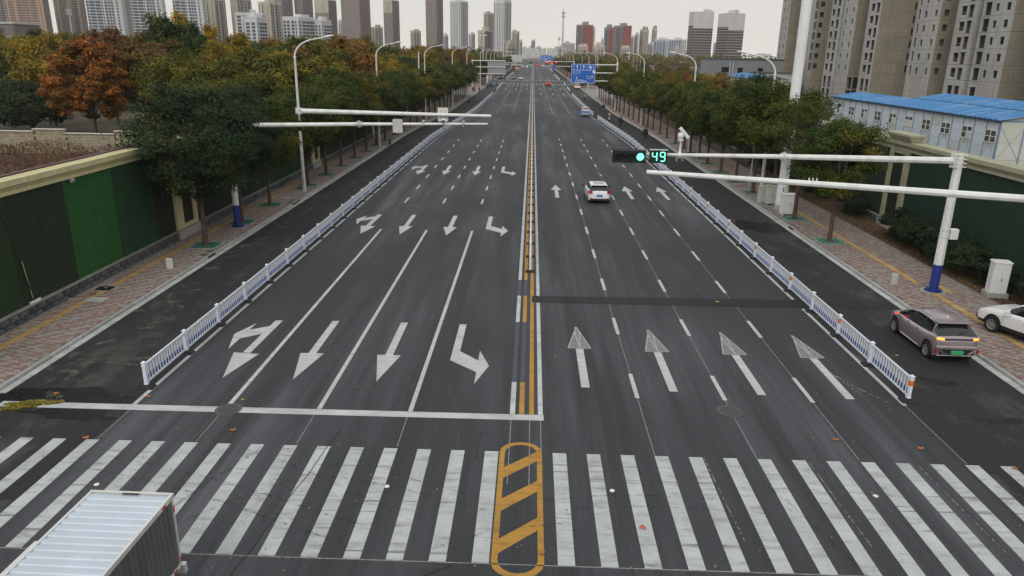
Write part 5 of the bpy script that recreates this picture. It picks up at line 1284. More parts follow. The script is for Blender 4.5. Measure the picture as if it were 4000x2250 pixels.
for z in (5.75,7.35,8.95): q=MB(); q.tube([(0,-.6,z+.1),(-9.2,-1.3,z)],[.12,.08],8); q.build('arm',M['polewhite'],gr)
# left gantry seen from behind, with the ribbed back of its sign
lg2=thing('sign_gantry','white three-armed gantry at the left, its sign seen from behind','gantry',(-18.4,231,.13))
q=MB(); q.tube([(0,0,0),(0,0,9.0)],[.22,.18],8); q.build('shaft',M['polewhite'],lg2)
for z in (4.95,6.9,8.75): q=MB(); q.tube([(0,.0,z),(10.1,0,z+.05)],[.13,.09],8); q.build('arm',M['polewhite'],lg2)
sb=thing('direction_sign','grey ribbed back of a large sign panel on the left gantry','road sign',(-10.95,231.35,6.95))
q=MB(); q.box(-2.75,2.75,-.02,.03,-2.2,2.15); q.build('panel',mat('sign_back_ribbed',(.30,.29,.31),.6,.3,var=.12,scale=1.2),sb)
for k in range(9): q=MB(); q.box(-2.6+k*.62,-2.5+k*.62,-.10,-.02,-2.1,2.1); q.build('stiffener',M['galv'],sb)
# far gantries
def fargantry(lab,x,y,arms,pan,side):
    t=thing('sign_gantry',lab,'gantry',(x,y,.13)); q=MB(); q.tube([(0,0,0),(0,0,10)],[.24,.18],6); q.build('shaft',M['polewhite'],t)
    for z in arms: q=MB(); q.tube([(0,0,z),(-side*12,0,z)],[.14,.1],6); q.build('arm',M['polewhite'],t)
    if pan:
        q=MB(); q.box(-side*11.5 if side>0 else 4.5,-side*4.5 if side>0 else 11.5,-.3 if side>0 else .2,-.2 if side>0 else .3,5.2,9.6); q.build('panel',M['signblue'] if side>0 else M['plate_back'],t)
        if side>0:
            q=MB()
            for k in range(4): vpoly(q,[(-10.6+k*1.6,7.9),(-10.4+k*1.6,7.9),(-10.4+k*1.6,8.9),(-10.2+k*1.6,8.9),(-10.5+k*1.6,9.35),(-10.8+k*1.6,8.9),(-10.6+k*1.6,8.9)],-.31)
            q.box(-11.3,-4.7,-.33,-.301,7.45,7.6); q.box(-10.5,-8.5,-.33,-.301,6.4,6.9); q.box(-7.5,-5.5,-.33,-.301,5.7,6.1); q.build('lettering',M['signwhite'],t)
fargantry('far gantry with small blue sign before the second junction',19,575,(5.7,7.3,9.0),True,1)
fargantry('second far gantry with blue sign right behind the first one',17.5,650,(8.2,9.4),True,1)
fargantry('far gantry at left whose sign is seen from behind',-19,520,(5.7,7.3,9.2),True,-1)
fargantry('bare far gantry beyond the left sign back',-18,640,(6.5,8,9.6),False,-1)
def farsig(lab,x,y,za,heads,xe):
    t=thing('signal_gantry',lab,'signal pole',(x,y,.13)); s_=1 if x>0 else -1; q=MB(); q.tube([(0,0,0),(0,0,za+.3)],[.22,.18],6); q.build('shaft',M['polewhite'],t)
    q=MB(); q.tube([(0,0,za),(xe-x,0,za)],[.15,.09],6); q.build('arm',M['polewhite'],t); return t
farsig('signal arm with lit red lights at the first far junction',17.5,326,7.9,None,4.6); farsig('plain lower arm before the first far junction at right',17.5,300,6.35,None,3.1)
farsig('upper bare arm before the first far junction at left',-17.5,292,7.5,None,-6.3); farsig('lower bare arm before the first far junction at left',-17.5,296,6.85,None,-4.4)
farsig('thin far signal arm at the second junction',18,610,6.5,None,3); farsig('thin far signal arm at the second junction on the left side',-18,640,6.6,None,-4)
def redlight(lab,x,y,z,hor=False,m_='sig_red'):
    t=thing('traffic_signal',lab,'traffic light',(x,y,z)); q=MB(); q.box(-.26,.26,-.12,.12,-.75,.75) if not hor else q.box(-.45,.45,-.12,.12,-.28,.28); q.build('housing',M['black'],t)
    q=MB(); c=(0,-.13,.42) if not hor else (0,-.13,0); q.tube([c,(c[0],-.16,c[2])],.24,12); q.build('lit_lens',M[m_],t)
    if not hor:
        for zz in (-.05,-.5): q=MB(); q.tube([(0,-.13,zz),(0,-.15,zz)],.18,12); q.build('dark_lens',M['sig_off'],t)
redlight('far red traffic light at the tip of the junction arm',6.0,325.5,7.4); redlight('far red traffic light nearer the pole of the junction arm',9.9,325.5,7.4); redlight('small red countdown between the two far red lights',8.1,325.5,7.35,True)
redlight('tiny green light at the second far junction',7.0,609,7.0,True,'sig_green')
for (x,y,z,lab) in [(-8.6,292.3,6.8,'black signal head seen from behind on the left arm'),(-5.35,296.3,6.6,'black signal head at the tip of the lower left far arm')]:
    t=thing('traffic_signal',lab,'traffic light',(x,y,z)); q=MB(); q.box(-.26,.26,-.12,.12,-.75,.75); q.build('housing',M['black'],t); q=MB(); q.box(-.04,.04,-.2,-.12,-.6,.6); q.build('mount',M['galv'],t)
q=plate('small blue round-symbol sign plate on the far lower arm',(8.4,299.8,6.35),1.3,1.3,'plate_front',False)
# distant masts
def mast(lab,x,y,h,r,head):
    t=thing('telecom_mast',lab,'mast',(x,y,0)); q=MB(); q.tube([(0,0,0),(0,0,h)],[r,r*.35],8); q.build('shaft',M['galv'],t)
    if head:
        q=MB()
        for z in (h*.86,h*.92):
            for k in range(6): a=k*1.047; q.box(math.cos(a)*1.3-.25,math.cos(a)*1.3+.25,math.sin(a)*1.3-.25,math.sin(a)*1.3+.25,z,z+1.6)
        for z in (h*.88,h*.94): q.lathe([(1.2,z),(1.2,z+.15)],(0,0,0),8)
        q.build('antenna_panels',M['galv'],t); q=MB(); q.cyl((0,0,h),(0,0,h*1.09),.08); q.build('lightning_rod',M['galv'],t)
mast('tall slender telecom mast standing against the sky right of the road',26.4,700,49,1.15,True)
mast('very distant thin mast just right of the far road end',33,1000,32,.7,True)
mast('pale antenna mast in front of the brown tower at far left',-285,470,34,.55,True)
mast('thin far mast above the left tree line',-260,1100,24,.6,False)
for (x,y,h,lab) in [(-19.6,300,17.5,'tall flood mast with level head above the left street trees'),(-16.5,420,17,'second tall flood mast further up the left side'),(27,330,15.5,'tall flood mast with white heads beyond the blue sign'),(-22.5,150,11.2,'plain thin pole rising from the left trees before the fourth lamp')]:
    t=thing('flood_mast',lab,'mast',(x,y,0)); q=MB(); q.tube([(0,0,0),(0,0,h)],[.16,.10],6); q.build('shaft',M['polewhite'],t)
    if h>12: q=MB(); q.box(-1.3,1.3,-.1,.1,h-.1,h+.05); q.build('crossbar',M['polewhite'],t); q=MB(); [q.box(k*1.1-.25,k*1.1+.25,-.3,.1,h-.1,h+.3) for k in (-1,0,1)]; q.build('lamp_heads',M['lampglass'],t)
# ------------------------------------------------------------------ vehicles
def paintm(name,col,metal=.0,rough=.32): return mat(name,col,rough,metal,var=.03,scale=1.5,coat=.6,dirt=(col[0]*.7+.04,col[1]*.7+.04,col[2]*.7+.035,.25),dscale=2.)
M['car_white']=paintm('car_paint_white',(.70,.70,.69)); M['car_mauve']=paintm('car_paint_mauve',(.34,.285,.295),.6,.34); M['car_red']=paintm('car_paint_red',(.45,.02,.02)); M['car_black']=paintm('car_paint_black',(.02,.02,.022))
M['car_silver']=paintm('car_paint_silver',(.34,.36,.36),.5); M['roof_grey']=mat('tinted_roof',(.13,.115,.12),.25,var=.03,coat=.8); M['trim']=mat('black_trim',(.016,.016,.017),.6,var=.1)
M['tail_red']=mat('tail_lamp_red',(.32,.01,.012),.2,var=0,coat=.5); M['brake_lit']=mat('brake_lamp_lit',(.8,.02,.01),.3,var=0,emit=(1,.04,.03),estr=3)
M['amber_lit']=mat('indicator_lit',(.9,.35,.03),.3,var=0,emit=(1,.30,.03),estr=2.2); M['head_lit']=mat('headlamp_lit',(.9,.95,1),.3,var=0,emit=(.9,.97,1),estr=9); M['head_off']=mat('headlamp',(.5,.52,.54),.15,var=0)
M['plate_green']=mat('plate_green',(.05,.50,.17),.5,var=0); M['plate_blue']=mat('plate_blue',(.05,.14,.50),.5,var=0); M['plate_ink']=mat('plate_ink',(.01,.01,.01),.6,var=0)
M['seat']=mat('cabin_dark',(.02,.02,.02),.9,var=.1)
def interp(tab,y):
    if y<=tab[0][0]: return tab[0][1:]
    for a,b in zip(tab,tab[1:]):
        if y<=b[0]:
            t=(y-a[0])/(b[0]-a[0]); return tuple(p+(q_-p)*t for p,q_ in zip(a[1:],b[1:]))
    return tab[-1][1:]
CARS={
 # y from rear (0) to front (1)*L :   (y, half width, z low, z belt, z roof)
 'hatch':dict(L=4.36,Wd=1.82,H=1.48,wb=2.65,ro=.80,wr=.32,
   t=[(0,.66,.42,.80,.82),(.01,.80,.30,.86,.88),(.03,.90,.24,.95,1.0),(.055,.955,.22,1.02,1.14),(.12,.985,.20,1.03,1.37),(.17,.99,.20,1.02,1.43),(.32,1.0,.20,.99,1.475),(.46,1.0,.20,.97,1.47),(.56,1.0,.20,.96,1.38),(.70,.995,.20,.95,1.02),(.75,.99,.20,.93,.99),(.88,.95,.21,.84,.88),(.96,.86,.24,.70,.73),(.99,.74,.30,.60,.62),(1.0,.62,.38,.54,.55)],
   rear=(.03,.125),side=(.13,.66),wind=(.555,.70),pill=[(.135,.165),(.385,.405)],gw=.80),
 'ev':dict(L=4.13,Wd=1.73,H=1.56,wb=2.70,ro=.62,wr=.335,
   t=[(0,.72,.44,.88,.89),(.01,.84,.32,.98,1.0),(.028,.92,.26,1.04,1.08),(.05,.96,.22,1.07,1.15),(.15,.985,.20,1.02,1.47),(.20,.99,.20,.99,1.52),(.34,1.0,.20,.94,1.56),(.48,1.0,.20,.92,1.545),(.60,1.0,.20,.91,1.42),(.80,.99,.20,.93,1.02),(.84,.985,.20,.91,.97),(.92,.93,.22,.82,.86),(.97,.84,.26,.70,.73),(.992,.72,.32,.60,.62),(1.0,.60,.40,.54,.55)],
   rear=(.03,.14),side=(.15,.765),wind=(.60,.80),pill=[(.30,.325),(.51,.54)],gw=.80),
 'suv':dict(L=4.5,Wd=1.84,H=1.66,wb=2.68,ro=.88,wr=.36,
   t=[(0,.70,.46,.95,.96),(.01,.84,.36,1.02,1.04),(.03,.92,.30,1.06,1.12),(.05,.96,.28,1.10,1.22),(.11,.985,.26,1.09,1.55),(.16,.99,.26,1.08,1.62),(.34,1.0,.26,1.05,1.66),(.50,1.0,.26,1.03,1.64),(.58,1.0,.26,1.02,1.54),(.70,.995,.26,1.02,1.10),(.74,.99,.26,1.01,1.06),(.88,.95,.27,.93,.97),(.955,.87,.30,.80,.84),(.985,.76,.36,.70,.72),(1.0,.64,.44,.62,.63)],
   rear=(.03,.112),side=(.12,.66),wind=(.575,.70),pill=[(.22,.25),(.40,.42)],gw=.81)}
def plate_text(par,txt,w,z,y,flip=False,ink='plate_ink'):
    me=text_mesh(txt,.105,M[ink]); o=put('plate_number',me,par,(0,y,z-.035)); o.rotation_euler=(R(90),0,0 if not flip else math.pi)
def tyre_wheel(t,x,y,r,side,spokes,dark):
    w=MB(); n=24
    prof=[(r*.62,-.10),(r*.90,-.105),(r,-.07),(r,.07),(r*.90,.105),(r*.62,.10)]
    V=[];F=[]
    for pr_,dx in prof:
        for k in range(n): a=2*math.pi*k/n; V.append((dx*side,pr_*math.cos(a),pr_*math.sin(a)))
    for i in range(len(prof)-1):
        for k in range(n): j=(k+1)%n; F.append((i*n+k,i*n+j,(i+1)*n+j,(i+1)*n+k))
    w.add(V,F); wo_=w.build('wheel',M['tyre'],t,smooth=True,loc=(x,y,r))
    q=MB(); q.tube([(side*.03,0,0),(side*.055,0,0)],r*.64,n,m=1)
    for k in range(spokes):
        a=2*math.pi*k/spokes; c=(side*.082,math.cos(a)*r*.36,math.sin(a)*r*.36); q.cbox(c,(.035,r*.62,r*.13),0,Matrix.Rotation(a,3,'X'))
    V=[];F=[]
    for rr,dx in ((r*.62,.10),(r*.56,.085),(r*.56,.05)):
        for k in range(n): a=2*math.pi*k/n; V.append((dx*side,rr*math.cos(a),rr*math.sin(a)))
    for i in range(2):
        for k in range(n): j=(k+1)%n; F.append((i*n+k,i*n+j,(i+1)*n+j,(i+1)*n+k))
    q.add(V,F,0); q.tube([(side*.06,0,0),(side*.10,0,0)],r*.14,10,m=0)
    q.build('rim',[M['alloy' if not dark else 'darkalloy'],M['black']],wo_)
def car(name,label,cat,kind,paint_,loc,rz,roof=None,lights='off',front_lit=False,plate=None,ptxt=None,detail=2,spokes=5,group=None,darkrim=False,cladding=False):
    c=CARS[kind]; L_=c['L']; hw=c['Wd']/2; t=thing(name,label,cat,loc,rz,group); y0=-L_/2
    N=56 if detail>1 else 26
    ks=sorted(set([i/N for i in range(N+1)]+[p[0] for p in c['t']]+list(c['rear'])+list(c['side'])+list(c['wind'])+[v for p in c['pill'] for v in p]))
    ks=[k for i,k in enumerate(ks) if i==0 or k-ks[i-1]>1e-4]
    # axle positions for wheel openings
    ya=[c['ro'],c['ro']+c['wb']]; wr=c['wr']
    rows=[]
    for k in ks:
        w,zl,zb,zr=interp(c['t'],k); w*=hw; y=y0+k*L_
        cab=max(0,min(1,(zr-zb)/.42)); gw=c['gw']
        g_=w*(1-(1-gw)*cab*.35); g2=w*(1-(1-gw)*cab)
        zm=zl+(zb-zl)*.52
        arch=0
        for a in ya:
            d=abs(k*L_-a); R_=wr+.055
            if d<R_: arch=max(arch, wr+math.sqrt(R_*R_-d*d)-.0)
        za=max(zl,arch)
        P=[(0,zl+.0),(w*.80,zl),(w*.80,max(zl,za)),(w*.965,max(zl+.03,za)),(w*.985,max(zl+(zm-zl)*.5,za+.02)),(w,max(zm,za+.05)),(w*.99,max(zm+(zb-zm)*.55,za+.08)),(w*.965,max(zb-.03,za+.10)),(w*.93,max(zb,za+.11)),
           (g_*.93,zb+(zr-zb)*.06+.0),(g_*.93*.6+g2*.93*.4,zb+(zr-zb)*.45),(g2*.91,zb+(zr-zb)*.84),(g2*.83,zb+(zr-zb)*.95),(g2*.60,zr-.005+.0),(g2*.3,zr+.012),(0,zr+.018)]
        rows.append((y,P))
    npt=len(rows[0][1]); VV=[]
    for y,P in rows:
        for x,z in P: VV.append((x,y,z))
    def cls(i,j):
        k=(ks[i]+ks[i+1])/2
        if j==0: return 'trim'
        if j==1: return 'trim'
        if j==2: return 'trim'
        if cladding and j==3: return 'trim'
        s0,s1=c['side']; r0,r1=c['rear']; w0,w1=c['wind']
        inp=any(a<=k<=b for a,b in c['pill'])
        if r0<k<r1 and j>=10: return 'rear_window' if j>=10 else 'body'
        if w0<k<w1 and j>=12: return 'windscreen'
        if s0<k<s1 and 9<=j<=10:
            zr,zb=interp(c['t'],k)[3],interp(c['t'],k)[2]
            if zr-zb<.13: return 'body'
            return 'pillar' if inp else 'side_window'
        if roof and c['rear'][1]+.035<k<w0-.02 and j>=13: return 'roof_panel'
        return 'body'
    parts={}
    for i in range(len(rows)-1):
        for j in range(npt-1):
            n_=cls(i,j); parts.setdefault(n_,[]).append((i,j))
    mats={'body':M[paint_],'trim':M['trim'],'rear_window':M['darkglass'],'windscreen':M['darkglass'],'side_window':M['darkglass'],'pillar':M['trim'],'roof_panel':M[roof] if roof else None}
    body=None
    for n_ in ('body','trim','rear_window','windscreen','side_window','pillar','roof_panel'):
        if n_ not in parts: continue
        q=MB(); ids={}
        def vid(i,j,s):
            key=(i,j,s if j not in (0,npt-1) else 1)
            if key not in ids:
                v=VV[i*npt+j]; ids[key]=len(q.v); q.v.append((v[0]*s,v[1],v[2]))
            return ids[key]
        for i,j in parts[n_]:
            for s in (1,-1):
                f=(vid(i,j,s),vid(i,j+1,s),vid(i+1,j+1,s),vid(i+1,j,s)); f=f if s>0 else f[::-1]
                q.f.append(f); q.m.append(0)
        if n_=='body':
            for i in (0,len(rows)-1):
                for s in (1,-1):
                    f=[vid(i,j,s) for j in range(1,npt)]+[vid(i,0,s)]
                    q.f.append(tuple(f if (i==0)==(s<0) else f[::-1])); q.m.append(0)
        o=q.build(n_,mats[n_],t)
        o.data.polygons.foreach_set('use_smooth',[True]*len(o.data.polygons)); o.data.set_sharp_from_angle(angle=R(38))
    # dark wells and floor
    q=MB()
    for a in ya:
        for s in (-1,1): q.box(min(s*hw*.55,s*hw*.82),max(s*hw*.55,s*hw*.82),y0+a-wr-.06,y0+a+wr+.06,.12,.75)
    q.build('wheel_wells',M['seat'],t)
    for a in ya:
        for s in (-1,1): tyre_wheel(t,s*(hw-.115),y0+a,wr,s,spokes,darkrim)
    r_z=interp(c['t'],.02)[2]; rear_y=y0
    # tail lamps
    for s in (-1,1):
        q=MB()
        if kind=='ev':
            zc=1.00; q.cbox((s*hw*.77,rear_y+.055,zc),(.26,.05,.075),rot=Matrix.Rotation(s*R(24),3,'Z'))
        elif kind=='hatch': q.add([(s*.56,rear_y-.02,.97),(s*.60,rear_y-.03,.83),(s*.80,rear_y+.01,.80),(s*.915,rear_y+.20,.88),(s*.90,rear_y+.30,1.03),(s*.72,rear_y+.02,1.04),(s*.56,rear_y+.2,.97),(s*.60,rear_y+.2,.83),(s*.72,rear_y+.3,1.04)],[(0,1,2,5),(5,2,3,4),(1,0,6,7),(0,5,8,6)] if s<0 else [(5,2,1,0),(4,3,2,5),(7,6,0,1),(6,8,5,0)])
        else: q.cbox((s*hw*.80,rear_y+.06,1.02),(.30,.12,.14),rot=Matrix.Rotation(s*R(20),3,'Z'))
        q.build('tail_lamp',M[{'off':'tail_red','brake':'brake_lit','amber':'amber_lit'}[lights]],t)
        q=MB(); q.cbox((s*hw*.66,-y0-.26,interp(c['t'],.94)[2]-.07),(.30,.20,.10),rot=Matrix.Rotation(-s*R(38),3,'Z')); q.build('headlamp',M['head_lit' if front_lit else 'head_off'],t)
        q=MB(); q.cbox((s*(hw+.10),y0+L_*(c['wind'][1]-.055),interp(c['t'],c['wind'][1])[2]+.03),(.22,.13,.14)); q.build('door_mirror',M[paint_] if paint_!='car_white' or kind!='hatch' else M['black'],t)
        if detail>1:
            for yy in (L_*.33,L_*.52):
                q=MB(); q.cbox((s*(hw*.985),y0+yy+.1,r_z-.10 if kind!='ev' else .90),(.035,.17,.03)); q.build('door_handle',M[paint_ if kind!='ev' else 'chrome'],t)
            q=MB()
            for yy in (L_*.315,L_*.50,L_*.69): q.box(s*hw*.982-.012,s*hw*1.0+.002,y0+yy-.004,y0+yy+.004,.45,.88)
            q.build('door_gap',M['trim'],t)
    if plate:
        py_=rear_y-(.016 if kind!='ev' else .045)-(.03 if kind=='hatch' else 0); q=MB(); q.box(-.24,.24,py_,py_+.03,.58 if kind!='ev' else .40,.72 if kind!='ev' else .55); pl=q.build('number_plate',M['plate_'+plate],t)
        if ptxt: plate_text(pl,ptxt,.4,.65 if kind!='ev' else .475,py_-.003,ink='plate_ink' if plate=='green' else 'signwhite' if False else 'white')
    # bumpers, spoiler
    if kind=='hatch':
        q=MB(); q.bevbox(-hw*.84,hw*.84,rear_y-.02,rear_y+.25,.25,.40,.04); q.build('rear_bumper_trim',M['trim'],t)
        q=MB(); q.bevbox(-.80,.80,rear_y-.035,rear_y+.12,.42,.60,.05); q.build('rear_bumper',M[paint_],t)
        q=MB(); q.bevbox(-.58,.58,rear_y+.36,rear_y+.62,1.395,1.44,.02); q.build('roof_spoiler',M[paint_],t)
        q=MB(); q.box(-.22,.22,rear_y+.0,rear_y+.05,.80,.83); q.build('tailgate_handle',M[paint_],t); q=MB(); q.tube([(0,rear_y+.075,.94),(0,rear_y+.085,.94)],.045,12); q.build('badge',M['chrome'],t)
        for s in (-1,1): q=MB(); q.box(min(s*.62,s*.78),max(s*.62,s*.78),rear_y-.04,rear_y-.02,.44,.49); q.build('reflector',M['tail_red'],t)
    if kind=='ev':
        q=MB(); q.bevbox(-.56,.56,rear_y-.012,rear_y+.05,.975,1.02,.01); q.build('light_bar',M['trim'],t)
        q=MB(); q.bevbox(-.66,.66,rear_y-.02,rear_y+.10,.36,.60,.03); q.build('rear_valance',M['trim'],t)
        q=MB(); q.bevbox(-.80,.80,rear_y-.045,rear_y+.12,.62,.74,.05); q.build('rear_bumper',M[paint_],t)
        q=MB(); q.bevbox(-.74,.74,rear_y-.03,rear_y+.1,.325,.36,.015); q.build('chrome_skirt',M['chrome'],t)
        for s in (-1,1):
            q=MB(); P=[(s*.36,.37),(s*.45,.37),(s*.72,.56),(s*.72,.60),(s*.60,.58)]; q.add([(x,rear_y-.032,z) for x,z in P],[tuple(range(5)) if s>0 else tuple(range(4,-1,-1))]); q.build('silver_fin',M['chrome'],t)
            q=MB(); q.box(min(s*.76,s*.84),max(s*.76,s*.84),rear_y-.02,rear_y+.04,.44,.58); q.build('reflector',M['tail_red'],t)
        q=MB(); q.bevbox(-.66,.66,rear_y+.40,rear_y+.86,1.50,1.535,.015); q.build('roof_spoiler',M[paint_],t)
        for s in (-1,1): q=MB(); q.tube([(s*.55,rear_y+.8,1.53),(s*.60,rear_y+1.5,1.565),(s*.58,rear_y+2.2,1.53)],.018,6); q.build('roof_rail',M['car_silver'],t)
        q=MB(); q.add([(-.03,rear_y+1.0,1.55),(.03,rear_y+1.0,1.55),(0,rear_y+1.18,1.56),(0,rear_y+1.02,1.62)],[(0,1,3),(1,2,3),(2,0,3),(0,2,1)]); q.build('aerial_fin',M['white'],t)
        q=MB(); q.tube([(0,rear_y+.14,1.13),(.22,rear_y+.2,1.22),(.28,rear_y+.22,1.24)],.012,5); q.build('rear_wiper',M['black'],t)
        for s in (-1,1): q=MB(); q.tube([(s*hw*.965,rear_y+1.25,.27),(s*hw*.985,rear_y+2.7,.27)],.022,6); q.build('sill_trim',M['chrome'],t)
        for s in (-1,):
            q=MB(); q.cbox((s*(hw+.12),y0+L_*(c['wind'][1]-.055)-.07,1.0),(.14,.02,.05)); q.build('mirror_indicator',M['brake_lit'],t)
    if kind=='suv':
        q=MB(); q.bevbox(-hw*.86,hw*.86,rear_y-.02,rear_y+.25,.30,.48,.04); q.build('rear_bumper_trim',M['trim'],t)
        q=MB(); q.bevbox(-.70,.70,-y0-.22,-y0+.0,.40,.60,.04); q.build('grille',M['trim'],t)
    return t
car('hatchback_car','white hatchback with tinted roof driving away in the second lane','car','hatch','car_white',(5.42,59.2,0),R(1.5),roof='roof_grey',plate='blue',ptxt='冀J 8X2K6' if False else None)
car('electric_hatchback','mauve electric hatchback with lit orange indicators parked at the right kerb','car','ev','car_mauve',(16.62,28.62,0),R(-.5),lights='amber',plate='green',ptxt='冀A DK8315',roof=None)
car('suv_car','white crossover parked on the right pavement, cut by the picture edge','car','suv','car_white',(21.18,28.95,.13),R(21),cladding=True,spokes=8)
car('red_car','red car with lit brake lights driving away towards the first junction','car','suv','car_red',(5.75,276,0),0,lights='brake',detail=1,roof='black')
car('white_car','white car braking beside the right kerb before the junction','car','suv','car_white',(14.95,254,0),0,lights='brake',detail=1)
car('dark_suv','black oncoming car with bright headlights in the left outer lane','car','suv','car_black',(-8.75,338,0),math.pi,front_lit=True,detail=1)
car('taxi_car','grey-green oncoming taxi with roof sign and lit headlights','car','hatch','car_silver',(-5.2,336,0),math.pi,front_lit=True,detail=1)
car('far_white_car','tiny white oncoming car far down the road with headlights on','car','hatch','car_white',(-4.9,634,0),math.pi,front_lit=True,detail=1)
car('parked_car','dark car half hidden by the tree trunks of the right side entry','car','suv','car_silver',(24.5,225,0),R(90),detail=1)
q=MB(); q.box(-.45,.45,-.1,.1,1.5,1.66); o=q.build('taxi_sign',M['black'],None); o.parent=[x for x in bpy.data.objects if x.name.startswith('taxi_car')][0]
# box truck in the foreground, seen from above and behind
def corr(mb,x0,x1,y0,y1,z,amp,pitch,axis,side,m=0):
    """corrugated sheet. axis 'roof': ribs across x; 'wall': vertical ribs on plane x"""
    n=int((y1-y0)/pitch); V=[];F=[]; prof=[(0,0),(.30,0),(.42,amp),(.88,amp)]
    ys=[y0+(i+a)*pitch for i in range(n) for a,_ in prof]+[y1]; hs=[b for i in range(n) for _,b in prof]+[0]
    for y,h in zip(ys,hs):
        if axis=='roof': V+=[(x0,y,z+h),(x1,y,z+h)]
        else: V+=[(x0+side*h,y,z),(x0+side*h,y,x1)]
    for i in range(len(ys)-1): F.append((2*i,2*i+1,2*i+3,2*i+2))
    mb.add(V,F,m)
M['truck_roof']=mat('truck_roof_sheet',(.48,.54,.60),.42,.25,var=.05,scale=1.2,dirt=(.36,.38,.38,.35),dscale=1.5); M['truck_side']=mat('truck_side_sheet',(.13,.14,.135),.5,.4,var=.2,scale=1.5,dirt=(.30,.31,.29,.5),dscale=2.5,stretch=(1,1,.3)); M['truck_edge']=mat('truck_edge_rail',(.60,.60,.57),.45,.3,var=.08)
M['tape_red']=mat('tape_red',(.55,.03,.03),.4,var=0); M['tape_white']=mat('tape_white',(.65,.65,.52),.4,var=0)
tk=thing('box_truck','light box truck with pale corrugated roof driving over the crosswalk at bottom left','truck',(-8.02,12.72,0),R(-1.0))
w2=.83; Ltk=4.3; zt=2.53; zb=.93
q=MB(); corr(q,-w2,w2,-Ltk,-.02,zt,.022,.20,'roof',0); q.box(-w2+.02,w2-.02,-Ltk,-.03,zt-.06,zt-.012); q.build('roof_sheet',M['truck_roof'],tk)
for s in (-1,1):
    q=MB(); corr(q,s*w2,zt-.05,-Ltk,-.05,zb,.022,.16,'wall',s); q.box(min(s*(w2-.05),s*(w2-.004)),max(s*(w2-.05),s*(w2-.004)),-Ltk,-.05,zb,zt-.06); q.build('side_wall',M['truck_side'],tk)
    q=MB(); q.box(min(s*(w2-.02),s*(w2+.035)),max(s*(w2-.02),s*(w2+.035)),-Ltk,-.0,zt-.07,zt+.03); q.build('roof_edge',M['truck_edge'],tk)
    q=MB(); q.box(min(s*(w2-.02),s*(w2+.03)),max(s*(w2-.02),s*(w2+.03)),-.06,.0,zb,zt-.07); q.build('corner_post',M['truck_edge'],tk)
    q=MB(); q.box(min(s*(w2-.02),s*(w2+.035)),max(s*(w2-.02),s*(w2+.035)),-Ltk,-.0,zb-.06,zb); q.build('bottom_rail',M['truck_edge'],tk)
q=MB(); q.box(-w2-.035,w2+.035,-.01,.045,zt-.05,zt+.035); q.build('rear_header',M['truck_edge'],tk)
q=MB(); q.box(-.16,.18,-.06,-.03,zt+.025,zt+.04); q.build('marker_lamp',M['black'],tk)
for k,(za,zb_) in enumerate([(zt-.22,zt-.07),(zt-.37,zt-.22),(zb+.02,zb+.14)]):
    q=MB(); q.box(w2+.031,w2+.036,-.055,-.005,za,zb_); q.build('tape_strip',M['tape_white' if k==0 else 'tape_red'],tk)
for k in range(3):
    q=MB(); q.box(w2+.036,w2+.040,-.30-.14*k,-.17-.14*k,zt-.06,zt-.0); q.build('tape_strip',M['tape_white' if k%2==0 else 'tape_red'],tk)
    q=MB(); q.box(w2+.036,w2+.040,-.22-.15*k,-.08-.15*k,zb-.055,zb-.005); q.build('tape_strip',M['tape_red' if k==1 else 'tape_white'],tk)
for s in (-1,1): q=MB(); q.box(min(s*.01,s*(w2-.02)),max(s*.01,s*(w2-.02)),-.03,.0,zb,zt-.06); q.build('rear_door',M['truck_roof'],tk)
q=MB(); q.box(w2-.12,w2+.07,-.02,.10,zb-.30,zb-.08); q.box(w2-.10,w2+.05,.04,.13,zb-.26,zb-.12); q.build('rear_lamp_bracket',M['truck_edge'],tk)
q=MB(); q.box(-.55,.55,-Ltk+.0,-.15,.55,zb-.06); q.build('chassis',M['black'],tk)
q=MB(); q.box(-w2-.10,-w2-.03,-3.2,-1.6,zb+.3,zt+.02); q.build('side_door',M['truck_edge'],tk)
for s in (-1,1):
    for yy in (-1.05,-3.95): tyre_wheel(tk,s*(w2-.16),yy,.36,s,6,True)
cbn=MB(); cbn.bevbox(-.82,.82,-Ltk-1.35,-Ltk-.08,.55,1.15,.08); cbn.build('cab_lower',M['car_white'],tk); q=MB(); q.bevbox(-.78,.78,-Ltk-1.15,-Ltk-.10,1.15,1.95,.14); q.build('cab_upper',M['car_white'],tk); q=MB(); q.box(-.70,.70,-Ltk-1.17,-Ltk-1.14,1.25,1.8); q.build('windscreen',M['darkglass'],tk)
for s in (-1,1): q=MB(); q.box(min(s*.785,s*.79),max(s*.785,s*.79),-Ltk-1.0,-Ltk-.4,1.2,1.75); q.build('door_window',M['darkglass'],tk)
# small delivery three-wheeler / van
vn=thing('delivery_van','small blue and white delivery three-wheeler seen from behind beside the railing','delivery van',(10.05,141.0,0))
q=MB(); q.bevbox(-.72,.72,-1.15,.5,.42,1.42,.04); q.build('cargo_box',mat('van_pale_blue',(.30,.45,.58),.5,var=.1),vn)
q=MB(); q.box(-.66,.66,-1.17,-1.152,.85,1.1); q.build('blue_band',M['plate_blue'],vn); q=MB(); q.box(-.66,.66,-1.17,-1.152,1.12,1.38); q.build('white_band',M['white'],vn)
q=MB(); q.box(-.70,.70,-1.2,-1.1,.30,.46); q.build('rear_bumper',M['trim'],vn)
q=MB(); q.bevbox(-.60,.60,.52,1.35,.40,1.75,.1); q.build('cab',M['car_white'],vn); q=MB(); q.box(-.5,.5,.50,.519,1.42,1.68); q.build('cab_window',M['darkglass'],vn)
q=MB()
for s in (-1,1): q.tube([(s*.6,-1.0,1.42),(s*.6,-1.0,1.78),(s*.6,.4,1.78)],.03,5)
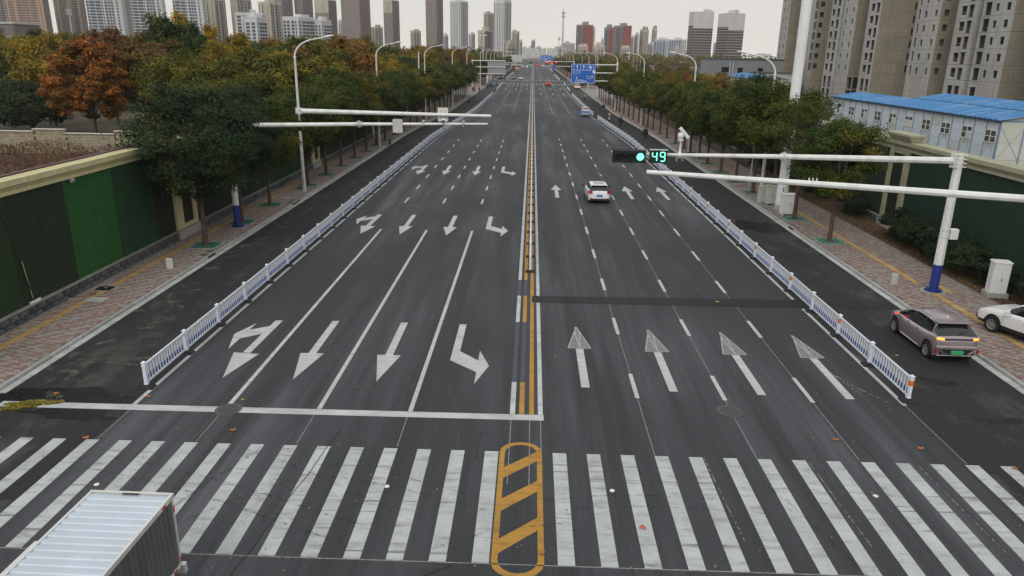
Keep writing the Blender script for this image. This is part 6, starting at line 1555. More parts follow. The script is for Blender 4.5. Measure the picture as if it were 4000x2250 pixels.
q.tube([(-.6,-1.,1.78),(.6,-1.,1.78)],.03,5); q.box(-.45,.45,-.8,.2,1.42,1.66); q.build('roof_load',mat('cream_load',(.5,.42,.3),.7,var=.2),vn)
q=MB(); q.box(-.36,.36,-.85,-.8,1.46,1.6); q.build('red_panel',M['car_red'],vn)
for (x,y) in ((-.62,-.55),(.62,-.55),(0,1.1)): tyre_wheel(vn,x,y,.27,1 if x>=0 else -1,5,True)
# lorry far left and buses at the far junction
def lorry(lab,x,y,w,l,h,m1,front,cat='lorry',name='lorry'):
    t=thing(name,lab,cat,(x,y,0)); q=MB(); q.bevbox(-w/2,w/2,1.6 if cat!='bus' else 0,l,.9 if cat!='bus' else .35,h,.08); q.build('body',M[m1],t)
    if cat!='bus': q=MB(); q.bevbox(-w/2+.05,w/2-.05,0,1.5,.5,h*.72,.15); q.build('cab',M['car_white'],t); z0,z1=h*.42,h*.66
    else: z0,z1=h*.42,h*.82
    q=MB(); q.box(-w/2+.15,w/2-.15,-.03,-.005,z0,z1); q.build('windscreen',M['darkglass'],t)
    q=MB(); q.box(-w/2+.3,w/2-.3,-.05,-.005,.42,.9); q.build('grille',M['trim'],t)
    for s in (-1,1):
        q=MB(); q.box(s*w*.36-.18,s*w*.36+.18,-.04,.0,.75,.95); q.build('headlamp',M['head_off'],t)
        q=MB(); q.box(s*(w/2+.12)-.1,s*(w/2+.12)+.1,0,.2,h*.45,h*.6); q.build('mirror',M['black'],t)
        for yy in (.9,l-1.6,l-2.8): 
            tyre_wheel(t,s*(w/2-.18),yy,.48,s,6,True)
    return t
lorry('white lorry standing under the trees behind the left sign back','-14.3' and -14.3,341,2.4,8,3.0,'car_white',True)
lorry('cream bus in the left lane beyond the second junction',-13.8,545,2.5,9,2.9,'cream',True,'bus','bus'); lorry('orange and yellow work truck far down the left side lane',-9.5,470,2.3,7,2.6,'orange',True,'truck','work_truck')
for k,(x,y) in enumerate([(-8.5,655),(-5,662),(-1.5,668),(3,660),(-11.5,672),(-6,690),(0,700),(5,690),(9,705),(-10,720),(-3,735),(4,740)]):
    car('queued_car','%s car of the queue beyond the second far junction, counted from the front'%ordn(k),'car','suv' if k%2 else 'hatch',['car_white','car_black','car_silver','car_red'][k%4],(x,y,0),math.pi if x<1 else 0,detail=1,lights='brake' if x>=1 else 'off')
lorry('dark green bus crossing in the far traffic queue',-2.5,760,2.5,10,3.1,'trim',True,'bus','bus')
# ------------------------------------------------------------------ people, scooters
M['skin']=mat('skin',(.42,.26,.19),.6,var=.05); M['hair']=mat('hair',(.012,.010,.009),.7,var=.1); M['cloth_black']=mat('cloth_black',(.014,.014,.015),.9,var=.2); M['cloth_dark']=mat('cloth_dark_blue',(.025,.03,.045),.9,var=.2); M['cloth_pale']=mat('cloth_beige',(.36,.32,.27),.9,var=.15); M['cloth_pink']=mat('cloth_pink',(.42,.25,.22),.9,var=.15); M['cloth_orange']=mat('cloth_orange',(.65,.14,.05),.8,var=.1); M['cloth_white']=mat('cloth_white',(.5,.5,.5),.9,var=.1); M['helmet_red']=mat('helmet_red',(.38,.04,.03),.35,var=0)
def skin_body(joints,edges,rad,sub=1):
    me=bpy.data.meshes.new('b'); me.from_pydata(joints,edges,[]); o=bpy.data.objects.new('b',me); COL.objects.link(o)
    md=o.modifiers.new('s','SKIN'); 
    for v,r_ in zip(me.skin_vertices[0].data,rad): v.radius=(r_,r_) if not hasattr(r_,'__len__') else r_
    me.skin_vertices[0].data[0].use_root=True
    sb_=o.modifiers.new('u','SUBSURF'); sb_.levels=sub; sb_.render_levels=sub
    dg=bpy.context.evaluated_depsgraph_get(); dg.update(); r=bpy.data.meshes.new_from_object(o.evaluated_get(dg)); bpy.data.objects.remove(o)
    r.materials.clear(); return r
STAND=([(0,0,.93),(0,.0,1.12),(0,.0,1.34),(0,0,1.47),(0,.01,1.56),(-.10,0,.88),(-.12,.02,.50),(-.13,0,.08),(-.13,.13,.05),(.10,0,.88),(.12,.10,.50),(.13,-.06,.10),(.13,.08,.05),
  (-.19,0,1.39),(-.25,.0,1.10),(-.24,.10,.86),(-.24,.13,.78),(.19,0,1.39),(.25,.0,1.10),(.24,.08,.86),(.24,.11,.78)],
 [(0,1),(1,2),(2,3),(3,4),(0,5),(5,6),(6,7),(7,8),(0,9),(9,10),(10,11),(11,12),(2,13),(13,14),(14,15),(15,16),(2,17),(17,18),(18,19),(19,20)],
 [.14,.13,.15,.065,.07,.10,.07,.05,.045,.10,.07,.05,.045,.075,.055,.04,.035,.075,.055,.04,.035])
RIDE=([(0,-.10,.80),(0,-.06,1.0),(0,.02,1.22),(0,.05,1.36),(0,.07,1.44),(-.11,-.05,.78),(-.17,.30,.72),(-.15,.30,.34),(-.15,.42,.30),(.11,-.05,.78),(.17,.30,.72),(.15,.30,.34),(.15,.42,.30),
  (-.19,.02,1.26),(-.28,.16,1.06),(-.27,.42,1.02),(-.26,.50,1.02),(.19,.02,1.26),(.28,.16,1.06),(.27,.42,1.02),(.26,.50,1.02)],STAND[1],STAND[2])
def person(label,loc,rz,pose,top,legs,extra=None,group=None,sc=1.0):
    t=thing('person',label,'person',loc,rz,group); t.scale=(sc,)*3
    J,E,Rd=STAND if pose!='ride' else RIDE
    me=skin_body(J,E,Rd); 
    for m_ in (top,legs,'skin'): me.materials.append(M[m_])
    zs=.90 if pose!='ride' else .84
    mi=[]
    for p in me.polygons:
        c=p.center; hand=abs(c.x)>.2 and ((pose!='ride' and c.z<.86) or (pose=='ride' and c.y>.40))
        mi.append(2 if hand or c.z>(1.46 if pose!='ride' else 1.35) else 0 if c.z>zs or abs(c.x)>.2 and pose!='ride' else 1)
    me.polygons.foreach_set('material_index',mi); me.polygons.foreach_set('use_smooth',[True]*len(mi)); put('body',me,t)
    hz,hy=(1.62,.01) if pose!='ride' else (1.50,.09)
    q=MB(); q.sphere((0,hy,hz),.105,12,sc=(.86,1,1.2),m=0); q.sphere((0,hy+.10,hz-.01),.02,6); q.sphere((-.09,hy,hz-.01),.022,6); q.sphere((.09,hy,hz-.01),.022,6)
    q.sphere((-.035,hy+.092,hz+.02),.012,6,m=1); q.sphere((.035,hy+.092,hz+.02),.012,6,m=1); q.box(-.03,.03,hy+.09,hy+.10,hz-.062,hz-.052,1); q.build('head',[M['skin'],M['hair']],t,smooth=True)
    if extra=='helmet': q=MB(); q.sphere((0,hy-.01,hz+.035),.135,12,sc=(.95,1.05,1)); q.build('helmet',M['helmet_red'],t,smooth=True)
    else: q=MB(); q.sphere((0,hy-.018,hz+.03),.112,12,sc=(.92,1,1.12)); q.build('hair',M['hair'],t,smooth=True)
    if extra in('poncho','coat'):
        q=MB(); V=[];F=[];n=16; prof=[(.07,hz-.10),(.22,hz-.22),(.30,hz-.50),(.40,.72 if extra=='poncho' else .8),(.36,.58)]
        for i,(r_,z) in enumerate(prof):
            for k in range(n):
                a=2*math.pi*k/n; rr=r_*(1+.10*math.sin(5*a+i)*(i/4)); V.append((rr*math.cos(a)*1.05,rr*math.sin(a)*.85+(-.02 if pose=='ride' else 0)+.03*(1 if math.sin(a)>0 else 0),z))
        for i in range(4):
            for k in range(n): j=(k+1)%n; F.append((i*n+k,i*n+j,(i+1)*n+j,(i+1)*n+k))
        q.add(V,F); q.build('poncho',M[top],t,smooth=True)
    return t
def scooter(label,loc,rz,col,group=None):
    t=thing('scooter',label,'scooter',loc,rz,group)
    def wh(y):
        q=MB(); n=18; V=[];F=[]
        for rr,dx in ((.15,-.045),(.22,-.03),(.235,0),(.22,.03),(.15,.045)):
            for k in range(n): a=2*math.pi*k/n; V.append((dx,y+rr*math.cos(a),.235+rr*math.sin(a)))
        for i in range(4):
            for k in range(n): j=(k+1)%n; F.append((i*n+k,i*n+j,(i+1)*n+j,(i+1)*n+k))
        q.add(V,F); w=q.build('wheel',M['tyre'],t,smooth=True); q=MB(); q.tube([(-.03,y,.235),(.03,y,.235)],.13,12); q.build('hub',M['alloy'],w)
    wh(.62); wh(-.52)
    q=MB(); q.bevbox(-.15,.15,-.15,.34,.24,.32,.03); q.bevbox(-.15,.15,-.62,-.12,.34,.66,.08); q.add([(-.17,.34,.26),(.17,.34,.26),(.14,.46,.86),(-.14,.46,.86),(-.12,.44,.26),(.12,.44,.26),(.09,.53,.86),(-.09,.53,.86)],[(0,1,2,3),(7,6,5,4),(0,3,7,4),(1,5,6,2),(3,2,6,7),(0,4,5,1)]); q.build('bodywork',M[col],t,smooth=False)
    q=MB(); q.bevbox(-.13,.13,-.62,.02,.68,.78,.04); q.build('seat',M['black'],t)
    q=MB(); q.tube([(0,.62,.24),(0,.50,.78),(0,.44,1.0)],.025,6); q.tube([(-.32,.40,1.0),(0,.45,.98),(.32,.40,1.0)],.018,6); q.build('handlebar',M['black'],t)
    q=MB(); q.bevbox(-.09,.09,.47,.60,.80,.94,.02); q.build('headlamp',M['head_off'],t)
    q=MB(); q.box(-.06,.06,-.66,-.62,.50,.56); q.build('tail_lamp',M['tail_red'],t)
    q=MB(); q.bevbox(-.09,.09,.42,.80,.44,.47,.01); q.build('front_mudguard',M[col],t)
    for s in (-1,1): q=MB(); q.tube([(s*.26,.42,1.0),(s*.30,.42,1.18)],.008,4); q.cbox((s*.30,.42,1.2),(.10,.02,.07)); q.build('mirror',M['black'],t)
    return t
M['sc_green']=mat('scooter_green',(.02,.14,.09),.4,var=.1); M['sc_blue']=mat('scooter_blue',(.04,.2,.5),.4,var=.1); M['sc_white']=M['white']
scooter('parked dark green and white scooter on the left kerb edge','x' and (-17.55,91.6,.0),R(12),'sc_green')
def rider(lab_p,lab_s,x,y,rz,top,legs,extra,col):
    scooter(lab_s,(x,y,0),rz,col); person(lab_p,(x,y-0.12*math.cos(rz),0),rz,'ride',top,legs,extra)
rider('rider in a billowing black poncho nearest on the right side lane','scooter under the nearest black poncho rider',16.05,105.2,0,'cloth_black','cloth_black','poncho','car_black')
rider('second black poncho rider further up the right side lane','scooter under the second black poncho rider',14.62,123.3,0,'cloth_black','cloth_black','poncho','car_black')
rider('rider in beige jacket and red helmet on the right side lane','scooter under the red helmet rider',13.75,132.9,0,'cloth_pale','cloth_black','helmet','sc_white')
rider('rider in a dark hooded cape near the right kerb behind the others','dark three-wheel scooter near the right kerb',14.75,155.4,0,'cloth_dark','cloth_black','poncho','car_silver')
rider('rider in a pale jacket with brown hair farthest up the right side lane','scooter under the farthest pale rider',13.2,190.7,0,'cloth_pale','cloth_black',None,'car_black')
rider('oncoming scooter rider in pink jacket and red helmet on the left lane','scooter under the pink oncoming rider',-14.8,176.2,math.pi,'cloth_pink','cloth_black','helmet','car_red')
rider('oncoming rider in black beyond the pavement walkers at left','scooter under the black oncoming rider',-14.7,247.9,math.pi,'cloth_black','cloth_black','poncho','car_black')
rider('rider with orange coat on the right lane past the junction','scooter under the orange coated rider',16.3,378,0,'cloth_orange','cloth_black','poncho','car_black')
scooter('blue scooter pushed across the left lane before the junction',(-12.7,257.4,0),R(70),'sc_blue')
for lab,x,y,top,legs,ex,rz in [('pedestrian in dark clothes at the left kerb below the gantry pole',-15.45,220.8,'cloth_black','cloth_black',None,0),('pedestrian with an orange-red jacket on the left pavement',-16.7,219.0,'cloth_orange','cloth_dark',None,2.6),('pedestrian in dark coat beside the orange jacket',-17.3,220.6,'cloth_dark','cloth_black','coat',2.9),
    ('pedestrian in black walking in the left lane before the junction',-14.0,254.5,'cloth_black','cloth_black','coat',.3),('pedestrian in blue-black pushing the blue scooter',-12.1,258.3,'cloth_dark','cloth_black',None,1.2),('far cyclist-like walker on the left lane past the junction',-13.8,419.7,'cloth_dark','cloth_black',None,0),
    ('pedestrian in black right of the braking white car',17.3,268,'cloth_black','cloth_black','coat',0),('second dark pedestrian right of the braking white car',18.1,268.6,'cloth_dark','cloth_black','coat',0),('third dark pedestrian farthest right of the braking white car',18.8,267.6,'cloth_black','cloth_black',None,0),('tiny rider-like person past the first junction at right',13.5,470,'cloth_black','cloth_black',None,0)]:
    person(lab,(x,y,.13 if abs(x)>16 else 0),rz,'stand',top,legs,ex)
# ------------------------------------------------------------------ buildings
def bmat(name,col,dirt=None,var=.08,scale=.08,rough=.85): return mat(name,col,rough,var=var,scale=scale,dirt=dirt,dscale=.12,spec=.2)
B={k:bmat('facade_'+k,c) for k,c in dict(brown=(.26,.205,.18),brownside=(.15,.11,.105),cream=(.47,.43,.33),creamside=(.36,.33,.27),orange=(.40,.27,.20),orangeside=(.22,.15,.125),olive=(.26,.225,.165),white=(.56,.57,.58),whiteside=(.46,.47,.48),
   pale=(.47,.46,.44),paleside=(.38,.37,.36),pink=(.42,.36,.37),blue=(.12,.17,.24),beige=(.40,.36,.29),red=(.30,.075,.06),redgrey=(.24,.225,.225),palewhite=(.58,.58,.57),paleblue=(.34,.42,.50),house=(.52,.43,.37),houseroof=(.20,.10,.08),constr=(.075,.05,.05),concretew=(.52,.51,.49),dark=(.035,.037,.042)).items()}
B['glass']=mat('window_glass',(.035,.045,.06),.18,var=.25,scale=.15,spec=.6); B['glassb']=mat('window_glass_bluish',(.035,.05,.08),.2,var=.35,scale=.3,spec=.6)
B['band']=mat('floor_band',(.45,.44,.42),.8,var=.1,scale=.1)
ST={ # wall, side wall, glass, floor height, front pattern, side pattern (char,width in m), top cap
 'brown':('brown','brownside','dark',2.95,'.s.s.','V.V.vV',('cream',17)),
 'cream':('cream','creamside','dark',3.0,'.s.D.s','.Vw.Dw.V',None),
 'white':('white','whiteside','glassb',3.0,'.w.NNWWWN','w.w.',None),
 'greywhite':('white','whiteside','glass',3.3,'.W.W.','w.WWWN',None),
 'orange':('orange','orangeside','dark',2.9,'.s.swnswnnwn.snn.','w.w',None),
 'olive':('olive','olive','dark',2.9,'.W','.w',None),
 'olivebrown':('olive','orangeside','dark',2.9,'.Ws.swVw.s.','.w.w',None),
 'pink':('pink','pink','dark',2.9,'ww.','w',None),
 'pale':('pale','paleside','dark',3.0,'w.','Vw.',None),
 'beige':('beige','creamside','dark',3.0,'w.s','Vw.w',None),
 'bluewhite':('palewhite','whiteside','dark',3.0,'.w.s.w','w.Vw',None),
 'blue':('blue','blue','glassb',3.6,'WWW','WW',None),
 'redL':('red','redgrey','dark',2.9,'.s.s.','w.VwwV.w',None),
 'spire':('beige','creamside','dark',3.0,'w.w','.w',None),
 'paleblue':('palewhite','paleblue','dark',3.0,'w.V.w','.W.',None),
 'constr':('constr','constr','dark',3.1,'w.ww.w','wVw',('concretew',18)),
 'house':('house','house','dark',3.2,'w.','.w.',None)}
WD={'.':1.5,'s':1.5,'w':2.4,'W':4.2,'N':2.0,'n':1.6,'V':1.3,'D':3.2,'v':2.0}
def facade(win,dark,bands,length,H,fh,pat,place,z0=3.,hstop=None):
    """fills the pattern cell by cell; place(u0,u1,z0,z1,out) adds a slab on the face"""
    tot=sum(WD[c] for c in pat); reps=max(1,round(length/tot)); k_=length/(tot*reps); u=0; nf=int((H-z0)/fh)
    for r_ in range(reps):
        for c in pat:
            w=WD[c]*k_
            if c in 'VD': place(dark,u+w*.18,u+w*.82,z0*.4,H-1.2,.10)
            if c in 'swWNnD':
                m_={'s':.22,'w':.12,'W':.05,'N':.10,'n':.14,'D':.2}[c]; hz={'s':.28,'w':.20,'W':.18,'N':.20,'n':.22,'D':.25}[c]
                for f in range(nf):
                    z=z0+f*fh
                    if z+fh>H-1: break
                    place(win,u+w*m_,u+w*(1-m_),z+fh*hz,z+fh*.86,.12)
            u+=w
    if bands:
        for f in range(0,nf+1): place(bands,.0,length,z0+f*fh-.16,z0+f*fh+.30,.22)
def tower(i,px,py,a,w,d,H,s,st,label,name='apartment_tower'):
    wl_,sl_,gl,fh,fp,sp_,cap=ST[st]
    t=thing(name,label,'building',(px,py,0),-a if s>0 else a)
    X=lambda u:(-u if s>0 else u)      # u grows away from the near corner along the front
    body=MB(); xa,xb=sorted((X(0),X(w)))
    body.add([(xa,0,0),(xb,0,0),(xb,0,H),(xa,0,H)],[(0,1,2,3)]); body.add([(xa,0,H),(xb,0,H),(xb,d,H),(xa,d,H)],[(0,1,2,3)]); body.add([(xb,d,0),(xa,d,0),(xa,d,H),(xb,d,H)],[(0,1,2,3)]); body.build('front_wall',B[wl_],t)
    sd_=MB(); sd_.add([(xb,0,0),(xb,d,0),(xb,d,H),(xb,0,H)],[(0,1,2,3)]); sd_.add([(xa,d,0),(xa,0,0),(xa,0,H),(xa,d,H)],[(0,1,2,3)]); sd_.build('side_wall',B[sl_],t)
    win=MB(); dark=MB(); bands=MB()
    def front(mb,u0,u1,z0,z1,out):
        x0,x1=sorted((X(u0),X(u1))); mb.box(x0,x1,-out,.0+.02,z0,z1)
    def side(mb,u0,u1,z0,z1,out):
        if s>0: mb.box(-.02,out,u0,u1,z0,z1)
        else: mb.box(-out,.02,u0,u1,z0,z1)
    bnd=bands if st in('brown','white','greywhite','constr','blue') else None
    facade(win,dark,bnd,w,H,fh,fp,front)
    facade(win,dark,bnd if st in('constr','greywhite') else None,d,H,fh,sp_,side)
    far=True
    if win.v: win.build('window',B[gl],t,kind='stuff')
    if dark.v: dark.build('recess_shade_strip',B['dark'],t,kind='stuff')  # dark slabs on the face, recess shade painted as their colour
    if bands.v: bands.build('floor_band',B['concretew'] if st=='constr' else B['band'] if st!='brown' else bmat('brown_band',(.25,.21,.195)),t,kind='stuff')
    if cap:
        c=MB(); hc=cap[1]; front(c,-.15,w*(1 if st!='constr' else 1),H-hc,H+.3,.14)
        if st=='constr': side(c,-.1,d,H-hc*.8,H+.3,.14)
        c.build('pale_upper_cladding',B[cap[0]],t)
        if st=='brown':
            q=MB()
            for f in range(5):
                for uu in (.3,.38): front(q,w*uu,w*uu+.8,H-hc+1.2+f*2.95,H-hc+2.5+f*2.95,.2)
            q.build('upper_window',B['dark'],t,kind='stuff')
    r=random.Random(i); p=MB()
    # parapet, stair heads and roof clutter give the roofline its steps
    p.box(xa-.2,xb+.2,-.25,d+.2,H,H+1.1)
    for k in range(max(1,int(w/9))):
        x0=xa+1+(w-5)*r.random() if w>6 else xa+.5; p.box(x0,min(x0+4.5,xb-.3),d*.2,d*.7,H+1.1,H+3.2+r.random()*2.2)
    p.build('roof_parapet',B[{'brown':'cream','redL':'redgrey','constr':'concretew'}.get(st,wl_)],t)
    if st=='spire':
        q=MB()
        for k in range(4): x0=xa+w*(.12+.25*k); q.lathe([(1.5,H+1),(1.5,H+3),(0.02,H+8)],(x0,d*.3,0),4)
        q.build('spire',B['dark'],t)
    if st=='house':
        q=MB(); q.add([(xa-.5,-.6,H),(xb+.5,-.6,H),(xb+.5,d+.6,H),(xa-.5,d+.6,H),((xa+xb)/2,-.6,H+3),((xa+xb)/2,d+.6,H+3)],[(0,1,4),(2,3,5),(1,2,5,4),(3,0,4,5)]); q.build('gable_roof',B['house'],t)
    if st in('white','cream','greywhite'):
        q=MB()
        for k in range(3): x0=xa+w*(.2+.28*k); front(q,w*(.06+.42*k),w*(.06+.42*k)+1.2,0,H,.5) if k<2 else None
        if q.v: q.build('pilaster',B[wl_],t)
    return t
TW=[(-701,1000,0.00,23,18,100,1,'pink'),(-635,930,0.00,12,18,100,1,'olive'),(-588,920,-0.20,40,18,100,1,'orange'),(-582,985,-0.16,31,18,100,1,'olivebrown'),(-439,820,-0.31,34,18,100,1,'white'),(-519,985,0.00,7,18,100,1,'olivebrown'),(-395,820,-0.28,32,18,100,1,'white'),(-343,800,-0.25,29,18,100,1,'white'),(-364,880,0.26,15,20,64,1,'cream'),(-330,860,0.30,9,25,64,1,'cream'),(-268,760,-0.10,26,18,44,1,'greywhite'),(-268,745,0.19,14,18,40,1,'greywhite'),(-287,840,0.34,15,20,59,1,'cream'),(-374,1150,0.36,20,25,100,1,'brown'),(-352,1180,0.39,16,24,100,1,'brown'),(-238,780,0.39,21,25,42,1,'greywhite'),(-220,800,0.31,9,18,40,1,'greywhite'),(-305,1150,0.42,26,19,81,1,'brown'),(-324,1300,0.00,6,18,57,1,'pale'),(-254,1130,0.47,35,24,100,1,'brown'),(-256,1250,0.48,10,18,47,1,'beige'),(-210,1150,0.43,16,18,82,1,'brown'),(-209,1350,0.54,9,18,45,1,'beige'),(-143,1140,0.44,19,18,100,1,'brown'),(-172,1500,0.23,4,18,41,1,'pale'),(-99,1050,0.49,17,18,76,1,'bluewhite'),(-119,1500,0.23,8,18,45,1,'pale'),(-57,900,0.43,9,18,35,1,'brown'),(-73,1250,0.43,9,18,71,1,'beige'),(-42,1100,0.55,18,18,81,1,'bluewhite'),(-22,700,0.35,4,18,18,1,'beige'),(-27,1300,0.15,10,18,45,1,'beige'),(-24,1500,0.12,4,18,33,1,'pale'),(-22,1900,0.35,5,18,23,1,'pale'),(-7,2300,0.26,6,18,28,1,'pale'),(5,2200,0.0,11,18,44,1,'blue'),(16,2300,0.43,9,18,28,-1,'pale'),(34,2400,0.35,7,18,25,-1,'pale'),(47,1300,0.3,8,18,21,-1,'pale'),(58,1400,0.22,18,18,29,-1,'pale'),(67,1050,0.49,16,18,48,-1,'redL'),(100,1300,0.00,3,18,51,-1,'beige'),(142,1600,0.00,3,18,40,-1,'pale'),(107,1100,0.30,7,18,47,-1,'redL'),(122,1060,0.57,15,20,48,-1,'redL'),(192,1500,0.04,4,18,43,-1,'pale'),(199,1500,0.06,5,18,47,-1,'beige'),(212,1500,0.26,11,18,57,-1,'spire'),(240,1550,0.08,6,18,60,-1,'spire'),(214,1400,0.24,7,18,30,-1,'pale'),(222,1300,0.51,8,32,36,-1,'paleblue'),(257,1350,0.49,12,33,37,-1,'paleblue'),(194,950,0.12,25,18,61,-1,'constr'),(232,930,0.42,23,21,59,-1,'constr'),(514,2200,-0.07,6,18,42,-1,'blue'),(53,800,0.32,4,18,18,-1,'house'),(72,820,0.42,5,18,18,-1,'house'),(95,780,0.24,3,18,17,-1,'house'),(184,1000,-0.03,5,18,19,-1,'house')]
TL_=['pinkish pale tower cut by the left picture edge','olive grey tower strip left of the orange-brown tower','wide orange-brown tower with rows of small windows at far left','olive-brown tower between the orange one and the first white tower','first white tower with blue glazed balconies, left of three','narrow olive-brown tower slice between the first two white towers','second white tower with blue glazed balconies, behind the dark poplar','third white tower with blue glazed balconies, right of the sky gap',
 'cream tower with dark vertical strips right of the white towers','second cream tower rising behind the grey frame block','grey-white mid-rise frame block with open balconies, left one','lower grey-white block stepping in front of the left frame block','cream and dark glazed tower with curved roof line','tall brown tower with pinkish sign panel behind the cream tower','brown tower with cream top left of the grey mid-rise','wide grey-white mid-rise with window grid above the trees','short grey-white wing at the right of the wide mid-rise',
 'brown tower with stepped cream top above the short wing','slim pale tower in the gap left of the widest brown tower','widest brown tower with striped floors and dark side','cream block with grey roof right of the widest brown tower','brown tower standing free against the sky with small left step','small beige block alone left of the tallest free brown tower','brown tower cropped by the picture top, left of the pale blue one','tiny white block between the brown and the pale blue tower','pale blue and white tower with curved top',
 'small pale block right of the pale blue tower','low brown block in front of the stepped beige tower','stepped beige-brown tower left of the tallest pale blue tower','tallest pale blue tower nearest the road','low beige building under the pale blue tower by the road','tan tower just right of the pale blue tower by the road','slim grey tower right of the tan one','small hazy block left of the road end','hazy pale block left of the distant blue tower','distant hazy blue office tower at the road end','hazy pale blocks right of the distant blue tower','farthest hazy low block above the road end',
 'low white block left of the slender mast','white row of blocks right of the slender mast','first red and grey tower right of the mast','tan slab attached behind the first red tower','slim pale tower left of the twin red towers','left of the twin grey and brown-red towers','right of the twin towers with a large red gable','narrow white tower right of the twin red towers','grey tower left of the spired towers','wider spired beige tower','slim spired beige tower','low white blocks left of the long pale row','left half of the long white and blue apartment row','right half of the long white and blue apartment row',
 'left construction tower with brown brick and white top','right construction tower with brown brick and white top','tiny bluish block between the construction towers','small gabled pinkish house under the first red tower','second gabled pinkish house left of the twin towers','gabled cream house right of the twin towers','tiny house with red roof in front of the long row']
for i,(p_,lab) in enumerate(zip(TW,TL_)): tower(i,*p_,lab)
# far hazy low city at the horizon
r=random.Random(77); q=MB()
for k in range(90):
    y=r.uniform(1500,2600); x=r.uniform(.05,.36)*y if k%2 else r.uniform(-.02,.06)*y; h=r.uniform(8,26); w=r.uniform(10,26); q.box(x,x+w,y,y+12,0,h)
tag(q.build('distant_blocks',B['pale']),'hazy mass of distant low blocks along the right horizon','skyline',None,'stuff')

# unfinished bare concrete towers at the right
def concmat(name,col,stain):
    m,n,l,b=nt(name); tcn=n.new('ShaderNodeTexCoord')
    def noise(s_,sc,det=6,ro=.65):
        mp=n.new('ShaderNodeMapping'); mp.inputs['Scale'].default_value=sc; l.new(tcn.outputs['Object'],mp.inputs[0]); a=n.new('ShaderNodeTexNoise'); a.inputs['Scale'].default_value=s_; a.inputs['Detail'].default_value=det; a.inputs['Roughness'].default_value=ro; l.new(mp.outputs[0],a.inputs['Vector']); return a.outputs['Fac']
    def rng_(s_,a,b_,c,d):
        q=n.new('ShaderNodeMapRange'); q.inputs['From Min'].default_value=a; q.inputs['From Max'].default_value=b_; q.inputs['To Min'].default_value=c; q.inputs['To Max'].default_value=d; l.new(s_,q.inputs['Value']); return q.outputs[0]
    def mixc(f,a,b_):
        q=n.new('ShaderNodeMixRGB'); l.new(f,q.inputs[0]); 
        for i_,v in ((1,a),(2,b_)):
            if isinstance(v,tuple): q.inputs[i_].default_value=(*v,1)
            else: l.new(v,q.inputs[i_])
        return q.outputs[0]
    c=mixc(rng_(noise(.25,(1,1,.35),5),.38,.62,0,1),col,stain)
    c=mixc(rng_(noise(1.1,(1,1,.12),7,.7),.5,.7,0,.55),c,tuple(v*.5 for v in col))
    # pour lines between storeys and formwork tie holes
    sx=n.new('ShaderNodeSeparateXYZ'); l.new(tcn.outputs['Object'],sx.inputs[0])
    def mth(op,a,b_=0.):
        q=n.new('ShaderNodeMath'); q.operation=op
        for i_,v in enumerate((a,b_)):
            if isinstance(v,(int,float)): q.inputs[i_].default_value=v
            else: l.new(v,q.inputs[i_])
        return q.outputs[0]
    fz=mth('FRACT',mth('DIVIDE',mth('ADD',sx.outputs['Z'],.9),2.8)); ln=mth('LESS_THAN',fz,.035)
    gz=mth('ABSOLUTE',mth('SUBTRACT',mth('FRACT',mth('DIVIDE',sx.outputs['Z'],.56)),.5)); gy=mth('ABSOLUTE',mth('SUBTRACT',mth('FRACT',mth('DIVIDE',mth('ADD',sx.outputs['X'],sx.outputs['Y']),.8)),.5))
    dot=mth('LESS_THAN',mth('ADD',mth('POWER',mth('MULTIPLY',gz,.56),2.),mth('POWER',mth('MULTIPLY',gy,.8),2.)),.0075)
    vis=rng_(noise(.06,(1,1,1),2),.46,.54,0,1); dot=mth('MULTIPLY',dot,vis)
    c=mixc(mth('MULTIPLY',ln,.75),c,tuple(v*.45 for v in col)); c=mixc(mth('MULTIPLY',dot,.9),c,(.05,.045,.04))
    v=n.new('ShaderNodeVectorMath'); v.operation='SCALE'; l.new(c,v.inputs[0]); l.new(rng_(noise(3,(1,1,1),6,.7),.3,.7,.82,1.16),v.inputs['Scale']); l.new(v.outputs[0],b.inputs['Base Color']); b.inputs['Roughness'].default_value=.95; b.inputs['Specular IOR Level'].default_value=.15
    return m
M['conc_front']=concmat('bare_concrete',(.42,.415,.395),(.34,.33,.30)); M['conc_side']=concmat('bare_concrete_gable',(.28,.24,.18),(.20,.185,.15)); M['conc_in']=mat('concrete_interior_shaded',(.10,.095,.085),.95,var=.2,scale=.5)  # interior concrete coloured darker to hold the shade of the rooms
def holed(mb,u0,u1,z0,z1,holes,P,m=0):
    """wall face in (u,z) with rectangular openings; P maps (u,z) to a point"""
    us=sorted({u0,u1}|{v for h in holes for v in h[:2] if u0<v<u1}); zs=sorted({z0,z1}|{v for h in holes for v in h[2:] if z0<v<z1})
    for a,b in zip(us,us[1:]):
        run=None
        for c,d in zip(zs,zs[1:]):
            um,zm=(a+b)/2,(c+d)/2
            if any(h[0]<um<h[1] and h[2]<zm<h[3] for h in holes):
                if run: mb.add([P(a,run[0]),P(b,run[0]),P(b,run[1]),P(a,run[1])],[(0,1,2,3)],m); run=None
            else: run=(run[0],d) if run else (c,d)
        if run: mb.add([P(a,run[0]),P(b,run[0]),P(b,run[1]),P(a,run[1])],[(0,1,2,3)],m)
_wm={}
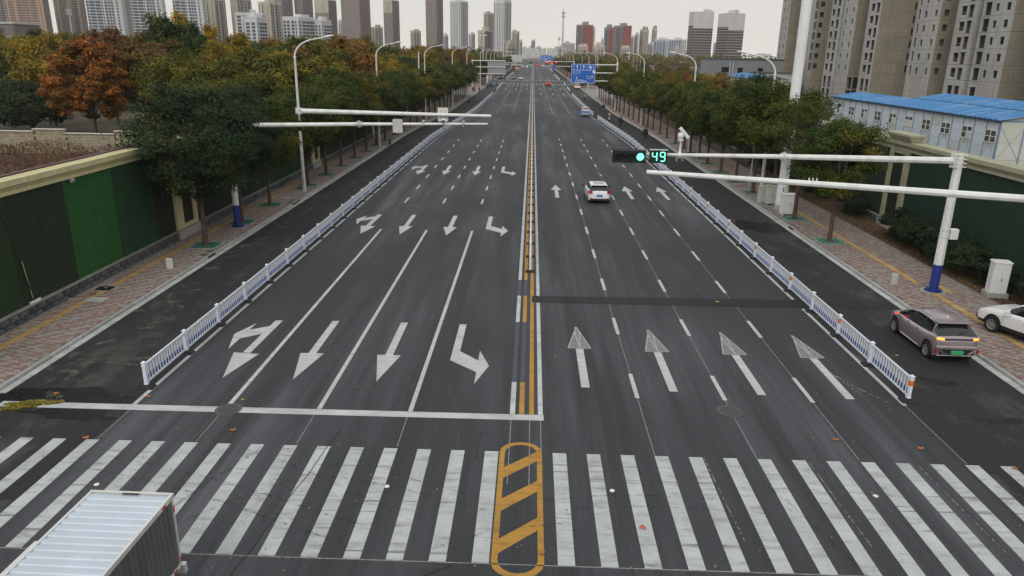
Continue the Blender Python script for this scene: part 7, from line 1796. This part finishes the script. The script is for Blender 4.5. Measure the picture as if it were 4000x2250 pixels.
def opening_mesh(w,h,dep,kind):
    key=(round(w,2),round(h,2),dep,kind)
    if key in _wm: return _wm[key]
    q=MB(); t_=.22 # reveal, looking along +x ; local u=y
    q.add([(0,0,0),(0,w,0),(0,w,h),(0,0,h),(t_,0,0),(t_,w,0),(t_,w,h),(t_,0,h)],[(0,1,5,4),(1,2,6,5),(2,3,7,6),(3,0,4,7)],0)
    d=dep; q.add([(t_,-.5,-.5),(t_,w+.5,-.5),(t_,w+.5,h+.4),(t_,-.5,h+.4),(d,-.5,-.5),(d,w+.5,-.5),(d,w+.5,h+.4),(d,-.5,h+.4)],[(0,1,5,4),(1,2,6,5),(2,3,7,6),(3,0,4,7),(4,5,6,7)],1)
    if kind=='bar': q.box(.1,.14,0,w,h*.30,h*.33,0)
    if kind=='half': q.box(.5,.6,w*.0,w*.62,-.45,h,0)
    if kind=='balc': q.box(-.10,.02,-.05,w+.05,-.10,.0,0)
    me=q.mesh('window_opening',[M['conc_front'],M['conc_in']]); _wm[key]=me; return me
XF=81.; HT=54.
def unfinished(name,label,ya,yb,cols,xside,sidecols=(),recess=None,podium=None):
    """tooth of the slab: front face at XF from y=ya (far) down to y=yb (near), gable at y=yb from XF to xside"""
    t=thing(name,label,'building',(XF,yb,0)); H=HT
    holes=[]; zs=[8.9+2.8*k for k in range(16)]
    for (yc,w,h,kind,dz) in cols:
        for z in zs:
            if z+2>H: break
            holes.append((yc-w/2-yb,yc+w/2-yb,z-h/2+dz,z+h/2+dz,kind))
        if kind in('balc','half','bar'): holes.append((yc-w/2-yb,yc+w/2-yb,3.6,6.5,'bar')); holes.append((yc-w/2-yb,yc+w/2-yb,.6,3.2,'bar'))
    fr=MB(); 
    seg=[(0,ya-yb,0.)]
    if recess: a,b=recess; seg=[(0,b-yb,0.),(b-yb,a-yb,1.6),(a-yb,ya-yb,0.)]
    for s0,s1,dx in seg:
        hs=[h[:4] for h in holes if s0<=h[0]<s1]; P=lambda u,z,dx=dx:(dx,u,z)
        m=MB(); holed(fr,s0,s1,0,H,hs,lambda u,z:(dx,u,z))
        if dx: fr.add([(0,s0,0),(dx,s0,0),(dx,s0,H),(0,s0,H)],[(0,1,2,3)]); fr.add([(0,s1,0),(dx,s1,0),(dx,s1,H),(0,s1,H)],[(3,2,1,0)])
    fr.f=[f[::-1] for f in fr.f]; fr.build('front_wall',M['conc_front'],t)
    n=0; bulk=[]
    for h in holes:
        o=put('window_opening',opening_mesh(h[1]-h[0],h[3]-h[2],1.6 if h[4] in('half','balc','tall') else 2.4,h[4]),t,(0.001 if not (recess and recess[1]-yb<=h[0]<recess[0]-yb) else 1.6,h[0],h[2])); n+=1
    # gable wall
    gs=MB(); hs=[]
    for (xc,w,h) in sidecols:
        for z in zs:
            if z+2<H: hs.append((xc-w/2-XF,xc+w/2-XF,z-h/2,z+h/2))
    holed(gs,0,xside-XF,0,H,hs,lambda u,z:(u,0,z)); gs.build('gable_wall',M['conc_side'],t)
    for h in hs:
        o=put('window_opening',opening_mesh(h[1]-h[0],h[3]-h[2],2.4,'plain'),t,(h[1],.001,h[2])); o.rotation_euler=(0,0,R(90))
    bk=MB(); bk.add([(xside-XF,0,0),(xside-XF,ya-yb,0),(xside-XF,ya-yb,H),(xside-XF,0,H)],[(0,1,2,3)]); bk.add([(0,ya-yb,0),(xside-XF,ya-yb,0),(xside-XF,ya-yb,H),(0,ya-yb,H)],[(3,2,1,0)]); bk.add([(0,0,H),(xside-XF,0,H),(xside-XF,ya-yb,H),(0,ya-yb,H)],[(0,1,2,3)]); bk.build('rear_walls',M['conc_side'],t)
    if podium:
        q=MB()
        for z in (3.4,6.6): q.box(-.3,(xside-XF)*.8,-3.2,-.02,z,z+.28)
        for x in (.0,(xside-XF)*.75): q.box(x,x+.35,-3.1,-2.8,0,6.6)
        q.build('podium_slabs',M['conc_side'],t); q=MB(); q.box(.6,(xside-XF)*.72,-.16,-.03,.3,3.2); q.box(.6,(xside-XF)*.72,-.16,-.03,3.8,6.5); q.build('podium_opening_shade',M['hole_shade'],t)  # black slabs on the gable, shade of the openings put into colour
    return t
SMW=lambda y,w=.95: (y,w,1.25,'plain',0)
unfinished('unfinished_tower','unfinished concrete block at the left end of the bare group',257.3,249.2,[SMW(251.8,1.0),SMW(255.0,1.0)],90,podium=True)
unfinished('unfinished_tower','unfinished concrete block half hidden by the white mast',239.8,224.6,[SMW(226.9,1.1),(232,1.8,1.7,'balc',0),(236.6,1.8,1.7,'bar',0)],92,[(82.1,1.2,1.35)])
unfinished('unfinished_tower','unfinished concrete block right of the mast with a dark slot',214.8,198.0,[SMW(200.2),SMW(204.6),(213.2,1.9,1.6,'bar',0),(209.9,1.9,2.1,'half',-.2)],91,recess=(207.4,205.9),podium=True)
unfinished('unfinished_tower','unfinished concrete block with a very wide blank brown gable',191.4,184.4,[(189.0,1.9,1.6,'bar',0),(186.3,1.7,2.2,'half',-.2)],99,[(88.9,.5,1.6)])
unfinished('unfinished_tower','unfinished concrete block with narrow dark slots beside small windows',167.3,157.6,[(166.1,.85,2.0,'tall',.1),SMW(163.4,1.0),SMW(159.4,1.0)],89,[(82.3,1.0,1.3)])
unfinished('unfinished_tower','nearest unfinished concrete block with deep balconies and wide windows',151.6,133.8,[(149.3,1.8,1.6,'bar',0),(146.9,1.8,2.2,'half',-.2),(141.6,1.9,2.2,'balc',-.1),SMW(138.9,1.0),SMW(135.7,1.2)],92,recess=(145.1,143.2))
unfinished('unfinished_tower','unfinished concrete block beyond the right picture edge',126.,110.,[SMW(124,1.0),(119,1.8,1.6,'bar',0),SMW(113,1.0)],91)

# site offices: white panel buildings with blue sheet roofs
M['roofblue']=mat('roof_blue_sheet',(.045,.19,.40),.5,.0,var=.1,scale=.4,dirt=(.30,.40,.47,.6),dscale=.6,stretch=(.3,1.6,1)); M['panel']=mat('prefab_panel',(.55,.62,.68),.6,var=.04,scale=.5,dirt=(.40,.43,.42,.35),dscale=.5,rnd=.07); M['panel_g']=mat('prefab_panel_grey',(.50,.53,.50),.6,var=.05,scale=.5,rnd=.05); M['postblue']=mat('steel_post_blue',(.15,.24,.38),.5,var=.1); M['panel_end']=mat('prefab_end_panel',(.53,.54,.49),.6,var=.05,scale=.5,rnd=.04)
M['winframe']=mat('window_frame_white',(.72,.72,.68),.5,var=.03); M['winpane']=mat('prefab_window_pane',(.09,.09,.085),.2,var=.3,scale=1.5)
def prefab(label,X0,y0,n,ze,zr,depth,win_y,winz,end=True):
    """long side faces the road at x=X0, from y0 (near) over n bays of 1.82 m"""
    t=thing('site_office',label,'building',(X0,y0,0)); Ln=n*1.82
    q=MB(); q.add([(.06,0,0),(.06,Ln,0),(.06,Ln,ze),(.06,0,ze)],[(0,3,2,1)]); q.add([(depth,0,0),(depth,Ln,0),(depth,Ln,ze),(depth,0,ze)],[(0,1,2,3)])
    for y in (.05,Ln): q.add([(.06,y,0),(depth,y,0),(depth,y,ze),(depth/2,y,zr),(.06,y,ze)],[(0,1,2,3,4) if y<1 else (4,3,2,1,0)])
    q.build('core_walls',M['panel_end'],t)
    r=random.Random(int(y0)); pmA={}
    def pmesh(z0,z1,m_,wo=False):
        k=(z0,z1,m_)
        if k not in pmA: pmA[k]=MB().box(-.03,.058,.05,1.77,z0,z1).mesh('wall_panel',M[m_])
        return pmA[k]
    for k in range(n):
        for z0,z1 in ((.1,1.0),(1.02,2.0),(2.02,3.0),(3.02,3.98),(4.0,5.0),(5.02,ze-.05)):
            put('wall_panel',pmesh(z0,z1,'panel_g' if r.random()<.2 else 'panel'),t,(0,k*1.82,0))
    pm_=MB().box(-.06,.05,-.026,.026,0,ze).mesh('post',M['postblue'])
    for k in range(n+1): o=put('post',pm_,t,(0,k*1.82,0))
    br=MB()
    for k in range(0,n,2):
        for a,b in (((k)*1.82,(k+1)*1.82),((k+1)*1.82,k*1.82)): br.tube([(-.06,a,3.2),(-.06,b,5.8)],.012,4,cap=False)
    br.build('brace_rods',M['postblue'],t,kind='stuff')
    for yw in win_y:
        for (w,h,zc) in ((1.56,.96,winz),):
            q=MB(); q.box(-.06,-.035,-w/2,w/2,-h/2,h/2); wn_=q.build('window',M['winpane'],t,loc=(0,yw-y0,zc))
            q=MB()
            for a in ((-w/2-.05,w/2+.05,h/2,h/2+.07),(-w/2-.05,w/2+.05,-h/2-.07,-h/2),(-w/2-.06,-w/2,-h/2,h/2),(w/2,w/2+.06,-h/2,h/2),(-.03,.03,-h/2,h/2),(-w/2,w/2,-.02,.03)): q.box(-.10,-.055,a[0],a[1],a[2],a[3])
            q.build('frame',M['winframe'],wn_)
            if r.random()<.5: q=MB(); q.box(-.068,-.061,-w/2+.04,-.05 if r.random()<.5 else w/2-.04,-h/2+.03,h/2*(.2+.7*r.random())); q.build('curtain',M['panel_g'],wn_)
    sl=(zr-ze)/(depth/2); rs_=MB()
    for sd2 in (0,1):
        q=MB(); V=[];F=[]; pitch=.76; m_=int((Ln+.5)/pitch)
        for i in range(m_):
            for a,hh in ((0,0),(.66,0),(.74,.09),(.92,.09)):
                y=-.25+(i+a)*pitch
                for x in ((-.28,depth/2) if sd2==0 else (depth/2,depth+.28)):
                    z=ze+.06+sl*min(x,depth-x)+hh; V.append((x,y,z))
        for i in range(m_*4-1): F.append((2*i,2*i+1,2*i+3,2*i+2))
        q.add(V,F); q.build('roof_sheet',M['roofblue'],t)
    q=MB(); q.box(-.30,-.22,-.27,Ln+.27,ze-.14,ze+.02); q.box(-.25,.0,-.27,-.22,ze-.1,ze+.0); q.build('eaves_gutter',mat('gutter_dark_blue',(.02,.045,.10),.6,var=.1),t)
    q=MB(); q.tube([(-.26,-.27,ze+.03),(depth/2,-.27,zr+.08),(depth+.26,-.27,ze+.03)],.05,4); q.build('verge_trim',M['postblue'],t)
    if end:
        for z0,z1 in ((.1,1.0),(1.02,2.0),(2.02,3.0),(3.02,4.4),(4.42,ze-.05)):
            for k in range(3): q=MB(); q.box(.10+k*depth/3,depth/3*(k+1)+.04,-.03,.045,z0,z1); q.build('wall_panel',M['panel_end'],t)
        q=MB(); 
        for k in range(4): q.box(k*depth/3-.03,k*depth/3+.05,-.07,-.03,0,ze)
        q.box(0,depth,-.065,-.032,ze-.12,ze); q.build('end_posts',M['postblue'],t)
        q=MB(); q.tube([(.1,-.06,3),(depth/3,-.06,5.8)],.012,4); q.tube([(.1,-.06,5.8),(depth/3,-.06,3)],.012,4); q.build('brace_rods',M['postblue'],t)
prefab('long white site office with blue roof and row of windows at right',40.,64.72,20,6.36,6.88,6.2,[65.7+3.64*k for k in range(10)],4.95)
prefab('second white site office, only its blue roof shows behind the first',50.4,62,21,6.36,6.92,6.4,[],4.9)
prefab('small white office with blue roof in front of the grey building',48.9,170.,13,6.45,7.25,7.6,[171.6+1.82*k for k in range(12)],4.9)
gb=thing('grey_building','flat-roofed grey building behind the small blue-roofed office','building',(54.5,226,0))
q=MB(); q.box(0,19,0,24,0,10.3); q.build('walls',bmat('grey_render',(.225,.225,.225),(.17,.16,.15,.4)),gb); q=MB(); q.box(-.05,4.2,-.06,-.01,0,10.25); q.build('blue_grey_bay',bmat('bluegrey_render',(.19,.21,.24)),gb)
q=MB(); q.box(-.2,19.2,-.2,24.2,10.3,10.6); q.build('parapet',bmat('dark_coping',(.08,.08,.08)),gb)
for (x,z,w) in ((5.7,7.3,1.5),(11.6,7.3,1.5),(1,7.4,2.2)): q=MB(); q.box(x,x+w,-.10,-.065,z-.7,z+.8); q.build('window',M['darkglass'],gb); 
for x in (3.4,4.3): q=MB(); q.tube([(x,-.14,0),(x,-.14,9.6)],.07,6); q.build('downpipe',M['white'],gb)
q=MB()
for x in (8.2,9.3,10.1,15.6,17.): q.sphere((x,4,10.9),.5,8,sc=(1,1,.7))
q.build('roof_vent',M['white'],gb)
gl2=thing('flat_roof_annex','low grey annex with ledge at the right of the grey building','building',(64,214,0)); q=MB(); q.box(0,10,0,8,0,6.9); q.build('walls',B['pale'],gl2); q=MB(); q.box(-.4,10.4,-.4,8.2,6.9,7.2); q.build('ledge',bmat('annex_ledge',(.12,.10,.09)),gl2)
for i,(x,y,h,lab) in enumerate([(46.2,182,5.2,'white curved yard lamp by the small blue-roofed office'),(38,150,5.2,'slim white yard lamp left of the small office'),(33.6,168,5.4,'white yard lamp above the right street trees'),(35,300,9,'pair pole on the open ground, left'),(36.5,302,9,'pair pole on the open ground, right'),(55,420,10,'first of three thin poles before the hoarding'),(57,421,10,'second of three thin poles before the hoarding'),(59,422,10,'third of three thin poles before the hoarding')]):
    t=thing('yard_pole',lab,'pole',(x,y,0)); q=MB(); q.tube([(0,0,0),(0,0,h),(-.1,0,h+.3),(-.5,0,h+.45)],.07,6); q.build('shaft',M['polewhite'],t)
# low buildings at far left and small roofs glimpsed in the wood
lb=thing('low_building','low grey-brown building with flat roof at the left picture edge','building',(-196,262,0)); q=MB(); q.box(0,17,0,14,0,18.2); q.build('walls',bmat('greybrown',(.19,.16,.145)),lb); q=MB(); q.box(-.4,17.4,-.4,14,18.2,18.9); q.box(2,16,-.1,0,13,14.5); q.build('roof_edge',B['pale'],lb); q=MB(); [q.box(3+k*4,5.4+k*4,-.12,-.02,15.4,17) for k in range(3)]; q.build('windows',B['glass'],lb,kind='stuff')
M['hut']=mat('hut_blue_white',(.34,.47,.60),.6,var=.25,scale=.8)
for i,(x,y,w,h,lab) in enumerate([(-62,250,14,8.2,'pale blue-white shed roof glimpsed in the left wood, first'),(-38,300,10,7.4,'pale blue-white shed roof glimpsed in the left wood, second'),(-52,178,10,8.3,'pale sheet roof glimpsed behind the second left lamp'),(-77,180,9,9.3,'pale sheet roof glimpsed left of the first lamp')]):
    t=thing('shed',lab,'shed',(x,y,0)); q=MB(); q.box(0,w,0,6,0,h-.8); q.build('walls',M['hut'],t); q=MB(); q.add([(-.4,-.4,h-.8),(w+.4,-.4,h-.8),(w+.4,6.4,h-.8),(-.4,6.4,h-.8),(-.4,3,h),(w+.4,3,h)],[(0,1,5,4),(2,3,4,5),(0,4,3),(1,2,5)]); q.build('roof',M['hut'],t)
# ------------------------------------------------------------------ haze
hz=MB().box(-1500,1500,-120,3000,-1.5,112)
m=bpy.data.materials.new('haze'); m.use_nodes=True; n=m.node_tree.nodes; n.clear(); o_=n.new('ShaderNodeOutputMaterial'); pv=n.new('ShaderNodeVolumePrincipled')
pv.inputs['Color'].default_value=(.97,.97,.98,1); pv.inputs['Density'].default_value=.00011; pv.inputs['Anisotropy'].default_value=.0
m.node_tree.links.new(pv.outputs[0],o_.inputs['Volume'])
tag(hz.build('haze',m),None,None,None,'stuff')
